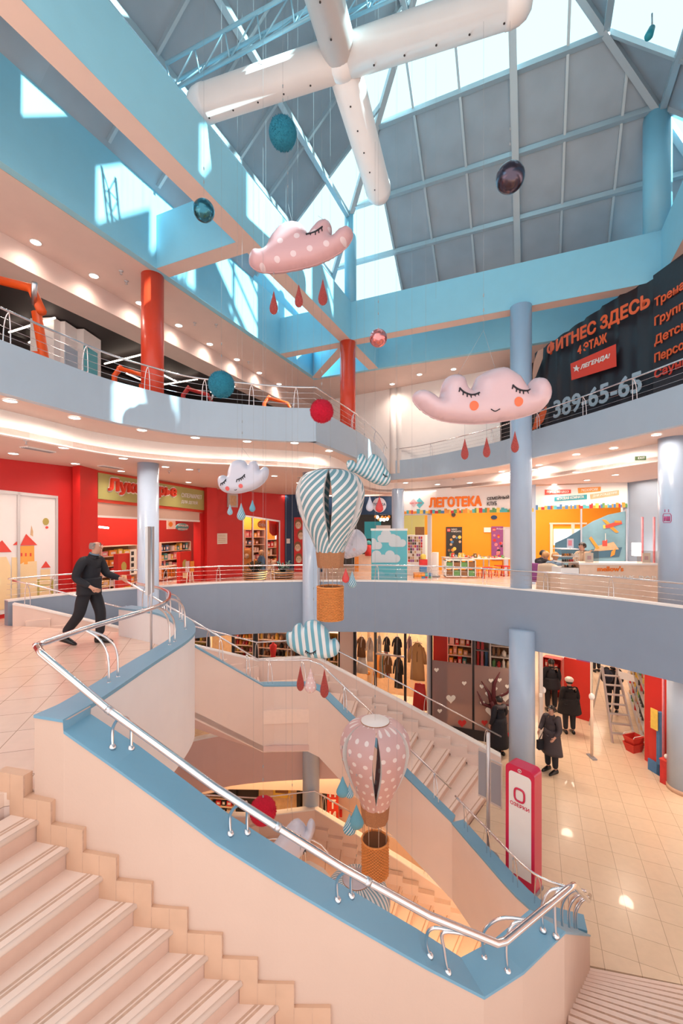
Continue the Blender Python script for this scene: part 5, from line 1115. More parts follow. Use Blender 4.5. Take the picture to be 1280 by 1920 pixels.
shelf(pQ, 838, 1190, 885, 1246, -1.0, 3, ['tn', 'wh', 'rd', 'tq', 'br', 'ye'], 'shelves of tins above the left frosted window', 'small tin on the shelves above the left frosted window', 'tins above the left frosted window', wmin=.1, wmax=.18, back='pal_br', frame='white', depth=.4)
shelf(pQ, 918, 1190, 960, 1252, -.6, 3, ['tn', 'wh', 'gr', 'br', 'rd'], 'white shelves of jars above the tree window', 'small jar on the shelves above the tree window', 'jars above the tree window', shape='jar', iname='jar', wmin=.1, wmax=.16, frame='white', depth=.4)
shelf(pQ, 889, 1188, 918, 1250, -.7, 2, ['pu', 'rd', 'bl', 'tq', 'pk'], 'rail of coloured umbrellas above the tree window', 'narrow hanging coloured item above the tree window', 'hanging goods above the tree window', shape='cloth', iname='garment', wmin=.08, wmax=.13, back='pal_br', frame='grey')
# clothes
def garment(px0, py0, px1, py1, off, m_, label, kind='coat', buttons=None):
    a = pQ.hit(px0, py1, off); b = pQ.hit(px1, py1, off); t = pQ.hit(px0, py0, off); W = (Vector((a.x, a.y))-Vector((b.x, b.y))).length; c = (a+b)/2; c.z = (a.z+b.z)/2; H = t.z-c.z
    o = empty('garment', c, label, 'clothing'); d = Vector((pQ.d.x, pQ.d.y, 0)); n = Vector((pQ.n.x, pQ.n.y, 0))
    def G(nm, prof, x0=0, mm=m_, sy=.35):
        mb = MB(); vs = []; seg = 14
        for r, z in prof:
            for k in range(seg): th = 2*math.pi*k/seg; vs.append(c+d*(x0+r*math.cos(th))+n*(r*sy*math.sin(th)+.012*math.sin(5*th))+Vector((0, 0, z)))
        fs = [(i*seg+k, i*seg+(k+1) % seg, (i+1)*seg+(k+1) % seg, (i+1)*seg+k) for i in range(len(prof)-1) for k in range(seg)]; fs += [tuple(range(seg)), tuple(range((len(prof)-1)*seg, len(prof)*seg))]; mb.add(vs, fs, mm, True); mb.build(nm, mm, o)
    if kind == 'skirt': G('cloth', [(W*.5, 0), (W*.44, H*.5), (W*.34, H)])
    else:
        G('body', [(W*.40, 0), (W*.36, H*.35), (W*.31, H*.65), (W*.34, H*.86), (W*.16, H*.97), (W*.1, H)])
        for s_ in (-1, 1): mb = MB(); mb.tube([c+d*s_*W*.26+Vector((0, 0, H*.88)), c+d*s_*W*.40+Vector((0, 0, H*.68))+n*.03, c+d*s_*W*.44+Vector((0, 0, H*.46))+n*.05], [W*.1, W*.09, W*.075], 10, m_); mb.build('sleeve', m_, o)
        mb = MB(); mb.tube([c+Vector((0, 0, H*.5))+n*(W*.13), c+d*.0+Vector((0, 0, H*.7))+n*(W*.12), c+d*W*.1+Vector((0, 0, H*.96))+n*.04], .012, 6, 'pal_br' if m_ != 'pal_br' else 'pal_wh'); mb.build('lapel', 'pal_br', o)
    mb = MB(); h = c+Vector((0, 0, H)); mb.tube([h+d*-W*.25+Vector((0, 0, -.03)), h+Vector((0, 0, .04)), h+d*W*.25+Vector((0, 0, -.03))], .01, 6, 'steel'); mb.tube([h+Vector((0, 0, .04)), h+Vector((0, 0, .14))], .006, 6, 'steel'); mb.build('hanger', 'steel', o)
mat('beige_coat', (.62, .36, .15), .8)
garment(765, 1203, 800, 1275, -.25, 'beige_coat' if 'beige_coat' in M else 'pal_ye', 'long sand coloured coat hanging in the clothes window'); garment(773, 1280, 801, 1330, -.25, 'pal_rd', 'orange red skirt hanging under the sand coat', 'skirt')
garment(667, 1193, 688, 1232, -.3, 'pal_br', 'brown sweater with white collar at the left of the clothes window'); garment(686, 1195, 701, 1240, -.25, 'pal_wh', 'pale button cardigan beside the brown sweater'); garment(668, 1230, 690, 1262, -.32, 'pal_wh', 'white pleated skirt below the brown sweater', 'skirt')
garment(706, 1192, 716, 1222, -.3, 'pal_wh', 'white blouse left above the steel rail'); garment(735, 1193, 754, 1228, -.3, 'pal_bk', 'black top above the steel rail'); garment(737, 1230, 757, 1290, -.35, 'pal_bk', 'sheer black dress below the steel rail'); garment(762, 1193, 773, 1235, -.3, 'cloud_pink', 'pink top left of the sand coat')
garment(720, 1228, 736, 1262, -.5, 'pal_br', 'dark brown top on the inner rail'); garment(718, 1193, 732, 1222, -.5, 'pal_bk', 'dotted black blouse on the upper rail')
for k in range(12):
    q = pQ.hit(706+k*1.7, 1240, -.6-.02*k); q.z = -2.9; item('garment', rnd.choice(['or', 'wh', 'br', 'bk', 'rd', 'tn', 'tq']), q, .35, .06, .8, -1.0, 'garment on the low slanting clothes rack', 'clothes on the low rack', 'cloth')
o = empty('clothes_rack', pQ.hit(715, 1250, -.6), 'low steel clothes rack in the shop', 'rack'); mb = MB(); a = pQ.hit(704, 1240, -.7); b = pQ.hit(728, 1240, -.7); a.z = b.z = -2.08; mb.tube([a, b], .012, 8, 'steel'); mb.build('rail', 'steel', o)
for q in (a, b): mb = MB(); mb.tube([q, Vector((q.x, q.y, ZL))], .012, 8, 'steel'); mb.build('leg', 'steel', o)
o = empty('hat_form', pQ.hit(690, 1262, -.4), 'orange pumpkin shaped hat form on striped shelves', 'hat form'); mb = MB(); q = pQ.hit(690, 1262, -.4); mb.ball(q, .07, 'pal_or'); mb.build('form', 'pal_or', o)
# shops to the left
mb = MB(); a, b = P(637, 990, 14.2), P(664, 990, 13.9); mb.prism([(a.x, a.y), (b.x, b.y), (b.x+.1, b.y+.4), (a.x+.1, a.y+.4)], ZL, -.92, 'stair_wall'); struct('wall_low_pier', mb, 'stair_wall', 'cream pier between the lower shops')
pR = pspan(P(340, 990, 15.6), P(637, 990, 14.3))
o = empty('storefront', pR.hit(500, 1220), 'dark framed glass front of the jewellery shop seen over the far stair', 'shop front')
for x0, x1 in ((388, 392), (434, 438), (474, 482), (553, 561), (634, 637)): fr('mullion', pR, o, x0, x1, ZL, -.92, .02, .08, 'black')
fr('pane', pR, o, 340, 634, ZL, -.92, 0, .008, 'glass_shop'); fr('screen', pR, o, 390, 434, -1.75, -.98, .04, .05, 'wood')
struct('wall_jewel_back', wallz(pR, -2, 6.5, ZL, -.92, .1, 'pal_tn', off=-1.8), 'pal_tn', 'back wall of the jewellery shop')
shelf(pR, 330, 1186, 388, 1260, -.5, 5, ['ye', 'br', 'bk', 'wh', 'tn', 'tq'], 'lit shelves at the left end of the jewellery shop', 'small item on the left lit shelves of the jewellery shop', 'goods left in the jewellery shop', wmin=.06, wmax=.14, shape='jar', iname='trinket', back='pal_ye')
shelf(pR, 438, 1184, 474, 1260, -.5, 6, ['ye', 'br', 'rd', 'wh', 'or', 'pk', 'tn'], 'lit shelves of hanging beads right of the dark screen', 'small trinket on the shelves right of the dark screen', 'trinkets right of the dark screen', wmin=.07, wmax=.14, shape='jar', iname='trinket', back='pal_ye')
shelf(pR, 483, 1184, 556, 1260, -.7, 5, ['ye', 'wh', 'br', 'tn', 'wh', 'or', 'bk'], 'pale lit jewellery shelves behind the railing', 'small trinket on the pale lit jewellery shelves', 'trinkets on the pale shelves', wmin=.08, wmax=.16, shape='jar', iname='trinket', back='pal_wh')
shelf(pR, 562, 1184, 634, 1290, -.7, 6, ['ye', 'wh', 'br', 'tn', 'gr', 'or', 'bk'], 'jewellery shelves behind the striped cloud', 'small trinket on the shelves behind the striped cloud', 'trinkets behind the striped cloud', wmin=.08, wmax=.16, shape='jar', iname='trinket', back='pal_ye')
o = empty('mannequin', pR.hit(512, 1250, -.3), 'dark red dressed mannequin among the jewellery shelves', 'mannequin'); q = pR.hit(512, 1262, -.3); mb = MB(); mb.lathe([(.10, .2), (.13, .35), (.08, .62), (.12, .85), (.13, .98), (.04, 1.04), (.04, 1.1)], q, 14, 'pal_rd', sy=.6); mb.build('body', 'pal_rd', o); mb = MB(); mb.lathe([(.16, 0), (.11, .78)], q+Vector((0, 0, -.55)), 12, 'pal_bk', sy=.6); mb.build('skirt', 'pal_bk', o)
# ---- entrance of the household store
o = empty('door_post', lowflo(1013, 11.9), 'pale aluminium door post right of the big column', 'post'); mb = MB(); mb.cbox(lowflo(1013, 11.9), .09, .09, 3.1, 0, 'alu'); mb.build('profile', 'alu', o); mb = MB(); mb.cbox(lowflo(1013, 11.82)+Vector((0, 0, 1.45)), .07, .03, .09, 0, 'white'); mb.build('box', 'white', o)
pT = pspan(P(1016, 990, 15.5), P(1060, 990, 15.0))
shelf(pT, 1017, 1232, 1052, 1330, 0, 5, ['rd', 'wh', 'br', 'rd', 'pk', 'tn'], 'tall red goods shelves behind the person in black', 'small packet on the tall red shelves behind the person in black', 'packets on the red shelves', wmin=.1, wmax=.2, back='red_panel', frame='red_panel')
pT2 = pspan(P(1056, 990, 17.5), P(1120, 990, 17.2))
shelf(pT2, 1057, 1236, 1100, 1275, 0, 3, ['wh', 'bk', 'tn', 'wh', 'br'], 'grey white shelves at the back of the store', 'small grey or white item at the back of the store', 'goods at the back of the store', wmin=.1, wmax=.2, back='grey_light', frame='grey_light')
pU = pspan(P(1057, 990, 14.1), P(1107, 990, 13.5)); o = thing_on('partition', 'plain red partition panel behind the white hat', 'partition', pU, 1080, 1340)
fr('panel', pU, o, 1057, 1107, ZL, -2.25, 0, .08, 'red_panel'); fr('edge', pU, o, 1106, 1109, ZL, -2.2, .02, .1, 'paper'); fr('cap', pU, o, 1080, 1108, -2.25, -2.1, 0, .1, 'pal_pu')
struct('wall_store_back', (lambda mb: (mb.box(2, 22, 22, 22.2, ZL, -.92, 'white_wall'), mb)[1])(MB()), 'white_wall', 'white far wall of the store')
def gate(px, pyb, pyt, label, Y):
    c = lowflo(px, Y); t = P(px, pyt, Y); o = empty('security_gate', c, label, 'gate'); mb = MB(); mb.tube([c, Vector((c.x, c.y, t.z))], .035, 10, 'wood_pale'); mb.build('post', 'wood_pale', o); mb = MB(); mb.ball(Vector((c.x, c.y, t.z)), .07, 'white', sz=1.3); mb.build('head', 'white', o); mb = MB(); mb.cbox(c, .12, .3, .03, 0, 'grey'); mb.build('base', 'grey', o)
gate(1018, 1405, 1294, 'slim security gate post at the left of the store entrance', 11.95); gate(1109, 1420, 1306, 'slim security gate post in the middle of the store entrance', 11.42)
# shelves along the right aisle, seen side on
a, b = lowflo(1176, 15.5), lowflo(1207, 11.6); pV = pspan(a, b)
o = empty('goods_rack', b, 'long grey rack of household goods on the right of the store', 'rack'); d = (b-a).normalized(); n = Vector((-d.y, d.x, 0)); n = n if n.x > 0 else -n
for r in range(7): mb = MB(); z = ZL+.15+r*.38; mb.hexa([a+Vector((0, 0, z-ZL)), b+Vector((0, 0, z-ZL)), b+n*.45+Vector((0, 0, z-ZL)), a+n*.45+Vector((0, 0, z-ZL)), a+Vector((0, 0, z-ZL+.03)), b+Vector((0, 0, z-ZL+.03)), b+n*.45+Vector((0, 0, z-ZL+.03)), a+n*.45+Vector((0, 0, z-ZL+.03))], 'grey_light'); mb.build('shelf_board', 'grey_light', o)
mb = MB(); mb.hexa([b+d*.02, b+d*.06, b+d*.06+n*.5, b+d*.02+n*.5]+[q+Vector((0, 0, 2.7)) for q in (b+d*.02, b+d*.06, b+d*.06+n*.5, b+d*.02+n*.5)], 'pal_tn'); mb.build('end_panel', 'pal_tn', o)
for r in range(6):
    for k in range(17): q = a.lerp(b, (k+.5)/17)+n*.15; item('household_item', rnd.choice(['wh', 'bk', 'br', 'rd', 'tn', 'gr', 'ye', 'bl']), (q.x, q.y, ZL+.18+r*.38), .16, .16, rnd.uniform(.12, .28), .4, 'small household item on the long grey rack', 'household items on the grey rack', rnd.choice(['box', 'jar']))
o = empty('banner_board', P(1178, 1270, 12.4), 'white curled sheet hanging over the rack', 'sheet'); mb = MB(); pV2 = pspan(P(1156, 990, 12.6), P(1190, 990, 12.2)); pV2.poly(mb, [(1158, 1258), (1187, 1266), (1190, 1279), (1160, 1272)], 0, .02, 'white'); mb.build('sheet', 'white', o)
# step ladder
c = lowflo(1162, 12.3); o = empty('step_ladder', c, 'tall aluminium step ladder in the store aisle', 'ladder'); f0, f1 = Vector((-.28, -.1, 0)), Vector((.28, -.25, 0)); t0, t1 = Vector((-.24, .45, 2.0)), Vector((.14, .35, 2.0))
for p, q in ((f0, t0), (f1, t1)): mb = MB(); mb.bar(c+p, c+q, .04, .07, 'alu'); mb.build('stile', 'alu', o)
for k in range(1, 8): t = k/8; mb = MB(); mb.bar(c+f0.lerp(t0, t), c+f1.lerp(t1, t), .09, .03, 'alu'); mb.build('tread', 'alu', o)
for p, q in ((Vector((-.3, 1.0, 0)), t0), (Vector((.3, .9, 0)), t1)): mb = MB(); mb.bar(c+p, c+q, .03, .04, 'alu'); mb.build('rear_leg', 'alu', o)
# baskets
for x, Y, s, rz, lb in ((1188, 11.75, 1, .3, 'red shopping basket on the floor beside the ladder'),):
    c = lowflo(x, Y); o = empty('shopping_basket', c, lb, 'basket'); mb = MB()
    def rr2(w, d, z): return [c+Vector((i*w*math.cos(rz)-j*d*math.sin(rz), i*w*math.sin(rz)+j*d*math.cos(rz), z)) for i, j in ((-1, -1), (1, -1), (1, 1), (-1, 1))]
    for k in range(2):
        lo, hi = rr2(.15, .11, k*.17), rr2(.22, .16, .24+k*.17); li, hi2 = rr2(.135, .095, .02+k*.17), rr2(.205, .145, .24+k*.17); mb.add(lo+hi+hi2+li, [(3, 2, 1, 0), (0, 1, 5, 4), (1, 2, 6, 5), (2, 3, 7, 6), (3, 0, 4, 7), (4, 5, 9, 8), (5, 6, 10, 9), (6, 7, 11, 10), (7, 4, 8, 11), (8, 9, 13, 12), (9, 10, 14, 13), (10, 11, 15, 14), (11, 8, 12, 15), (12, 13, 14, 15)], 'red_panel')
    mb.build('tub', 'red_panel', o)
    for s_ in (-1, 1): mb = MB(); q = rr2(.21, .15, .42); p, r = (q[0], q[1]) if s_ < 0 else (q[3], q[2]); mb.tube([p, p.lerp(r, .1)+Vector((0, 0, .04)), p.lerp(r, .9)+Vector((0, 0, .04)), r], .01, 6, 'white'); mb.build('handle', 'white', o)
# red wall with blue advert frame
pX = pspan(P(1208, 990, 11.3), P(1256, 990, 10.6)); mb = wallz(pX, 0, (pX.b-pX.a).length, ZL, -.92, .2, 'red_wall'); struct('wall_red_store', mb, 'red_wall', 'red wall right of the store entrance')
o = thing_on('ad_stand', 'tall blue advertising stand with a yellow picture before the red wall', 'stand', pX, 1235, 1430, .3); fr('frame', pX, o, 1214, 1236, ZL, ZL+.28, .3, .12, 'pal_bl'); fr('frame', pX, o, 1230, 1236, ZL, -2.55, .3, .12, 'pal_bl'); fr('panel', pX, o, 1216, 1230, ZL+.28, -2.9, .26, .04, 'red_panel'); fr('picture', pX, o, 1219, 1232, -3.0, -2.5, .34, .02, 'pal_ye')
o = thing_on('floor_pole', 'thin copper pole before the red wall', 'pole', pX, 1244, 1430, .3); q = pX.hit(1243, 990, .3); mb = MB(); mb.tube([Vector((q.x, q.y, ZL)), Vector((q.x, q.y, -1.2))], .025, 8, 'pal_pk'); mb.build('pole', 'pal_pk', o)
o = thing_on('waste_bin', 'square orange red bin at the foot of the lilac column', 'bin', pX, 1248, 1440, .45); q = pX.hit(1250, 990, .4); q.z = ZL; mb = MB(); mb.cbox(q, .2, .2, .55, .4, 'pal_rd'); mb.build('body', 'pal_rd', o); mb = MB(); mb.cbox(q+Vector((0, 0, .55)), .22, .22, .03, .4, 'castle_roof'); mb.build('lid', 'castle_roof', o); mb = MB(); mb.ball(q+Vector((0, 0, .64)), .06, 'white'); mb.build('bag', 'white', o)
# ---- information pylon and notice board
def ozerki():
    A, B = Vector((2.84, 7.46)), Vector((3.17, 7.08)); pl = Plane2(A, B); d = Vector((pl.d.x, pl.d.y, 0)); n = Vector((pl.n.x, pl.n.y, 0)); W = (B-A).length; H = 2.04; th = .26
    o = empty('info_pylon', (A.x, A.y, ZL), 'crimson framed white information pylon with a rounded top', 'sign')
    def outline(w0, w1, h0, h1, r): 
        pts = [(w0, h0), (w1, h0)]
        for k in range(7): t = k/6*math.pi/2; pts.append((w1-r+r*math.cos(t), h1-r+r*math.sin(t)))
        for k in range(7): t = math.pi/2+k/6*math.pi/2; pts.append((w0+r+r*math.cos(t), h1-r+r*math.sin(t)))
        return pts
    a3_ = Vector((A.x, A.y, ZL))
    def slab(pts, off, t_, m_, nm):
        mb = MB(); f = [a3_+d*x+Vector((0, 0, z))+n*off for x, z in pts]; bk = [p-n*t_ for p in f]; k = len(f); mb.add(f+bk, [tuple(range(k)), tuple(range(2*k-1, k-1, -1))]+[(i, k+i, k+(i+1) % k, (i+1) % k) for i in range(k)], m_); return mb.build(nm, m_, o)
    slab(outline(0, W, .03, H, .09), 0, th, 'crimson', 'frame'); slab(outline(.06, W-.055, .2, H-.11, .06), .004, .01, 'white', 'panel'); slab([(-.02, 0), (W+.02, 0), (W+.02, .05), (-.02, .05)], .03, th+.06, 'grey', 'base')
    ring = MB(); cx, cz = W*.5, 1.57
    pts = []
    for k in range(24):
        t = 2*math.pi*k/24; c_, s_ = math.cos(t), math.sin(t); rx = .085*math.copysign(abs(c_)**.6, c_); rz = .105*math.copysign(abs(s_)**.6, s_); pts.append(a3_+d*(cx+rx)+Vector((0, 0, cz+rz))+n*.012)
    ring.tube(pts, .017, 8, 'crimson', closed=True); ring.build('emblem', 'crimson', o)
    text_obj('lettering', 'ОЗЕРКИ', 'crimson', a3_+d*(W*.5-.165)+Vector((0, 0, 1.36))+n*.006, d, Vector((0, 0, 1)), .33, .058, .004, .02, o)
    pts = [a3_+d*(cx+.028*math.cos(t*.52))+Vector((0, 0, H-.06+.028*math.sin(t*.52)))+n*.006 for t in range(12)]; mb = MB(); mb.tube(pts, .005, 6, 'white', closed=True); mb.tube([a3_+d*cx+Vector((0, 0, H-.073))+n*.006, a3_+d*cx+Vector((0, 0, H-.05))+n*.006], .006, 6, 'white'); mb.build('info_mark', 'white', o)
ozerki()
c = lowflo(915, 7.95); o = empty('notice_stand', c, 'grey double sided notice board on a steel pole beside the far stair', 'board'); mb = MB(); mb.tube([c, c+Vector((0, 0, 2.3))], .035, 10, 'alu'); mb.build('pole', 'alu', o); mb = MB(); mb.lathe([(.2, 0), (.2, .02)], c, 18, 'grey'); mb.build('base', 'grey', o)
for x0, x1, y0, y1, Y0, Y1, sl in ((896, 912, 1403, 1492, 8.1, 7.98, 14), (919, 940, 1424, 1506, 7.92, 7.75, 16)):
    pl = pspan(P(x0, 990, Y0), P(x1, 990, Y1)); mb = MB(); a, b = pl.hit(x0, 990), pl.hit(x1, 990); n = Vector((pl.n.x, pl.n.y, 0))*.03; zt, zb = pl.hit(x0, y0).z, pl.hit(x0, y1).z
    mb.hexa([Vector((q.x, q.y, zb)) for q in (a, b, b-n, a-n)]+[Vector((q.x, q.y, zt)) for q in (a, b, b-n, a-n)], 'alu'); mb.build('frame', 'alu', o)
    mb = MB(); a2, b2 = a.lerp(b, .07), a.lerp(b, .93); m2 = n*.15; mb.hexa([Vector((q.x, q.y, zb+.04)) for q in (a2+m2, b2+m2, b2, a2)]+[Vector((q.x, q.y, zt-.04)) for q in (a2+m2, b2+m2, b2, a2)], 'grey'); mb.build('panel', 'grey', o)
c = Vector((-2.78, 6.3, 0)); o = empty('sign_stand', c, 'thin steel sign stand seen edge on, on the landing', 'sign stand'); mb = MB(); mb.tube([c, c+Vector((0, 0, 2.0))], .016, 10, 'steel'); mb.build('pole', 'steel', o); mb = MB(); mb.cbox(c+Vector((-.02, 0, 1.02)), .035, .3, .98, .12, 'alu'); mb.build('panel', 'alu', o); mb = MB(); mb.lathe([(.18, 0), (.18, .015)], c, 18, 'steel'); mb.build('base', 'steel', o)
# ---- bottom floor shops
ZBt = -8.2
pY = pspan(P(340, 990, 14.0), P(700, 990, 13.2)); struct('wall_bottom', wallz(pY, -6, 0.2+5.9, ZBt, -5.0, .15, 'dark', off=0), 'dark', 'dark wall for the dim shop interiors at the bottom floor')  # flat wall coloured dark in place of unlit shop depth
mb = MB(); pY.poly(mb, [(600, 1380), (800, 1380), (800, 1640), (600, 1640)], .2, .2, 'stair_wall'); struct('wall_bottom_cream', mb, 'stair_wall', 'cream wall at the bottom floor')
mb = MB(); pY.poly(mb, [(200, 1440), (700, 1440), (700, 1499), (560, 1482), (430, 1480), (330, 1500), (200, 1520)], .5, .3, 'ceiling_pink'); struct('trim_2', mb, 'ceiling_pink', 'lit bulkhead over the bottom shops')
o = thing_on('shop_sign', 'vertical red sign with white letters at the bottom floor', 'sign', pY, 630, 1530, .3); fr('board', pY, o, 613, 634, -7.5, -5.95, .45, .06, 'banner_red'); fr('poster', pY, o, 604, 613, -7.0, -5.9, .45, .03, 'pal_bk')
for t_, y in (('П', 1494), ('Т', 1516), ('И', 1538), ('Ц', 1560)): ptext(pY, 'lettering', t_, 'text_white', 618, y, 629, y, 16, .47, .01, .03, o)
o = thing_on('alarm_box', 'small red alarm box on the cream wall of the bottom floor', 'box', pY, 639, 1505, .3); fr('box', pY, o, 636, 641, -6.75, -6.55, .32, .06, 'pal_rd')
o = thing_on('poster', 'warm photo poster above the bottom shop railing', 'poster', pY, 530, 1500, .1); fr('sheet', pY, o, 512, 544, -6.45, -5.2, .1, .04, 'pal_ye'); fr('print', pY, o, 516, 540, -6.3, -5.4, .12, .01, 'pal_br')
o = thing_on('storefront', 'black window frames of the bottom floor shops', 'shop front', pY, 480, 1500, .1)
for x0, x1 in ((556, 563), (480, 484), (440, 443)): fr('mullion', pY, o, x0, x1, ZBt, -5.0, .12, .05, 'black')
fr('pane', pY, o, 484, 556, ZBt, -5.0, .08, .01, 'pal_tn')
shelf(pY, 375, 1495, 440, 1525, .2, 2, ['br', 'rd', 'wh', 'bk', 'tn'], 'dim shelves at the bottom left seen over the blue cap', 'small dim item on the bottom left shelves', 'dim goods at the bottom', wmin=.1, wmax=.2)
# ================================================================= hanging decorations
def roofz(x, y):
    rx, ry = x-C0[0], y-C0[1]; u = rx*U[0]+ry*U[1]; v = rx*V[0]+ry*V[1]; return min(11.2+.9*u, 11.2-.9*v, 11.2+.9*(7.4-u), 11.2+.9*(v+7.4))-.05
def string(o, p, top=None, r=.0016):
    p = Vector(p); t = roofz(p.x, p.y) if top is None else top; mb = MB(); mb.tube([p, Vector((p.x, p.y, t))], r, 5, 'string')
    for dz in (.25, .45): mb.tube([p+Vector((0, 0, dz)), p+Vector((0, 0, dz+.04))], .008, 6, 'string')
    return mb.build('string', 'string', o)
PROF = [(.255, 0), (.30, .12), (.38, .30), (.49, .52), (.575, .74), (.625, .95), (.64, 1.08), (.62, 1.22), (.565, 1.34), (.47, 1.44), (.34, 1.50), (.2, 1.52)]
def balloon(px, pytop, Y, m_, label, s=1.0, disc=True, ropes=True, rot=0, dm='balloon_white'):
    top = P(px, pytop, Y); H = (1.52+.27+.36+.62)*s; base = top-Vector((0, 0, H)); o = empty('hot_air_balloon', base, label, 'balloon')
    zb = base.z+(.62+.36+.27)*s; pr = spline([(r*s, z*s, 0) for r, z in PROF], 3); ng = 6; gap = .27
    for g_ in range(ng):
        a0 = rot+2*math.pi*g_/ng; a1 = a0+2*math.pi/ng; mb = MB(); vs = []; pt = []; seg = 8; n = len(pr)
        for q in pr:
            t = (q.y/(1.52*s)); w = gap*math.sin(math.pi*min(1, max(0, (t-.12)/.88)))**.8 if t > .12 else 0.004
            for k in range(seg+1):
                a = a0+w/2+(a1-a0-w)*k/seg; vs.append((top.x+q.x*math.cos(a), top.y+q.x*math.sin(a), zb+q.y)); pt.append(((a-a0)*.6*s+g_*.31, q.y+(.0 if g_ % 2 else .07), 0))
        mb.add(vs, [(i*(seg+1)+k, i*(seg+1)+k+1, (i+1)*(seg+1)+k+1, (i+1)*(seg+1)+k) for i in range(n-1) for k in range(seg)], m_, True, pt); mb.fixn = False
        gobj = mb.build('gore', m_, o)
        for kk in (0, seg):   # white inward flange on each side of the gore
            mb2 = MB(); vv = []
            for i in range(n):
                p = Vector(vs[i*(seg+1)+kk]); c = Vector((top.x, top.y, p.z)); vv += [p, p+(c-p).normalized()*min(.12*s, (c-p).length*.5)]
            mb2.add(vv, [(2*i, 2*i+1, 2*i+3, 2*i+2) for i in range(n-1)], dm, True); mb2.fixn = False; mb2.build('flange', dm, gobj)
    if disc:
        mb = MB(); mb.lathe([(.255*s, -.012), (.26*s, 0), (.255*s, .012)], (top.x, top.y, zb+1.525*s), 32, dm); mb.build('top_disc', dm, o)
        mb = MB(); mb.tube([Vector((top.x+.258*s*math.cos(t*.262), top.y+.258*s*math.sin(t*.262), zb+1.52*s)) for t in range(24)], .008, 6, 'cork', closed=True); mb.build('disc_edge', 'cork', o)
    mb = MB(); mb.lathe([(.235*s, -.28*s), (.24*s, -.28*s), (.27*s, .02), (.262*s, .02), (.232*s, -.275*s)], (top.x, top.y, zb), 8, 'cork', smooth=False); mb.build('collar', 'cork', o)
    for k in range(8):
        a = k*math.pi/4+.2; mb = MB(); mb.tube([(top.x+.235*s*math.cos(a), top.y+.235*s*math.sin(a), zb-.25*s), (top.x+.225*s*math.cos(a), top.y+.225*s*math.sin(a), base.z+.60*s)], .006, 5, 'rope'); mb.build('rope', 'rope', o)
    # wicker basket: woven rings over stakes
    bk = MB(); R0 = .235*s; bk.lathe([(.001, .02), (R0*.95, .02), (R0*.93, .0), (R0*.96, .6*s), (R0*.9, .6*s), (R0*.88, .04), (.001, .04)], base, 28, 'wicker_dark'); basket = bk.build('basket', 'wicker_dark', o)
    wv = MB(); nr, ns = int(24*s), 48
    for r_ in range(nr):
        z = base.z+.015+(.60*s-.02)*r_/(nr-1); vs = []
        wv.tube([Vector((base.x+(R0+(.009 if (k+r_) % 2 else -.005))*math.cos(2*math.pi*k/ns), base.y+(R0+(.009 if (k+r_) % 2 else -.005))*math.sin(2*math.pi*k/ns), z)) for k in range(ns)], .0128*s, 4, 'wicker', closed=True)
    wv.tube([Vector((base.x+R0*1.03*math.cos(2*math.pi*k/28), base.y+R0*1.03*math.sin(2*math.pi*k/28), base.z+.61*s)) for k in range(28)], .018, 7, 'wicker', closed=True)
    wv.build('weave', 'wicker', basket); string(o, (top.x, top.y, zb+1.5*s)); return o
mat('wicker_dark', (.25, .10, .04), .8)
balloon(619, 882, 8.0, 'stripe_balloon', 'grey blue and white diagonally striped hot air balloon with wicker basket', rot=-1.62)
balloon(703, 1352, 7.75, 'dots_pink', 'pale pink hot air balloon with white dots', s=.985, rot=-1.6)
balloon(668, 1648, 8.3, 'stripe_balloon_blue', 'lowest balloon with blue and white radial stripes, seen from above', s=1.02, rot=-1.2, dm='cloud_white')

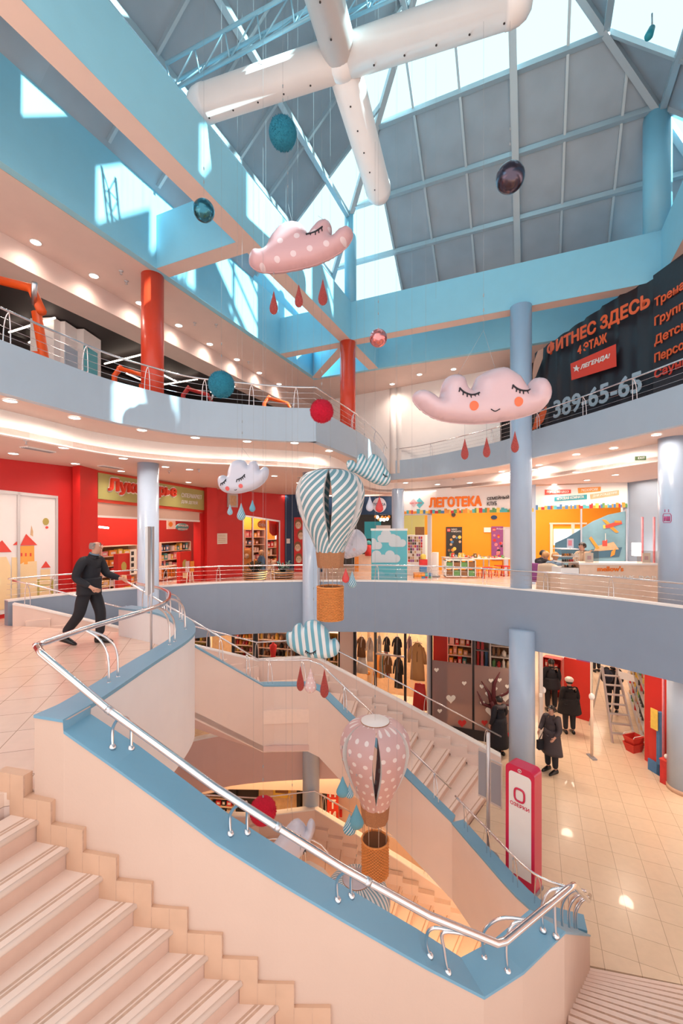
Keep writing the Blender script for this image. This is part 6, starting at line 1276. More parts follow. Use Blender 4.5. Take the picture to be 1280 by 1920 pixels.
def eye(o, f, pts, lash=6, r=.009, ln=.05, side=1):
    c = spline([f(*p) for p in pts], 5); mb = MB(); mb.tube(c, r, 7, 'ink'); n = len(c)
    for k in range(lash):
        i = int((k+.5)/lash*(n-1)); d = (c[min(i+1, n-1)]-c[max(i-1, 0)]).normalized(); q = c[i]; t = (k+.5)/lash-.5
        mb.tube([q, q+Vector((t*.6*ln, 0, -ln*side))], r*.8, 5, 'ink')
    mb.build('closed_eye', 'ink', o)
def cloud(label, out, Y, m_, T=.22, yaw=0, eyes=(), cheeks=(), mouth=None, cheekm='cheek', strings=((0, 0),), patrot=0, name='cloud_pillow', eye_r=.009):
    """out: traced outline on the picture at distance Y; inflated to a pillow"""
    xs = [p[0] for p in out]; ys = [p[1] for p in out]; cx, cy = (min(xs)+max(xs))/2, (min(ys)+max(ys))/2; k = Y/F
    ca, sa = math.cos(yaw), math.sin(yaw); C = P(cx, cy, Y)
    loc = [Vector(((x-cx)*k/ca, (cy-y)*k, 0)) for x, y in out]; ol = spline([(p.x, p.y, 0) for p in loc], 4, True); R = .5*T*2
    seg = [(ol[i], ol[(i+1) % len(ol)]) for i in range(len(ol))]
    def dist(p):
        m = 1e9
        for a, b in seg:
            ab = b-a; t = max(0, min(1, (p-a).dot(ab)/max(1e-12, ab.length_squared))); m = min(m, (p-a-ab*t).length_squared)
        return math.sqrt(m)
    def inside(p):
        c = False
        for a, b in seg:
            if (a.y > p.y) != (b.y > p.y) and p.x < (b.x-a.x)*(p.y-a.y)/(b.y-a.y)+a.x: c = not c
        return c
    def hgt(d): t = min(1, d/R); return T*math.sqrt(max(0, 1-(1-t)**2))
    w = max(p.x for p in ol)-min(p.x for p in ol); st = w/34; x0, y0 = min(p.x for p in ol), min(p.y for p in ol); y1 = max(p.y for p in ol)
    pts = [Vector((p.x, p.y)) for p in ol]; nb = len(pts); ds = [0]*nb
    # rings close to the seam keep the edge round
    y = y0
    row = 0
    while y <= y1:
        x = x0+(st/2 if row % 2 else 0)
        while x <= x0+w:
            p = Vector((x, y, 0))
            if inside(p):
                d = dist(p)
                if d > st*.35: pts.append(Vector((x, y))); ds.append(d)
            x += st
        y += st*.87; row += 1
    for p_, q_ in seg[::1]:
        d_ = (q_-p_); nn = Vector((-d_.y, d_.x, 0)).normalized()*st*.18
        for s_ in (1, -1):
            c = (p_+q_)/2+nn*s_
            if inside(c) and dist(c) > st*.1: pts.append(Vector((c.x, c.y))); ds.append(dist(c)); break
    res = delaunay_2d_cdt(pts, [(i, (i+1) % nb) for i in range(nb)], [list(range(nb))], 1, 1e-6); vv, _, ff, orig = res[0], res[1], res[2], res[3]
    dd = []
    for i, v in enumerate(vv):
        oi = orig[i][0] if orig[i] else -1; dd.append(0 if (0 <= oi < nb) else (ds[oi] if oi >= 0 else dist(Vector((v.x, v.y, 0)))))
    def W3(x, y, h): return C+Vector((x*ca+h*-sa*-1*0, x*sa, y))+Vector((sa*h*1, -ca*h, 0))*1
    vs = []; pt = []; n = len(vv); cr, sr = math.cos(patrot), math.sin(patrot)
    for s_ in (1, -1):
        for v, d in zip(vv, dd):
            h = hgt(d); pk = (.006*math.sin(70*(v.x+v.y))*max(0, 1-d/(R*.8))) if d > 0 else 0
            vs.append(W3(v.x, v.y, s_*(h+pk))); pt.append((v.x*cr+v.y*sr+.5*s_*h*sr, v.y*cr-v.x*sr+.3, 0))
    fs = [tuple(f) for f in ff]+[tuple(n+i for i in reversed(f)) for f in ff]
    o = empty(name, C, label, 'cloud'); mb = MB(); mb.add(vs, fs, m_, True, pt); ob = mb.build('pillow', m_, o)
    bm = bmesh.new(); bm.from_mesh(ob.data); bmesh.ops.remove_doubles(bm, verts=bm.verts, dist=1e-4); bmesh.ops.recalc_face_normals(bm, faces=bm.faces); bm.to_mesh(ob.data); bm.free()
    sm = MB(); sm.tube([W3(p.x, p.y, 0) for p in ol], .007, 5, m_, closed=True); sm.build('seam', m_, o)
    def f(px, py, e=.006):
        x, y = (px-cx)*k/ca, (cy-py)*k; return W3(x, y, hgt(dist(Vector((x, y, 0))) if inside(Vector((x, y, 0))) else 0)+e)
    # the pillow front is nearer than its centre plane, so traced marks are pulled in slightly
    def f2(px, py, e=.006): g_ = 1-.0; return f(cx+(px-cx)*g_, cy+(py-cy)*g_, e)
    for e_ in eyes: eye(o, f2, e_['p'], e_.get('n', 6), eye_r, e_.get('l', .05), e_.get('s', 1))
    for (x, y, r) in cheeks:
        mb = MB(); rg = 5; ring = [f2(x, y, .006)]; fs = []; sg = 20
        for j in range(1, rg+1):
            for t in range(sg): ring.append(f2(x+r*j/rg*math.cos(t*2*math.pi/sg), y+r*j/rg*math.sin(t*2*math.pi/sg), .005))
        for t in range(sg): fs.append((0, 1+t, 1+(t+1) % sg))
        for j in range(rg-1):
            for t in range(sg): fs.append((1+j*sg+t, 1+j*sg+(t+1) % sg, 1+(j+1)*sg+(t+1) % sg, 1+(j+1)*sg+t))
        mb.add(ring, fs, cheekm, True); mb.build('cheek', cheekm, o)
    if mouth: mb = MB(); mb.tube(spline([f2(*p) for p in mouth], 5), eye_r*.6, 6, 'ink'); mb.build('mouth', 'ink', o)
    for (x, y, xt, yt) in strings:
        a = f(x, y, 0); t = P(xt, yt, Y+.02) ; mb = MB(); mb.tube([a, t], .0022, 5, 'string'); mb.build('string', 'string', o)
    if strings: t = P(strings[0][2], strings[0][3], Y+.02); string(o, t)
    return o
def sc_(pts, s, ox, oy): return [(ox+x*s, oy+y*s) for x, y in pts]
c4 = lambda pts: sc_(pts, .34375, 400, 360)
c5 = lambda pts: sc_(pts, .40625, 760, 440)
c2 = lambda pts: sc_(pts, .328125, 340, 820)
c7 = lambda pts: sc_(pts, .359375, 340, 1400)
cloud('big pink cloud pillow with white dots and one closed eye', c4([(195, 375), (200, 345), (225, 318), (262, 322), (290, 300), (310, 255), (345, 210), (385, 182), (430, 172), (475, 182), (505, 215), (512, 238), (530, 215), (560, 180), (600, 162), (635, 175), (645, 215), (642, 250), (680, 215), (725, 197), (755, 215), (758, 250), (735, 290), (690, 330), (620, 370), (540, 400), (450, 422), (340, 438), (250, 432), (205, 405)]), 6.8, 'dots_cloud', T=.2, eyes=({'p': c4([(508, 270), (530, 268), (560, 262), (580, 250), (597, 235)]), 'n': 5, 'l': .055},), strings=((*c4([(430, 176)])[0], *c4([(405, 60)])[0]), (*c4([(600, 166)])[0], *c4([(570, 130)])[0])), patrot=.3, eye_r=.011)
cloud('largest pink cloud pillow with smiling face and two orange cheeks', c5([(28, 770), (45, 735), (85, 730), (120, 745), (150, 762), (165, 700), (190, 665), (230, 652), (265, 670), (280, 705), (295, 720), (310, 700), (325, 665), (360, 640), (400, 622), (450, 612), (495, 630), (530, 655), (555, 690), (568, 712), (580, 680), (610, 655), (650, 660), (675, 700), (678, 745), (650, 790), (600, 820), (520, 845), (420, 865), (320, 875), (220, 872), (140, 858), (70, 820)]), 5.8, 'cloud_pink', T=.22, yaw=.1, eyes=({'p': c5([(217, 735), (235, 752), (265, 762), (290, 760), (313, 750)]), 'n': 6, 'l': .045}, {'p': c5([(460, 715), (480, 730), (505, 738), (535, 735), (562, 720)]), 'n': 6, 'l': .045}), cheeks=((*c5([(284, 812)])[0], 8.5), (*c5([(490, 788)])[0], 8.5)), mouth=c5([(363, 825), (385, 832), (405, 822)]), strings=((*c5([(410, 620)])[0], *c5([(360, 440)])[0]), (*c5([(232, 655)])[0], *c5([(360, 440)])[0])), eye_r=.011)
cloud('small white cloud pillow with face and red cheeks over the red shop', c2([(210, 260), (212, 230), (235, 218), (262, 222), (268, 190), (285, 150), (320, 130), (360, 135), (380, 160), (395, 140), (425, 138), (440, 165), (448, 185), (475, 168), (497, 185), (493, 225), (470, 260), (430, 290), (380, 308), (320, 320), (260, 315), (225, 295)]), 7.7, 'cloud_white', T=.13, eyes=({'p': c2([(235, 268), (248, 264), (258, 255), (265, 243)]), 'n': 4, 'l': .04}, {'p': c2([(325, 248), (345, 240), (360, 230), (372, 216)]), 'n': 5, 'l': .045}), cheeks=((*c2([(272, 296)])[0], 4), (*c2([(348, 282)])[0], 4)), cheekm='cheek_pink', mouth=c2([(310, 303), (318, 305), (325, 300)]), strings=((*c2([(345, 132)])[0], *c2([(347, 60)])[0]), (*c2([(410, 140)])[0], *c2([(347, 60)])[0])), eye_r=.009)
cloud('grey blue and white striped cloud pillow beside the striped balloon', c2([(945, 160), (950, 135), (980, 132), (1000, 150), (1010, 105), (1035, 95), (1055, 120), (1065, 130), (1080, 105), (1105, 98), (1140, 125), (1165, 175), (1190, 210), (1192, 250), (1165, 275), (1110, 265), (1050, 235), (1000, 205), (960, 190)]), 8.6, 'stripe_cloud_grey', T=.11, eyes=({'p': c2([(1150, 212), (1160, 225), (1175, 225)]), 'n': 3, 'l': .03},), strings=((*c2([(1045, 105)])[0], *c2([(1045, 60)])[0]), (*c2([(1095, 100)])[0], *c2([(1090, 60)])[0])), patrot=-.5)
cloud('blue and white striped cloud pillow below the wicker basket', c2([(600, 1150), (605, 1115), (630, 1110), (650, 1075), (680, 1062), (700, 1085), (712, 1055), (760, 1045), (810, 1075), (840, 1110), (850, 1155), (880, 1150), (902, 1185), (895, 1230), (860, 1255), (800, 1262), (720, 1255), (650, 1225), (612, 1190)]), 7.8, 'stripe_cloud', T=.15, eyes=({'p': c2([(712, 1205), (730, 1218), (752, 1218), (772, 1205)]), 'n': 6, 'l': .035},), strings=((*c2([(762, 1048)])[0], *c2([(755, 1010)])[0]),), patrot=.12, eye_r=.009)
cloud('plain pale lilac cloud pillow half hidden behind the striped balloon', c2([(940, 620), (950, 580), (985, 530), (1020, 535), (1055, 580), (1057, 640), (1030, 665), (980, 685), (935, 690), (925, 650)]), 8.9, 'cloud_pink' if False else 'cloud_white', T=.14, cheeks=((*c2([(985, 640)])[0], 3),), cheekm='cloud_pink', strings=((*c2([(1000, 534)])[0], *c2([(1000, 500)])[0]),))
cloud('white cloud pillow low in the void behind the thick handrail', c7([(450, 545), (475, 510), (500, 480), (540, 430), (575, 395), (610, 385), (640, 410), (650, 432), (660, 400), (685, 390), (695, 430), (680, 480), (640, 550), (560, 615), (520, 605), (470, 580)]), 7.3, 'cloud_white', T=.16, yaw=.1, eyes=({'p': c7([(548, 612), (556, 604), (566, 596)]), 'n': 3, 'l': .05}, {'p': c7([(636, 530), (642, 520), (650, 512)]), 'n': 2, 'l': .04}), strings=((*c7([(580, 392)])[0], *c7([(578, 345)])[0]),))
def ball(px, py, rpx, Y, m_, label, cat, name, squash=1):
    c = P(px, py, Y); r = rpx*Y/F; o = empty(name, c, label, cat); mb = MB(); mb.ball(c, r, m_, seg=40, rings=24, sz=squash); b = mb.build('ball', m_, o)
    if 'pompom' in m_:
        h = MB(); r2 = random.Random(int(px))
        for k in range(900):
            t = r2.uniform(0, 6.283); z = r2.uniform(-1, 1); q = Vector((math.sqrt(1-z*z)*math.cos(t), math.sqrt(1-z*z)*math.sin(t), z)); e = q+Vector((r2.uniform(-.3, .3), r2.uniform(-.3, .3), r2.uniform(-.3, .3))); p0 = c+q*r*.97; p1 = c+q*r*1.0+e.normalized()*.02; w = q.orthogonal().normalized()*.006
            h.add([p0-w, p0+w, p1], [(0, 1, 2)], m_)
        h.fixn = False; h.build('fluff', m_, o)
    mb = MB(); mb.lathe([(.012, 0), (.012, .03)], c+Vector((0, 0, r*squash-.005)), 8, 'string'); mb.build('cap', 'string', o); string(o, c+Vector((0, 0, r*squash)))
ball(530, 250, 26, 6.1, 'pompom_teal', 'fluffy teal pompom ball high under the white duct', 'ball', 'pompom_ball')
ball(382, 395, 19.5, 6.4, 'chrome_teal', 'shiny steel blue ball in front of the big ceiling beam', 'ball', 'mirror_ball')
ball(956, 333, 26, 5.8, 'chrome_dark', 'shiny dark ball in front of the grey roof panels', 'ball', 'mirror_ball')
ball(709, 634, 16.5, 7.3, 'chrome_pink', 'shiny pink ball right of the tall red column', 'ball', 'mirror_ball')
ball(415, 721, 24, 7.3, 'pompom_teal', 'fluffy teal pompom ball before the gym railing', 'ball', 'pompom_ball')
ball(603, 771, 21.5, 7.3, 'pompom_red', 'fluffy red pompom ball by the end of the gym railing', 'ball', 'pompom_ball')
ball(493, 1520, 24, 6.6, 'pompom_red', 'fluffy red pompom ball low behind the thick handrail', 'ball', 'pompom_ball', 1.05)
def drop(px, y0, y1, Y, m_, label, rk=.36, group=None, top=None):
    a, b = P(px, y0, Y), P(px, y1, Y); h = a.z-b.z; r = h*rk*.5; o = empty('rain_drop', b, label, 'drop', group)
    prof = [(.001, 0), (.5, .04), (.85, .12), (1, .24), (.93, .36), (.72, .5), (.5, .64), (.3, .78), (.13, .92), (.001, 1)]
    mb = MB(); mb.lathe([(max(.001, q[0]*r), q[1]*h) for q in prof], b, 18, m_, sy=.7, pat=True); mb.build('drop', m_, o); string(o, a, top=a.z+(top or .25)); return o
k3 = 'glitter drops'
for px, y0, y1, w in ((513, 545, 590, 'left'), (560, 533, 577, 'middle'), (605, 523, 573, 'right')): drop(px, y0, y1, 6.8, 'drop_glitter', 'pink glitter drop hanging under the dotted cloud, %s of three' % w)
for px, y0, y1, w in ((871, 822, 862, 'left'), (912, 819, 858, 'middle'), (965, 808, 849, 'right')): drop(px, y0, y1, 5.8, 'drop_glitter', 'pink glitter drop hanging under the smiling cloud, %s of three' % w)
for px, y0, y1, m_, w in ((431, 945, 966, 'stripe_drop', 'smallest blue striped drop under the small white cloud'), (452, 943, 976, 'stripe_drop', 'middle blue and white striped drop under the small white cloud'), (473, 937, 960, 'drop_blue', 'plain blue drop right under the small white cloud'), (693, 930, 959, 'cloud_white', 'white drop right of the striped balloon'), (711, 931, 961, 'drop_red', 'red drop in front of the round logo sign'), (648, 1065, 1093, 'drop_red', 'red drop beside the balloon ropes'), (660, 1070, 1103, 'stripe_drop', 'striped drop right of the balloon ropes'), (642, 1455, 1495, 'drop_blue', 'blue drop left of the dotted balloon'), (655, 1525, 1566, 'stripe_drop', 'blue and white striped drop left of the lower basket'), (668, 1508, 1555, 'drop_blue', 'plain blue drop touching the lower basket'), (655, 1470, 1497, 'stripe_drop', 'striped drop tucked behind the dotted balloon'), (563, 1622, 1645, 'drop_glitter', 'red glitter drop under the low white cloud')):
    drop(px, y0, y1, 7.7 if y0 < 1400 else 7.0, m_, w, rk=.5 if y0 < 1400 else .6)
for px, y0, y1, m_, w in ((563, 1248, 1296, 'drop_glitter', 'pink glitter drop under the striped cloud, left of three'), (582, 1253, 1300, 'dots_drop', 'pale pink dotted drop under the striped cloud'), (608, 1254, 1309, 'drop_glitter', 'pink glitter drop under the striped cloud, right of three')): drop(px, y0, y1, 7.8, m_, w, rk=.30 if m_ != 'dots_drop' else .48)
# empty hanging wires
for px, y0, y1, Y in ((475, 300, 1480, 7.2), (536, 300, 1470, 7.4), (445, 180, 860, 7.5), (498, 220, 1000, 7.9), (742, 200, 1080, 7.9), (798, 170, 700, 6.6), (744, 1480, 1800, 7.0), (772, 1060, 1850, 6.9), (817, 250, 560, 7.5), (558, 250, 960, 7.7)):
    a, b = P(px, y1, Y), P(px, 990, Y); mb = MB(); mb.tube([a, Vector((a.x, a.y, roofz(a.x, a.y)))], .0014, 5, 'string'); tag(mb.build('wire', 'string'), 'bare thin hanging wire in the void', 'wire', 'bare hanging wires')
# small spotlight on the upper right roof
c = P(1222, 52, 7.6); o = empty('spotlight', c, 'small turquoise spotlight hanging from the upper right roof', 'lamp'); mb = MB(); mb.lathe([(.05, 0), (.07, .16), (.05, .2)], c, 14, 'teal', axis=(-.4, 0, -1)); mb.build('housing', 'teal', o); mb = MB(); mb.tube([c, c+Vector((0, 0, .25))], .015, 6, 'steel'); mb.build('bracket', 'steel', o)
# ================================================================= people
def sk(name, pts, edges, m_, parent, sub=2, root=0):
    # make sure the skin layer exists
    keys = list(pts); bm = bmesh.new(); ly = bm.verts.layers.skin.verify(); vs = [bm.verts.new(tuple(Vector(pts[k][0])-wloc(parent))) for k in keys]
    for a, b in edges: bm.edges.new((vs[keys.index(a)], vs[keys.index(b)]))
    for i, (v, k) in enumerate(zip(vs, keys)): q = pts[k]; v[ly].radius = (q[1], q[2] if len(q) > 2 else q[1]); v[ly].use_root = (i == root)
    me = bpy.data.meshes.new(name); bm.to_mesh(me); bm.free(); o = bpy.data.objects.new(name+'_t', me); COL.objects.link(o)
    md = o.modifiers.new('s', 'SKIN'); md.branch_smoothing = .5; s2 = o.modifiers.new('u', 'SUBSURF'); s2.levels = sub; s2.render_levels = sub
    bpy.context.view_layer.update(); me2 = bpy.data.meshes.new_from_object(o.evaluated_get(bpy.context.evaluated_depsgraph_get())); bpy.data.objects.remove(o); me2.name = name
    me2.materials.clear(); me2.materials.append(M[m_]); me2.polygons.foreach_set('use_smooth', [True]*len(me2.polygons))
    r = bpy.data.objects.new(name, me2); COL.objects.link(r); r.parent = parent; return r
def person(foot, H, yaw, pose, label, top='cloth_black', legs='cloth_black', hair='hair_black', coat=None, coatlen=0, bald=False, hat=None, bulk=1.0, headturn=0, collar=None, seated=False, shirt=None):
    """foot: floor point; yaw: facing direction (0 = +Y, away), pose: dict of joints in metres for H=1.75, x right of the body, y forward"""
    foot = Vector(foot); s = H/1.75; o = empty('person', foot, label, 'person'); cy, sy_ = math.cos(yaw), math.sin(yaw)
    def W(p): x, y, z = p; return foot+Vector((x*cy-y*sy_, x*sy_+y*cy, z))*s
    J = dict(pelvis=(0, 0, .96), waist=(0, 0, 1.10), chest=(0, .01, 1.30), neck=(0, 0, 1.47), head=(0, .02, 1.56), crown=(0, .0, 1.68), rs=(.19, 0, 1.42), ls=(-.19, 0, 1.42), re=(.25, -.02, 1.14), le=(-.25, -.02, 1.14), rw=(.25, .1, .90), lw=(-.25, .1, .90), rh=(.10, 0, .92), lh=(-.10, 0, .92), rk=(.11, .02, .50), lk=(-.11, .02, .50), ra=(.11, 0, .09), la=(-.11, 0, .09)); J.update(pose)
    hv = lambda a, b, t: tuple(a[i]+(b[i]-a[i])*t for i in range(3))
    g = lambda k: W(J[k]); S = lambda *r: tuple(x*s for x in r)
    B = {'pelvis': (g('pelvis'), *S(.095, .075)), 'waist': (g('waist'), *S(.09, .07)), 'chest': (g('chest'), *S(.085, .065)), 'neckb': (g('neck'), *S(.055, .055)), 'neck': (W(hv(J['neck'], J['head'], .45)), *S(.056, .056)), 'jaw': (W((J['head'][0], J['head'][1], J['head'][2])), *S(.072, .078)), 'skull': (W(hv(J['head'], J['crown'], .65)), *S(.080, .092)), 'crown': (g('crown'), *S(.052, .06))}
    E_ = [('pelvis', 'waist'), ('waist', 'chest'), ('chest', 'neckb'), ('neckb', 'neck'), ('neck', 'jaw'), ('jaw', 'skull'), ('skull', 'crown')]
    for c in 'rl':
        B[c+'s'] = (g(c+'s'), *S(.036, .036)); B[c+'e'] = (g(c+'e'), *S(.036, .036)); B[c+'w'] = (g(c+'w'), *S(.027, .029)); B[c+'h'] = (g(c+'h'), *S(.07, .07)); B[c+'k'] = (g(c+'k'), *S(.05, .05)); B[c+'a'] = (g(c+'a'), *S(.038, .038))
        B[c+'c'] = (W(hv(J[c+'k'], J[c+'a'], .3)), *S(.058, .06)); sg = 1 if c == 'r' else -1; B[c+'v'] = (W((J['neck'][0]+sg*.085, J['neck'][1]-.01, J['neck'][2]-.075)), *S(.04, .04)); E_ += [('chest', c+'v'), (c+'v', c+'s'), (c+'s', c+'e'), (c+'e', c+'w'), ('pelvis', c+'h'), (c+'h', c+'k'), (c+'k', c+'c'), (c+'c', c+'a')]
        # hand
        e, w = Vector(J[c+'e']), Vector(J[c+'w']); d = (w-e).normalized(); side = Vector((1 if c == 'r' else -1, 0, 0)); lat = d.cross(side).normalized(); palm = w+d*.045
        B[c+'p'] = (W(tuple(palm)), *S(.02, .034)); E_.append((c+'w', c+'p'))
        hm = {}; he = []
        hm['p0'] = (W(tuple(w+d*.02)), *S(.022, .03)); hm['p1'] = (W(tuple(palm+d*.02)), *S(.018, .036)); he.append(('p0', 'p1'))
        for f_ in range(4):
            q = palm+d*.035+lat*(f_-1.5)*.019; ln = (.034, .04, .038, .03)[f_]; curl = -side*.02
            B[c+'f%da' % f_] = (W(tuple(q)), *S(.0085, .0085)); B[c+'f%db' % f_] = (W(tuple(q+d*ln+curl*.5)), *S(.008, .008)); B[c+'f%dc' % f_] = (W(tuple(q+d*ln*1.6+curl*1.8)), *S(.0065, .0065)); E_ += [(c+'p', c+'f%da' % f_), (c+'f%da' % f_, c+'f%db' % f_), (c+'f%db' % f_, c+'f%dc' % f_)]
        t0 = w+d*.03+lat*.03; B[c+'t0'] = (W(tuple(t0)), *S(.010, .010)); B[c+'t1'] = (W(tuple(t0+d*.03+lat*.022-side*.01)), *S(.009, .009)); B[c+'t2'] = (W(tuple(t0+d*.055+lat*.02-side*.02)), *S(.007, .007)); E_ += [(c+'p', c+'t0'), (c+'t0', c+'t1'), (c+'t1', c+'t2')]
    body = sk('body', B, E_, 'skin', o, 2)
    # face details
    hd = Vector(J['head']); hy = headturn; ch, sh = math.cos(hy), math.sin(hy)
    def hp(x, y, z): return W((hd.x+x*ch-y*sh, hd.y+x*sh+y*ch, hd.z+z))
    mb = MB(); mb.tube([hp(0, .083, .07), hp(0, .108, .03), hp(0, .09, .02)], [.008*s, .014*s, .010*s], 8, 'skin'); mb.build('nose', 'skin', o)
    for q in (-1, 1):
        mb = MB(); mb.ball(hp(q*.03, .082, .068), .010*s, 'white', seg=10, rings=8); mb.ball(hp(q*.03, .090, .068), .0055*s, 'ink', seg=8, rings=6); mb.build('eye', 'white', o)
        mb = MB(); mb.tube([hp(q*.015, .09, .088), hp(q*.045, .084, .088)], .004*s, 5, hair if not bald else 'hair_grey'); mb.build('eyebrow', hair, o)
        mb = MB(); mb.lathe([(.001, -.012*s), (.02*s, -.006*s), (.022*s, .004*s), (.012*s, .01*s)], hp(q*.084, -.005, .05), 12, 'skin', sy=1.0, axis=(hp(1, 0, 0)-hp(0, 0, 0))*q); mb.build('ear', 'skin', o)
    mb = MB(); mb.tube([hp(-.022, .083, -.012), hp(0, .09, -.014), hp(.022, .083, -.012)], .005*s, 6, 'cheek_pink'); mb.build('mouth', 'cheek_pink', o)
    # hair
    mb = MB(); vs = []; seg = 24; rg = 12; c0 = hp(0, -.012, .06)
    for i in range(rg+1):
        for k in range(seg):
            th = math.pi*i/rg*.62; t = 2*math.pi*k/seg; x, y, z = math.sin(th)*math.cos(t), math.sin(th)*math.sin(t), math.cos(th)
            lim = .35 if y > .3 else 1
            if y > .25: zz = max(z, .28+.25*y)
            else: zz = z
            vs.append(hp(x*.098, y*.112-.012, .055+zz*.115))
    fs = [(i*seg+k, i*seg+(k+1) % seg, (i+1)*seg+(k+1) % seg, (i+1)*seg+k) for i in range(rg) for k in range(seg)]
    if bald: fs = [f for f in fs if f[0]//seg >= 6 and (vs[f[0]]-hp(0, 0, .05)).dot(hp(0, 1, 0)-hp(0, 0, 0)) < .02]
    mb.add(vs, fs, hair, True); mb.build('hair', hair, o)
    if hat: mb = MB(); mb.lathe([(.11*s, 0), (.128*s, .03*s), (.125*s, .08*s), (.08*s, .125*s), (.001, .135*s)], hp(0, -.01, .07), 20, hat); mb.build('hat', hat, o)
    # trousers
    T_ = {'pelvis': (g('pelvis'), *S(.15*bulk, .13*bulk)), 'waist': (W(hv(J['pelvis'], J['waist'], .5)), *S(.14*bulk, .118*bulk))}; te = [('pelvis', 'waist')]
    for c in 'rl': T_[c+'h'] = (g(c+'h'), *S(.118, .118)); T_[c+'k'] = (g(c+'k'), *S(.09, .09)); T_[c+'a'] = (W(hv(J[c+'k'], J[c+'a'], .92)), *S(.070, .070)); te += [('pelvis', c+'h'), (c+'h', c+'k'), (c+'k', c+'a')]
    sk('trousers', T_, te, legs, o, 2)
    # jacket
    Jk = {'waist': (W(hv(J['pelvis'], J['waist'], .2)), *S(.155*bulk, .13*bulk)), 'mid': (g('waist'), *S(.158*bulk, .135*bulk)), 'chest': (g('chest'), *S(.178*bulk, .135*bulk)), 'neck': (W(hv(J['chest'], J['neck'], .72)), *S(.13, .105)), 'n2': (g('neck'), *S(.088, .085)), 'col': (W(hv(J['neck'], J['head'], .22)), *S(.078, .078))}; je = [('waist', 'mid'), ('mid', 'chest'), ('chest', 'neck'), ('neck', 'n2'), ('n2', 'col')]
    for c in 'rl': Jk[c+'s'] = (g(c+'s'), *S(.094, .094)); Jk[c+'e'] = (g(c+'e'), *S(.072, .072)); Jk[c+'w'] = (W(hv(J[c+'e'], J[c+'w'], .93)), *S(.05, .05)); sg = 1 if c == 'r' else -1; Jk[c+'v'] = (W((J['neck'][0]+sg*.10, J['neck'][1]-.01, J['neck'][2]-.08)), *S(.105, .10)); je += [('chest', c+'v'), (c+'v', c+'s'), (c+'s', c+'e'), (c+'e', c+'w')]
    sk('jacket' if not coatlen or coatlen > .7 else 'coat', Jk, je, coat or top, o, 2, 1)
    if coatlen:
        a, b = Vector(J['waist']), Vector(J['pelvis']); mb = MB(); vs = []; seg = 26; z1 = J['waist'][2]+.02; n = 8
        for i in range(n+1):
            t = i/n; z = z1-(z1-coatlen)*t; r = .165*bulk+(.075*t if coatlen < .8 else .01*t)
            for k in range(seg): th = 2*math.pi*k/seg; w_ = 1+.05*math.sin(th*4+1)*t; vs.append(W((a.x+(b.x-a.x)*min(1, t*2)+r*1.08*math.cos(th)*w_, a.y+(b.y-a.y)*min(1, t*2)+r*.84*math.sin(th)*w_, z)))
        mb.add(vs, [(i*seg+k, i*seg+(k+1) % seg, (i+1)*seg+(k+1) % seg, (i+1)*seg+k) for i in range(n) for k in range(seg)]+[tuple(range(seg)), tuple(range(n*seg, (n+1)*seg))], coat or top, True); mb.build('coat_skirt', coat or top, o)
    if collar: mb = MB(); nk = Vector(J['neck']); mb.tube([W((nk.x+.13*math.cos(k*.524), nk.y-.02+.11*math.sin(k*.524), nk.z-.04+(.02 if math.sin(k*.524) < 0 else -.03))) for k in range(12)], .055*s, 10, collar, closed=True); mb.build('collar', collar, o)
    if shirt: mb = MB(); nk = Vector(J['neck']); mb.tube([W((nk.x+.062*math.cos(k*.524), nk.y+.01+.064*math.sin(k*.524), nk.z+.022-.02*math.sin(k*.524))) for k in range(12)], .013*s, 8, shirt, closed=True); mb.build('shirt_collar', shirt, o)
    # shoes
    for c in 'rl':
        a = Vector(J[c+'a']); fd = Vector(J.get(c+'t', (a.x, a.y+.19, .03))); mb = MB(); u = (fd-a); u.z = 0; L_ = u.length; u.normalize(); pit = (fd.z-a.z+.06)
        tt = [(-.07, .05, .045, .0), (-.03, .058, .046, 0), (.06, .052, .046, 0), (.13, .038, .048, 0), (.19, .026, .04, 0), (.225, .016, .022, 0)]
        vs = []; seg = 12
        for (d_, hh, ww, _) in tt:
            cc = a+u*d_*1.0; cz = a.z-.09+.045+(fd.z-.03)*max(0, d_/.2)+ (a.z-.09)*0
            cz = (a.z-.09)*(1-min(1, max(0, (d_+.07)/.27)))+(fd.z-.03)*min(1, max(0, (d_+.07)/.27))
            for k in range(seg): th = 2*math.pi*k/seg; lx = Vector((-u.y, u.x, 0)); q = cc+lx*ww*math.cos(th); q.z = cz+hh+max(-hh, hh*math.sin(th)*1.15); vs.append(W(tuple(q)))
        mb.add(vs, [(i*seg+k, i*seg+(k+1) % seg, (i+1)*seg+(k+1) % seg, (i+1)*seg+k) for i in range(len(tt)-1) for k in range(seg)]+[tuple(range(seg)), tuple(range((len(tt)-1)*seg, len(tt)*seg))], 'shoe', True); mb.build('shoe', 'shoe', o)
    return o
# the walking man on the landing: faces the picture's right (yaw -90 deg => +X)
fm = PZ(165, 1207, 0)
person(fm, 1.78, -math.pi/2-.05, dict(pelvis=(0, .02, .95), waist=(0, .03, 1.10), chest=(0, .03, 1.31), neck=(0, .10, 1.49), head=(0, .15, 1.58), crown=(0, .12, 1.71),
    rs=(.20, .04, 1.43), ls=(-.20, .06, 1.43), re=(.27, -.05, 1.13), rw=(.22, .20, .98), le=(-.26, .16, 1.15), lw=(-.24, .43, 1.07),
    rh=(.10, 0, .91), rk=(.11, -.08, .50), ra=(.10, -.36, .16), lh=(-.10, .03, .91), lk=(-.10, .16, .50), la=(-.10, .14, .09), rt=(.10, -.20, .03)),
    'balding man in dark jacket and trousers walking across the landing', 'cloth_navy', 'cloth_black', 'hair_grey', bald=True, bulk=1.2, coatlen=.84, coat='cloth_black', shirt='denim', headturn=-.12)
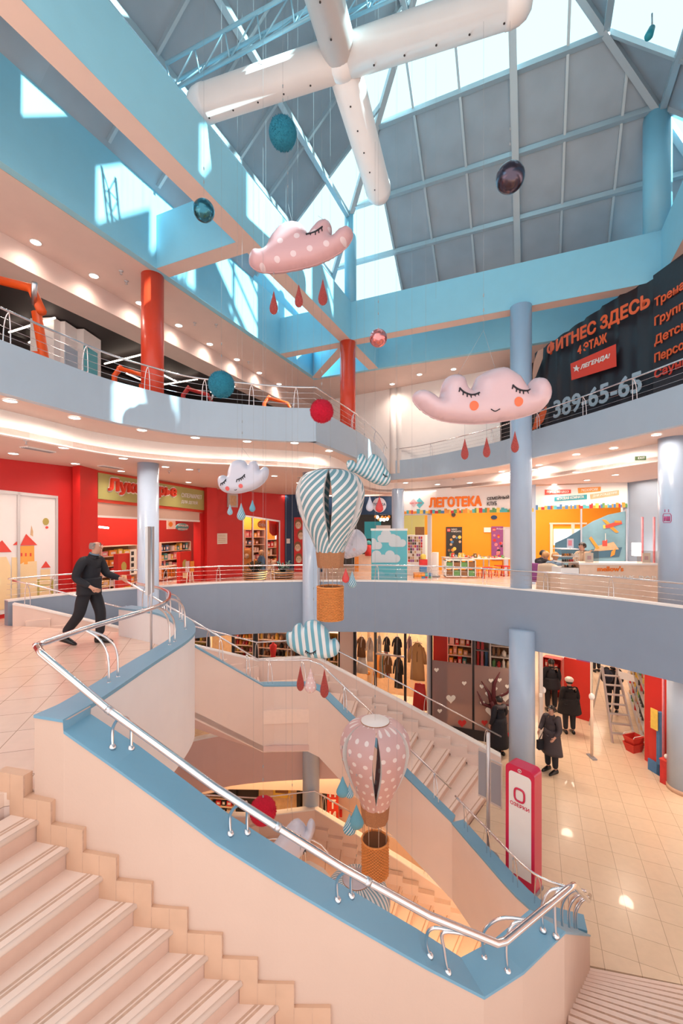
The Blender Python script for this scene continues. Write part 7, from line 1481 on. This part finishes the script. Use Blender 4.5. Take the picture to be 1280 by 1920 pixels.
# people at the lower store
person(lowflo(1034, 10.75), 1.68, math.radians(115), dict(re=(.24, .06, 1.15), rw=(.2, .22, 1.05), le=(-.24, .0, 1.14), lw=(-.22, .16, 1.0)), 'woman in a long grey brown coat standing beside the blue column, facing left', 'cloth_brown', 'cloth_black', 'hair_black', coat='cloth_brown', coatlen=.50, bulk=1.15, headturn=.1)
person(lowflo(1067, 12.75), 1.66, math.radians(-5), dict(), 'person in a white hat and wide black fur coat walking away', 'fur_black', 'cloth_black', 'hair_black', coat='fur_black', coatlen=.66, bulk=1.55, hat='fur_white')
person(lowflo(1033, 14.3), 1.76, math.radians(-8), dict(), 'person in a black jacket seen from behind at the red shelves', 'cloth_black', 'cloth_black', 'hair_black', coat='cloth_black', coatlen=.78, bulk=1.3)
person(lowflo(936, 11.5), 1.62, math.radians(25), dict(re=(.26, .02, 1.15), rw=(.2, .2, 1.05)), 'woman with grey fur collar and dark long coat looking into the heart window', 'cloth_black', 'cloth_black', 'hair_black', coat='cloth_black', coatlen=.28, bulk=1.2, collar='fur_grey')
pb = person(lowflo(1148, 14.2), 1.76, math.radians(-40), dict(rw=(.22, .25, 1.0)), 'person in black with a round black backpack behind the step ladder', 'cloth_black', 'cloth_black', 'hair_black', coat='cloth_black', coatlen=.8, bulk=1.2)
q = lowflo(1140, 14.0)+Vector((-.12, -.1, 1.2)); o = empty('backpack', q, 'round black backpack worn by the person behind the ladder', 'bag'); mb = MB(); mb.ball(q+Vector((0, 0, .1)), .19, 'cloth_navy', sz=1.25); mb.build('body', 'cloth_navy', o); mb = MB(); mb.tube([q+Vector((-.1, -.1, .2)), q+Vector((-.05, .05, .36)), q+Vector((.08, .12, .3))], .018, 6, 'black'); mb.build('strap', 'black', o)
person(lowflo(1118, 18.2), 1.72, math.radians(10), dict(), 'person far back in the store of whom only dark legs show', 'cloth_black', 'cloth_black', 'hair_black', bulk=1.0)
q = lowflo(1021, 10.7)+Vector((0, .1, .55)); o = empty('handbag', q, 'dark handbag held by the woman in the long coat', 'bag'); mb = MB(); mb.cbox(q, .3, .1, .22, .2, 'cloth_black'); mb.build('body', 'cloth_black', o); mb = MB(); mb.tube([q+Vector((-.1, 0, .22)), q+Vector((0, 0, .42)), q+Vector((.1, 0, .22))], .012, 6, 'black'); mb.build('handle', 'black', o)
# cafe guests
SEAT = dict(pelvis=(0, -.02, .62), waist=(0, 0, .76), chest=(0, .05, .96), neck=(0, .09, 1.12), head=(0, .13, 1.21), crown=(0, .12, 1.33), rs=(.18, .05, 1.07), ls=(-.18, .05, 1.07), re=(.24, .18, .86), le=(-.24, .18, .86), rw=(.12, .40, .92), lw=(-.12, .40, .92), rh=(.10, .02, .60), lh=(-.10, .02, .60), rk=(.12, .44, .60), lk=(-.12, .44, .60), ra=(.12, .40, .18), la=(-.12, .40, .18))
person(flo(1037, 11.5), 1.7, math.radians(-50), SEAT, 'blond woman in a denim top leaning on the cafe counter', 'denim', 'cloth_black', 'hair_blond', bulk=.95)
person(flo(1018, 11.9), 1.7, math.radians(-60), SEAT, 'red haired woman in black seated at the left end of the cafe', 'cloth_black', 'cloth_black', 'hair_blond', bulk=1.0)
person(flo(1012, 12.6), 1.7, math.radians(-70), SEAT, 'dark haired guest half hidden behind the seated women', 'cloth_black', 'cloth_black', 'hair_black', bulk=1.0)
person(flo(1092, 11.5), 1.62, math.radians(100), dict(re=(.24, .1, 1.1), rw=(.15, .3, 1.05), le=(-.24, .1, 1.1), lw=(-.15, .3, 1.05)), 'dark haired cafe worker in beige behind the counter', 'beige', 'cloth_black', 'hair_black')
def chair(px, Y, m_, label, rz):
    c = flo(px, Y); o = empty('bar_chair', c, label, 'chair'); mb = MB(); mb.cbox(c+Vector((0, 0, .52)), .42, .42, .07, rz, m_); mb.build('seat', m_, o)
    b = c+Vector((.2*math.sin(rz), -.2*math.cos(rz), .58)); mb = MB(); mb.cbox(b, .42, .06, .45, rz, m_); mb.build('backrest', m_, o, bevel=.02)
    for i in (-1, 1):
        for j in (-1, 1): mb = MB(); x, y = i*.18, j*.18; mb.tube([c+Vector((x*math.cos(rz)-y*math.sin(rz), x*math.sin(rz)+y*math.cos(rz), .53)), c+Vector((1.1*(x*math.cos(rz)-y*math.sin(rz)), 1.1*(x*math.sin(rz)+y*math.cos(rz)), 0))], .014, 6, 'steel'); mb.build('leg', 'steel', o)
    return c, b
chair(1012, 11.75, 'pal_pu', 'mauve padded bar chair at the left end of the cafe', math.radians(-60)); c, b = chair(1034, 11.35, 'grey', 'bar chair with a cream coat hung over its back', math.radians(-50))
o = empty('hung_coat', b, 'cream coat hanging over the chair back at the cafe', 'coat'); mb = MB(); vs = []; seg = 18; n = 7
for i in range(n+1):
    t = i/n
    for k in range(seg): th = 2*math.pi*k/seg; x = (.25+.05*t)*math.cos(th); y = (.075+.05*t)*math.sin(th)+.015*math.sin(th*5)*t; a = math.radians(-50); vs.append(Vector((b.x-.03+x*math.cos(a)-y*math.sin(a), b.y-.02+x*math.sin(a)+y*math.cos(a), b.z+.5-.78*t-(.06*abs(math.cos(th)) if i == 0 else 0))))
mb.add(vs, [(i*seg+k, i*seg+(k+1) % seg, (i+1)*seg+(k+1) % seg, (i+1)*seg+k) for i in range(n) for k in range(seg)]+[tuple(range(seg))], 'beige', True); mb.build('cloth', 'beige', o)
# ================================================================= lamps
def downlight(p, z, spread=1.9, e=60, col=(1, .80, .66), label=None, group=None, lit=True):
    p = Vector((p.x, p.y, z)); 
    global DL
    if DL is None:
        o = empty('downlight', p, label, 'lamp', group); mb = MB(); mb.tube([p+Vector((.093*math.cos(t*.2618), .093*math.sin(t*.2618), -.004)) for t in range(24)], .010, 6, 'white', closed=True); mb.build('trim_ring', 'white', o); mb = MB(); mb.lathe([(.082, -.008), (.082, -.004)], p, 20, 'lamp_glow'); mb.build('lamp_glass', 'lamp_glow', o); DL = o
    else: o = copy_tree(DL, p, label, group)
    if lit:
        d = LT.get((e, col))
        if d is None:
            d = bpy.data.lights.new('downlight', 'SPOT'); d.energy = e; d.color = col; d.spot_size = math.radians(150 if e not in (40, 41) else 177); d.spot_blend = .9 if e not in (40, 41) else .2; d.shadow_soft_size = .12; LT[(e, col)] = d
        lo = bpy.data.objects.new('light', d); lo.location = p-Vector((0, 0, .03)); COL.objects.link(lo)
DL = None; LT = {}
E3 = 45; E2 = 55; E1 = 60
for a in ((67, 454), (176, 517), (262, 568), (335, 610), (393, 645), (444, 674), (486, 699), (523, 720)): downlight(PZ(*a, 7.425), 7.425, e=42, label='round downlight in the upper left ceiling', group='downlights of the upper left ceiling')
for a in ((691, 740), (786, 702), (850, 692), (800, 742), (735, 720)): downlight(PZ(*a, 7.425), 7.425, e=90, label='round downlight in the ceiling over the white upper wall', group='downlights over the white upper wall')
for a in ((19, 751), (140, 783), (266, 806), (366, 820), (463, 827), (552, 830), (617, 845)): downlight(PZ(*a, 3.872), 3.872, e=40, label='round downlight under the left upper gallery edge', group='downlights under the left gallery edge')
for a in ((900, 893), (940, 884), (1010, 872), (1080, 852), (1150, 840), (1230, 815)): downlight(PZ(*a, 3.872), 3.872, e=41, label='round downlight under the right upper gallery edge', group='downlights under the right gallery edge')
for a in ((25, 850), (120, 839), (141, 869), (231, 859), (227, 883), (310, 875), (353, 904), (355, 880), (420, 895), (514, 892), (480, 905), (560, 905)): downlight(PZ(*a, 3.495), 3.495, e=36, label='round downlight in the ceiling before the red shops', group='downlights before the red shops')
for a in ((1039, 908), (954, 888), (1153, 890), (880, 905), (820, 908), (760, 905), (1100, 900), (1000, 880), (1080, 885)): downlight(PZ(*a, 3.495), 3.495, e=60, label='round downlight in the ceiling before the family club', group='downlights before the family club')
for k, (x, y, z) in enumerate(((227, 508, 7.425), (237, 527, 7.425), (365, 605, 7.425), (405, 608, 7.425), (49, 826, 3.495), (317, 883, 3.495), (373, 880, 3.495), (850, 897, 3.495), (466, 678, 7.425))):
    c = PZ(x, y, z); mb = MB(); mb.lathe([(.045, 0), (.045, -.012), (.012, -.016), (.012, -.06), (.03, -.065), (.03, -.07)], c, 12, 'grey_light'); tag(mb.build('sprinkler', 'grey_light'), 'small ceiling sprinkler head', 'sprinkler', 'ceiling sprinklers')
for (x0, y0, x1, y1), w in (((44, 838, 98, 848), 'above the castle window'), ((188, 873, 226, 879), 'above the toy shop sign'), ((560, 895, 600, 898), 'left of the striped balloon top')):
    a, b = PZ(x0, y0, 3.49), PZ(x1, y1, 3.49); o = empty('ceiling_vent', a, 'slim slotted air vent in the ceiling '+w, 'vent'); mb = MB(); mb.bar(a, b, .2, .02, 'white'); mb.build('frame', 'white', o); n_ = (b-a).normalized().cross(Vector((0, 0, 1)))
    for k in (-1, 0, 1): mb = MB(); q = n_*.05*k-Vector((0, 0, .012)); mb.bar(a+q, b+q, .02, .01, 'grey'); mb.build('slot', 'grey', o)
def area(loc, size, e, col=(1, .80, .64), name='fill_area'):  # added fill light without a lamp body
    d = bpy.data.lights.new(name, 'AREA'); d.shape = 'RECTANGLE'; d.size = size[0]; d.size_y = size[1]; d.energy = e; d.color = col; o = bpy.data.objects.new('light', d); o.location = loc; COL.objects.link(o); return o
# shop interiors: unseen area lights added as warm fill
for p, e, sz in (((4.5, 17.8, 3.45), 110, (5, 2)), ((8.2, 16.6, 3.45), 70, (2.5, 2)), ((8.0, 13.3, 3.45), 70, (3, 1.5)), ((-6.6, 15.0, 3.45), 90, (1, 4)), ((-3.5, 20.0, 3.45), 80, (2, 1)), ((.5, 19.5, 3.45), 60, (3, 1))): area(p, sz, e)
def spot(p, e, col=(1, .78, .60)):
    d = LT.get((e, col, 's'))
    if d is None: d = bpy.data.lights.new('fill_spot', 'SPOT'); d.energy = e; d.color = col; d.spot_size = math.radians(155); d.spot_blend = 1; d.shadow_soft_size = .15; LT[(e, col, 's')] = d  # added fill light without a fitting
    o = bpy.data.objects.new('light', d); o.location = p; COL.objects.link(o)
# lower floor: unseen spots and area lights added as fill
for x, y in ((4.9, 11.4), (7.0, 10.6), (9.2, 9.6), (6.8, 13), (9, 12.5), (8.2, 15.5), (7.3, 8.4), (9.6, 6.6), (8.6, 4), (11, 3), (10.5, 8), (11.5, 12)): spot((x, y, -.95), 85)
for p, e, sz in (((-2.5, 15.8, -.97), 150, (5, 1)), ((2.6, 14.6, -.97), 120, (4, 1)), ((9, 19, -.97), 150, (6, 3))): area(p, sz, e)
# bottom floor: unseen area lights added as warm fill
for p, e, sz in (((-2, 12.7, -5.05), 70, (5, .8)), ((3.5, 7.5, -5.05), 130, (1.2, 2)), ((-3.6, 5, -5.05), 100, (1.5, 3)), ((2.2, 12.6, -5.05), 45, (3, .6)), ((1.5, 2, -5.05), 60, (2, 1))): area(p, sz, e, (1, .62, .30))
EXPO = .52; SKY = (1.0, .93, .90); SKYS = 1.12; SUNS = 13.0
# ================================================================= camera and light
cam_d = bpy.data.cameras.new('camera'); cam = bpy.data.objects.new('camera', cam_d); COL.objects.link(cam)
cam.location = (0, 0, ZC); cam.rotation_euler = (math.pi/2, 0, 0)
cam_d.sensor_fit = 'HORIZONTAL'; cam_d.sensor_width = 24; cam_d.lens = 24*F/1280; cam_d.shift_y = 30/1280; cam_d.clip_start = .05; cam_d.clip_end = 200
sc = bpy.context.scene; sc.camera = cam
sc.view_settings.view_transform = 'Standard'; sc.view_settings.look = 'None'; sc.view_settings.gamma = 1; sc.view_settings.use_curve_mapping = False
sc.view_settings.exposure = EXPO
w = bpy.data.worlds.new('sky'); sc.world = w; w.use_nodes = True
bg = w.node_tree.nodes['Background']; bg.inputs[0].default_value = (*SKY, 1); bg.inputs[1].default_value = SKYS
def light(kind, loc, energy, col, size=.1, rot=None, angle=None, blend=.6):
    d = bpy.data.lights.new('light', kind); d.energy = energy; d.color = col
    if kind == 'SUN': d.angle = math.radians(1.0)
    elif kind == 'AREA': d.shape = 'DISK'; d.size = size
    elif kind == 'SPOT': d.spot_size = angle; d.spot_blend = blend; d.shadow_soft_size = size
    else: d.shadow_soft_size = size
    o = bpy.data.objects.new('light', d); o.location = loc; COL.objects.link(o)
    if rot is not None: o.rotation_euler = rot
    return o
sd = Vector((-.72, .32, -.62)); light('SUN', (8, 0, 20), SUNS, (1, .94, .86), rot=sd.to_track_quat('-Z', 'Y').to_euler())
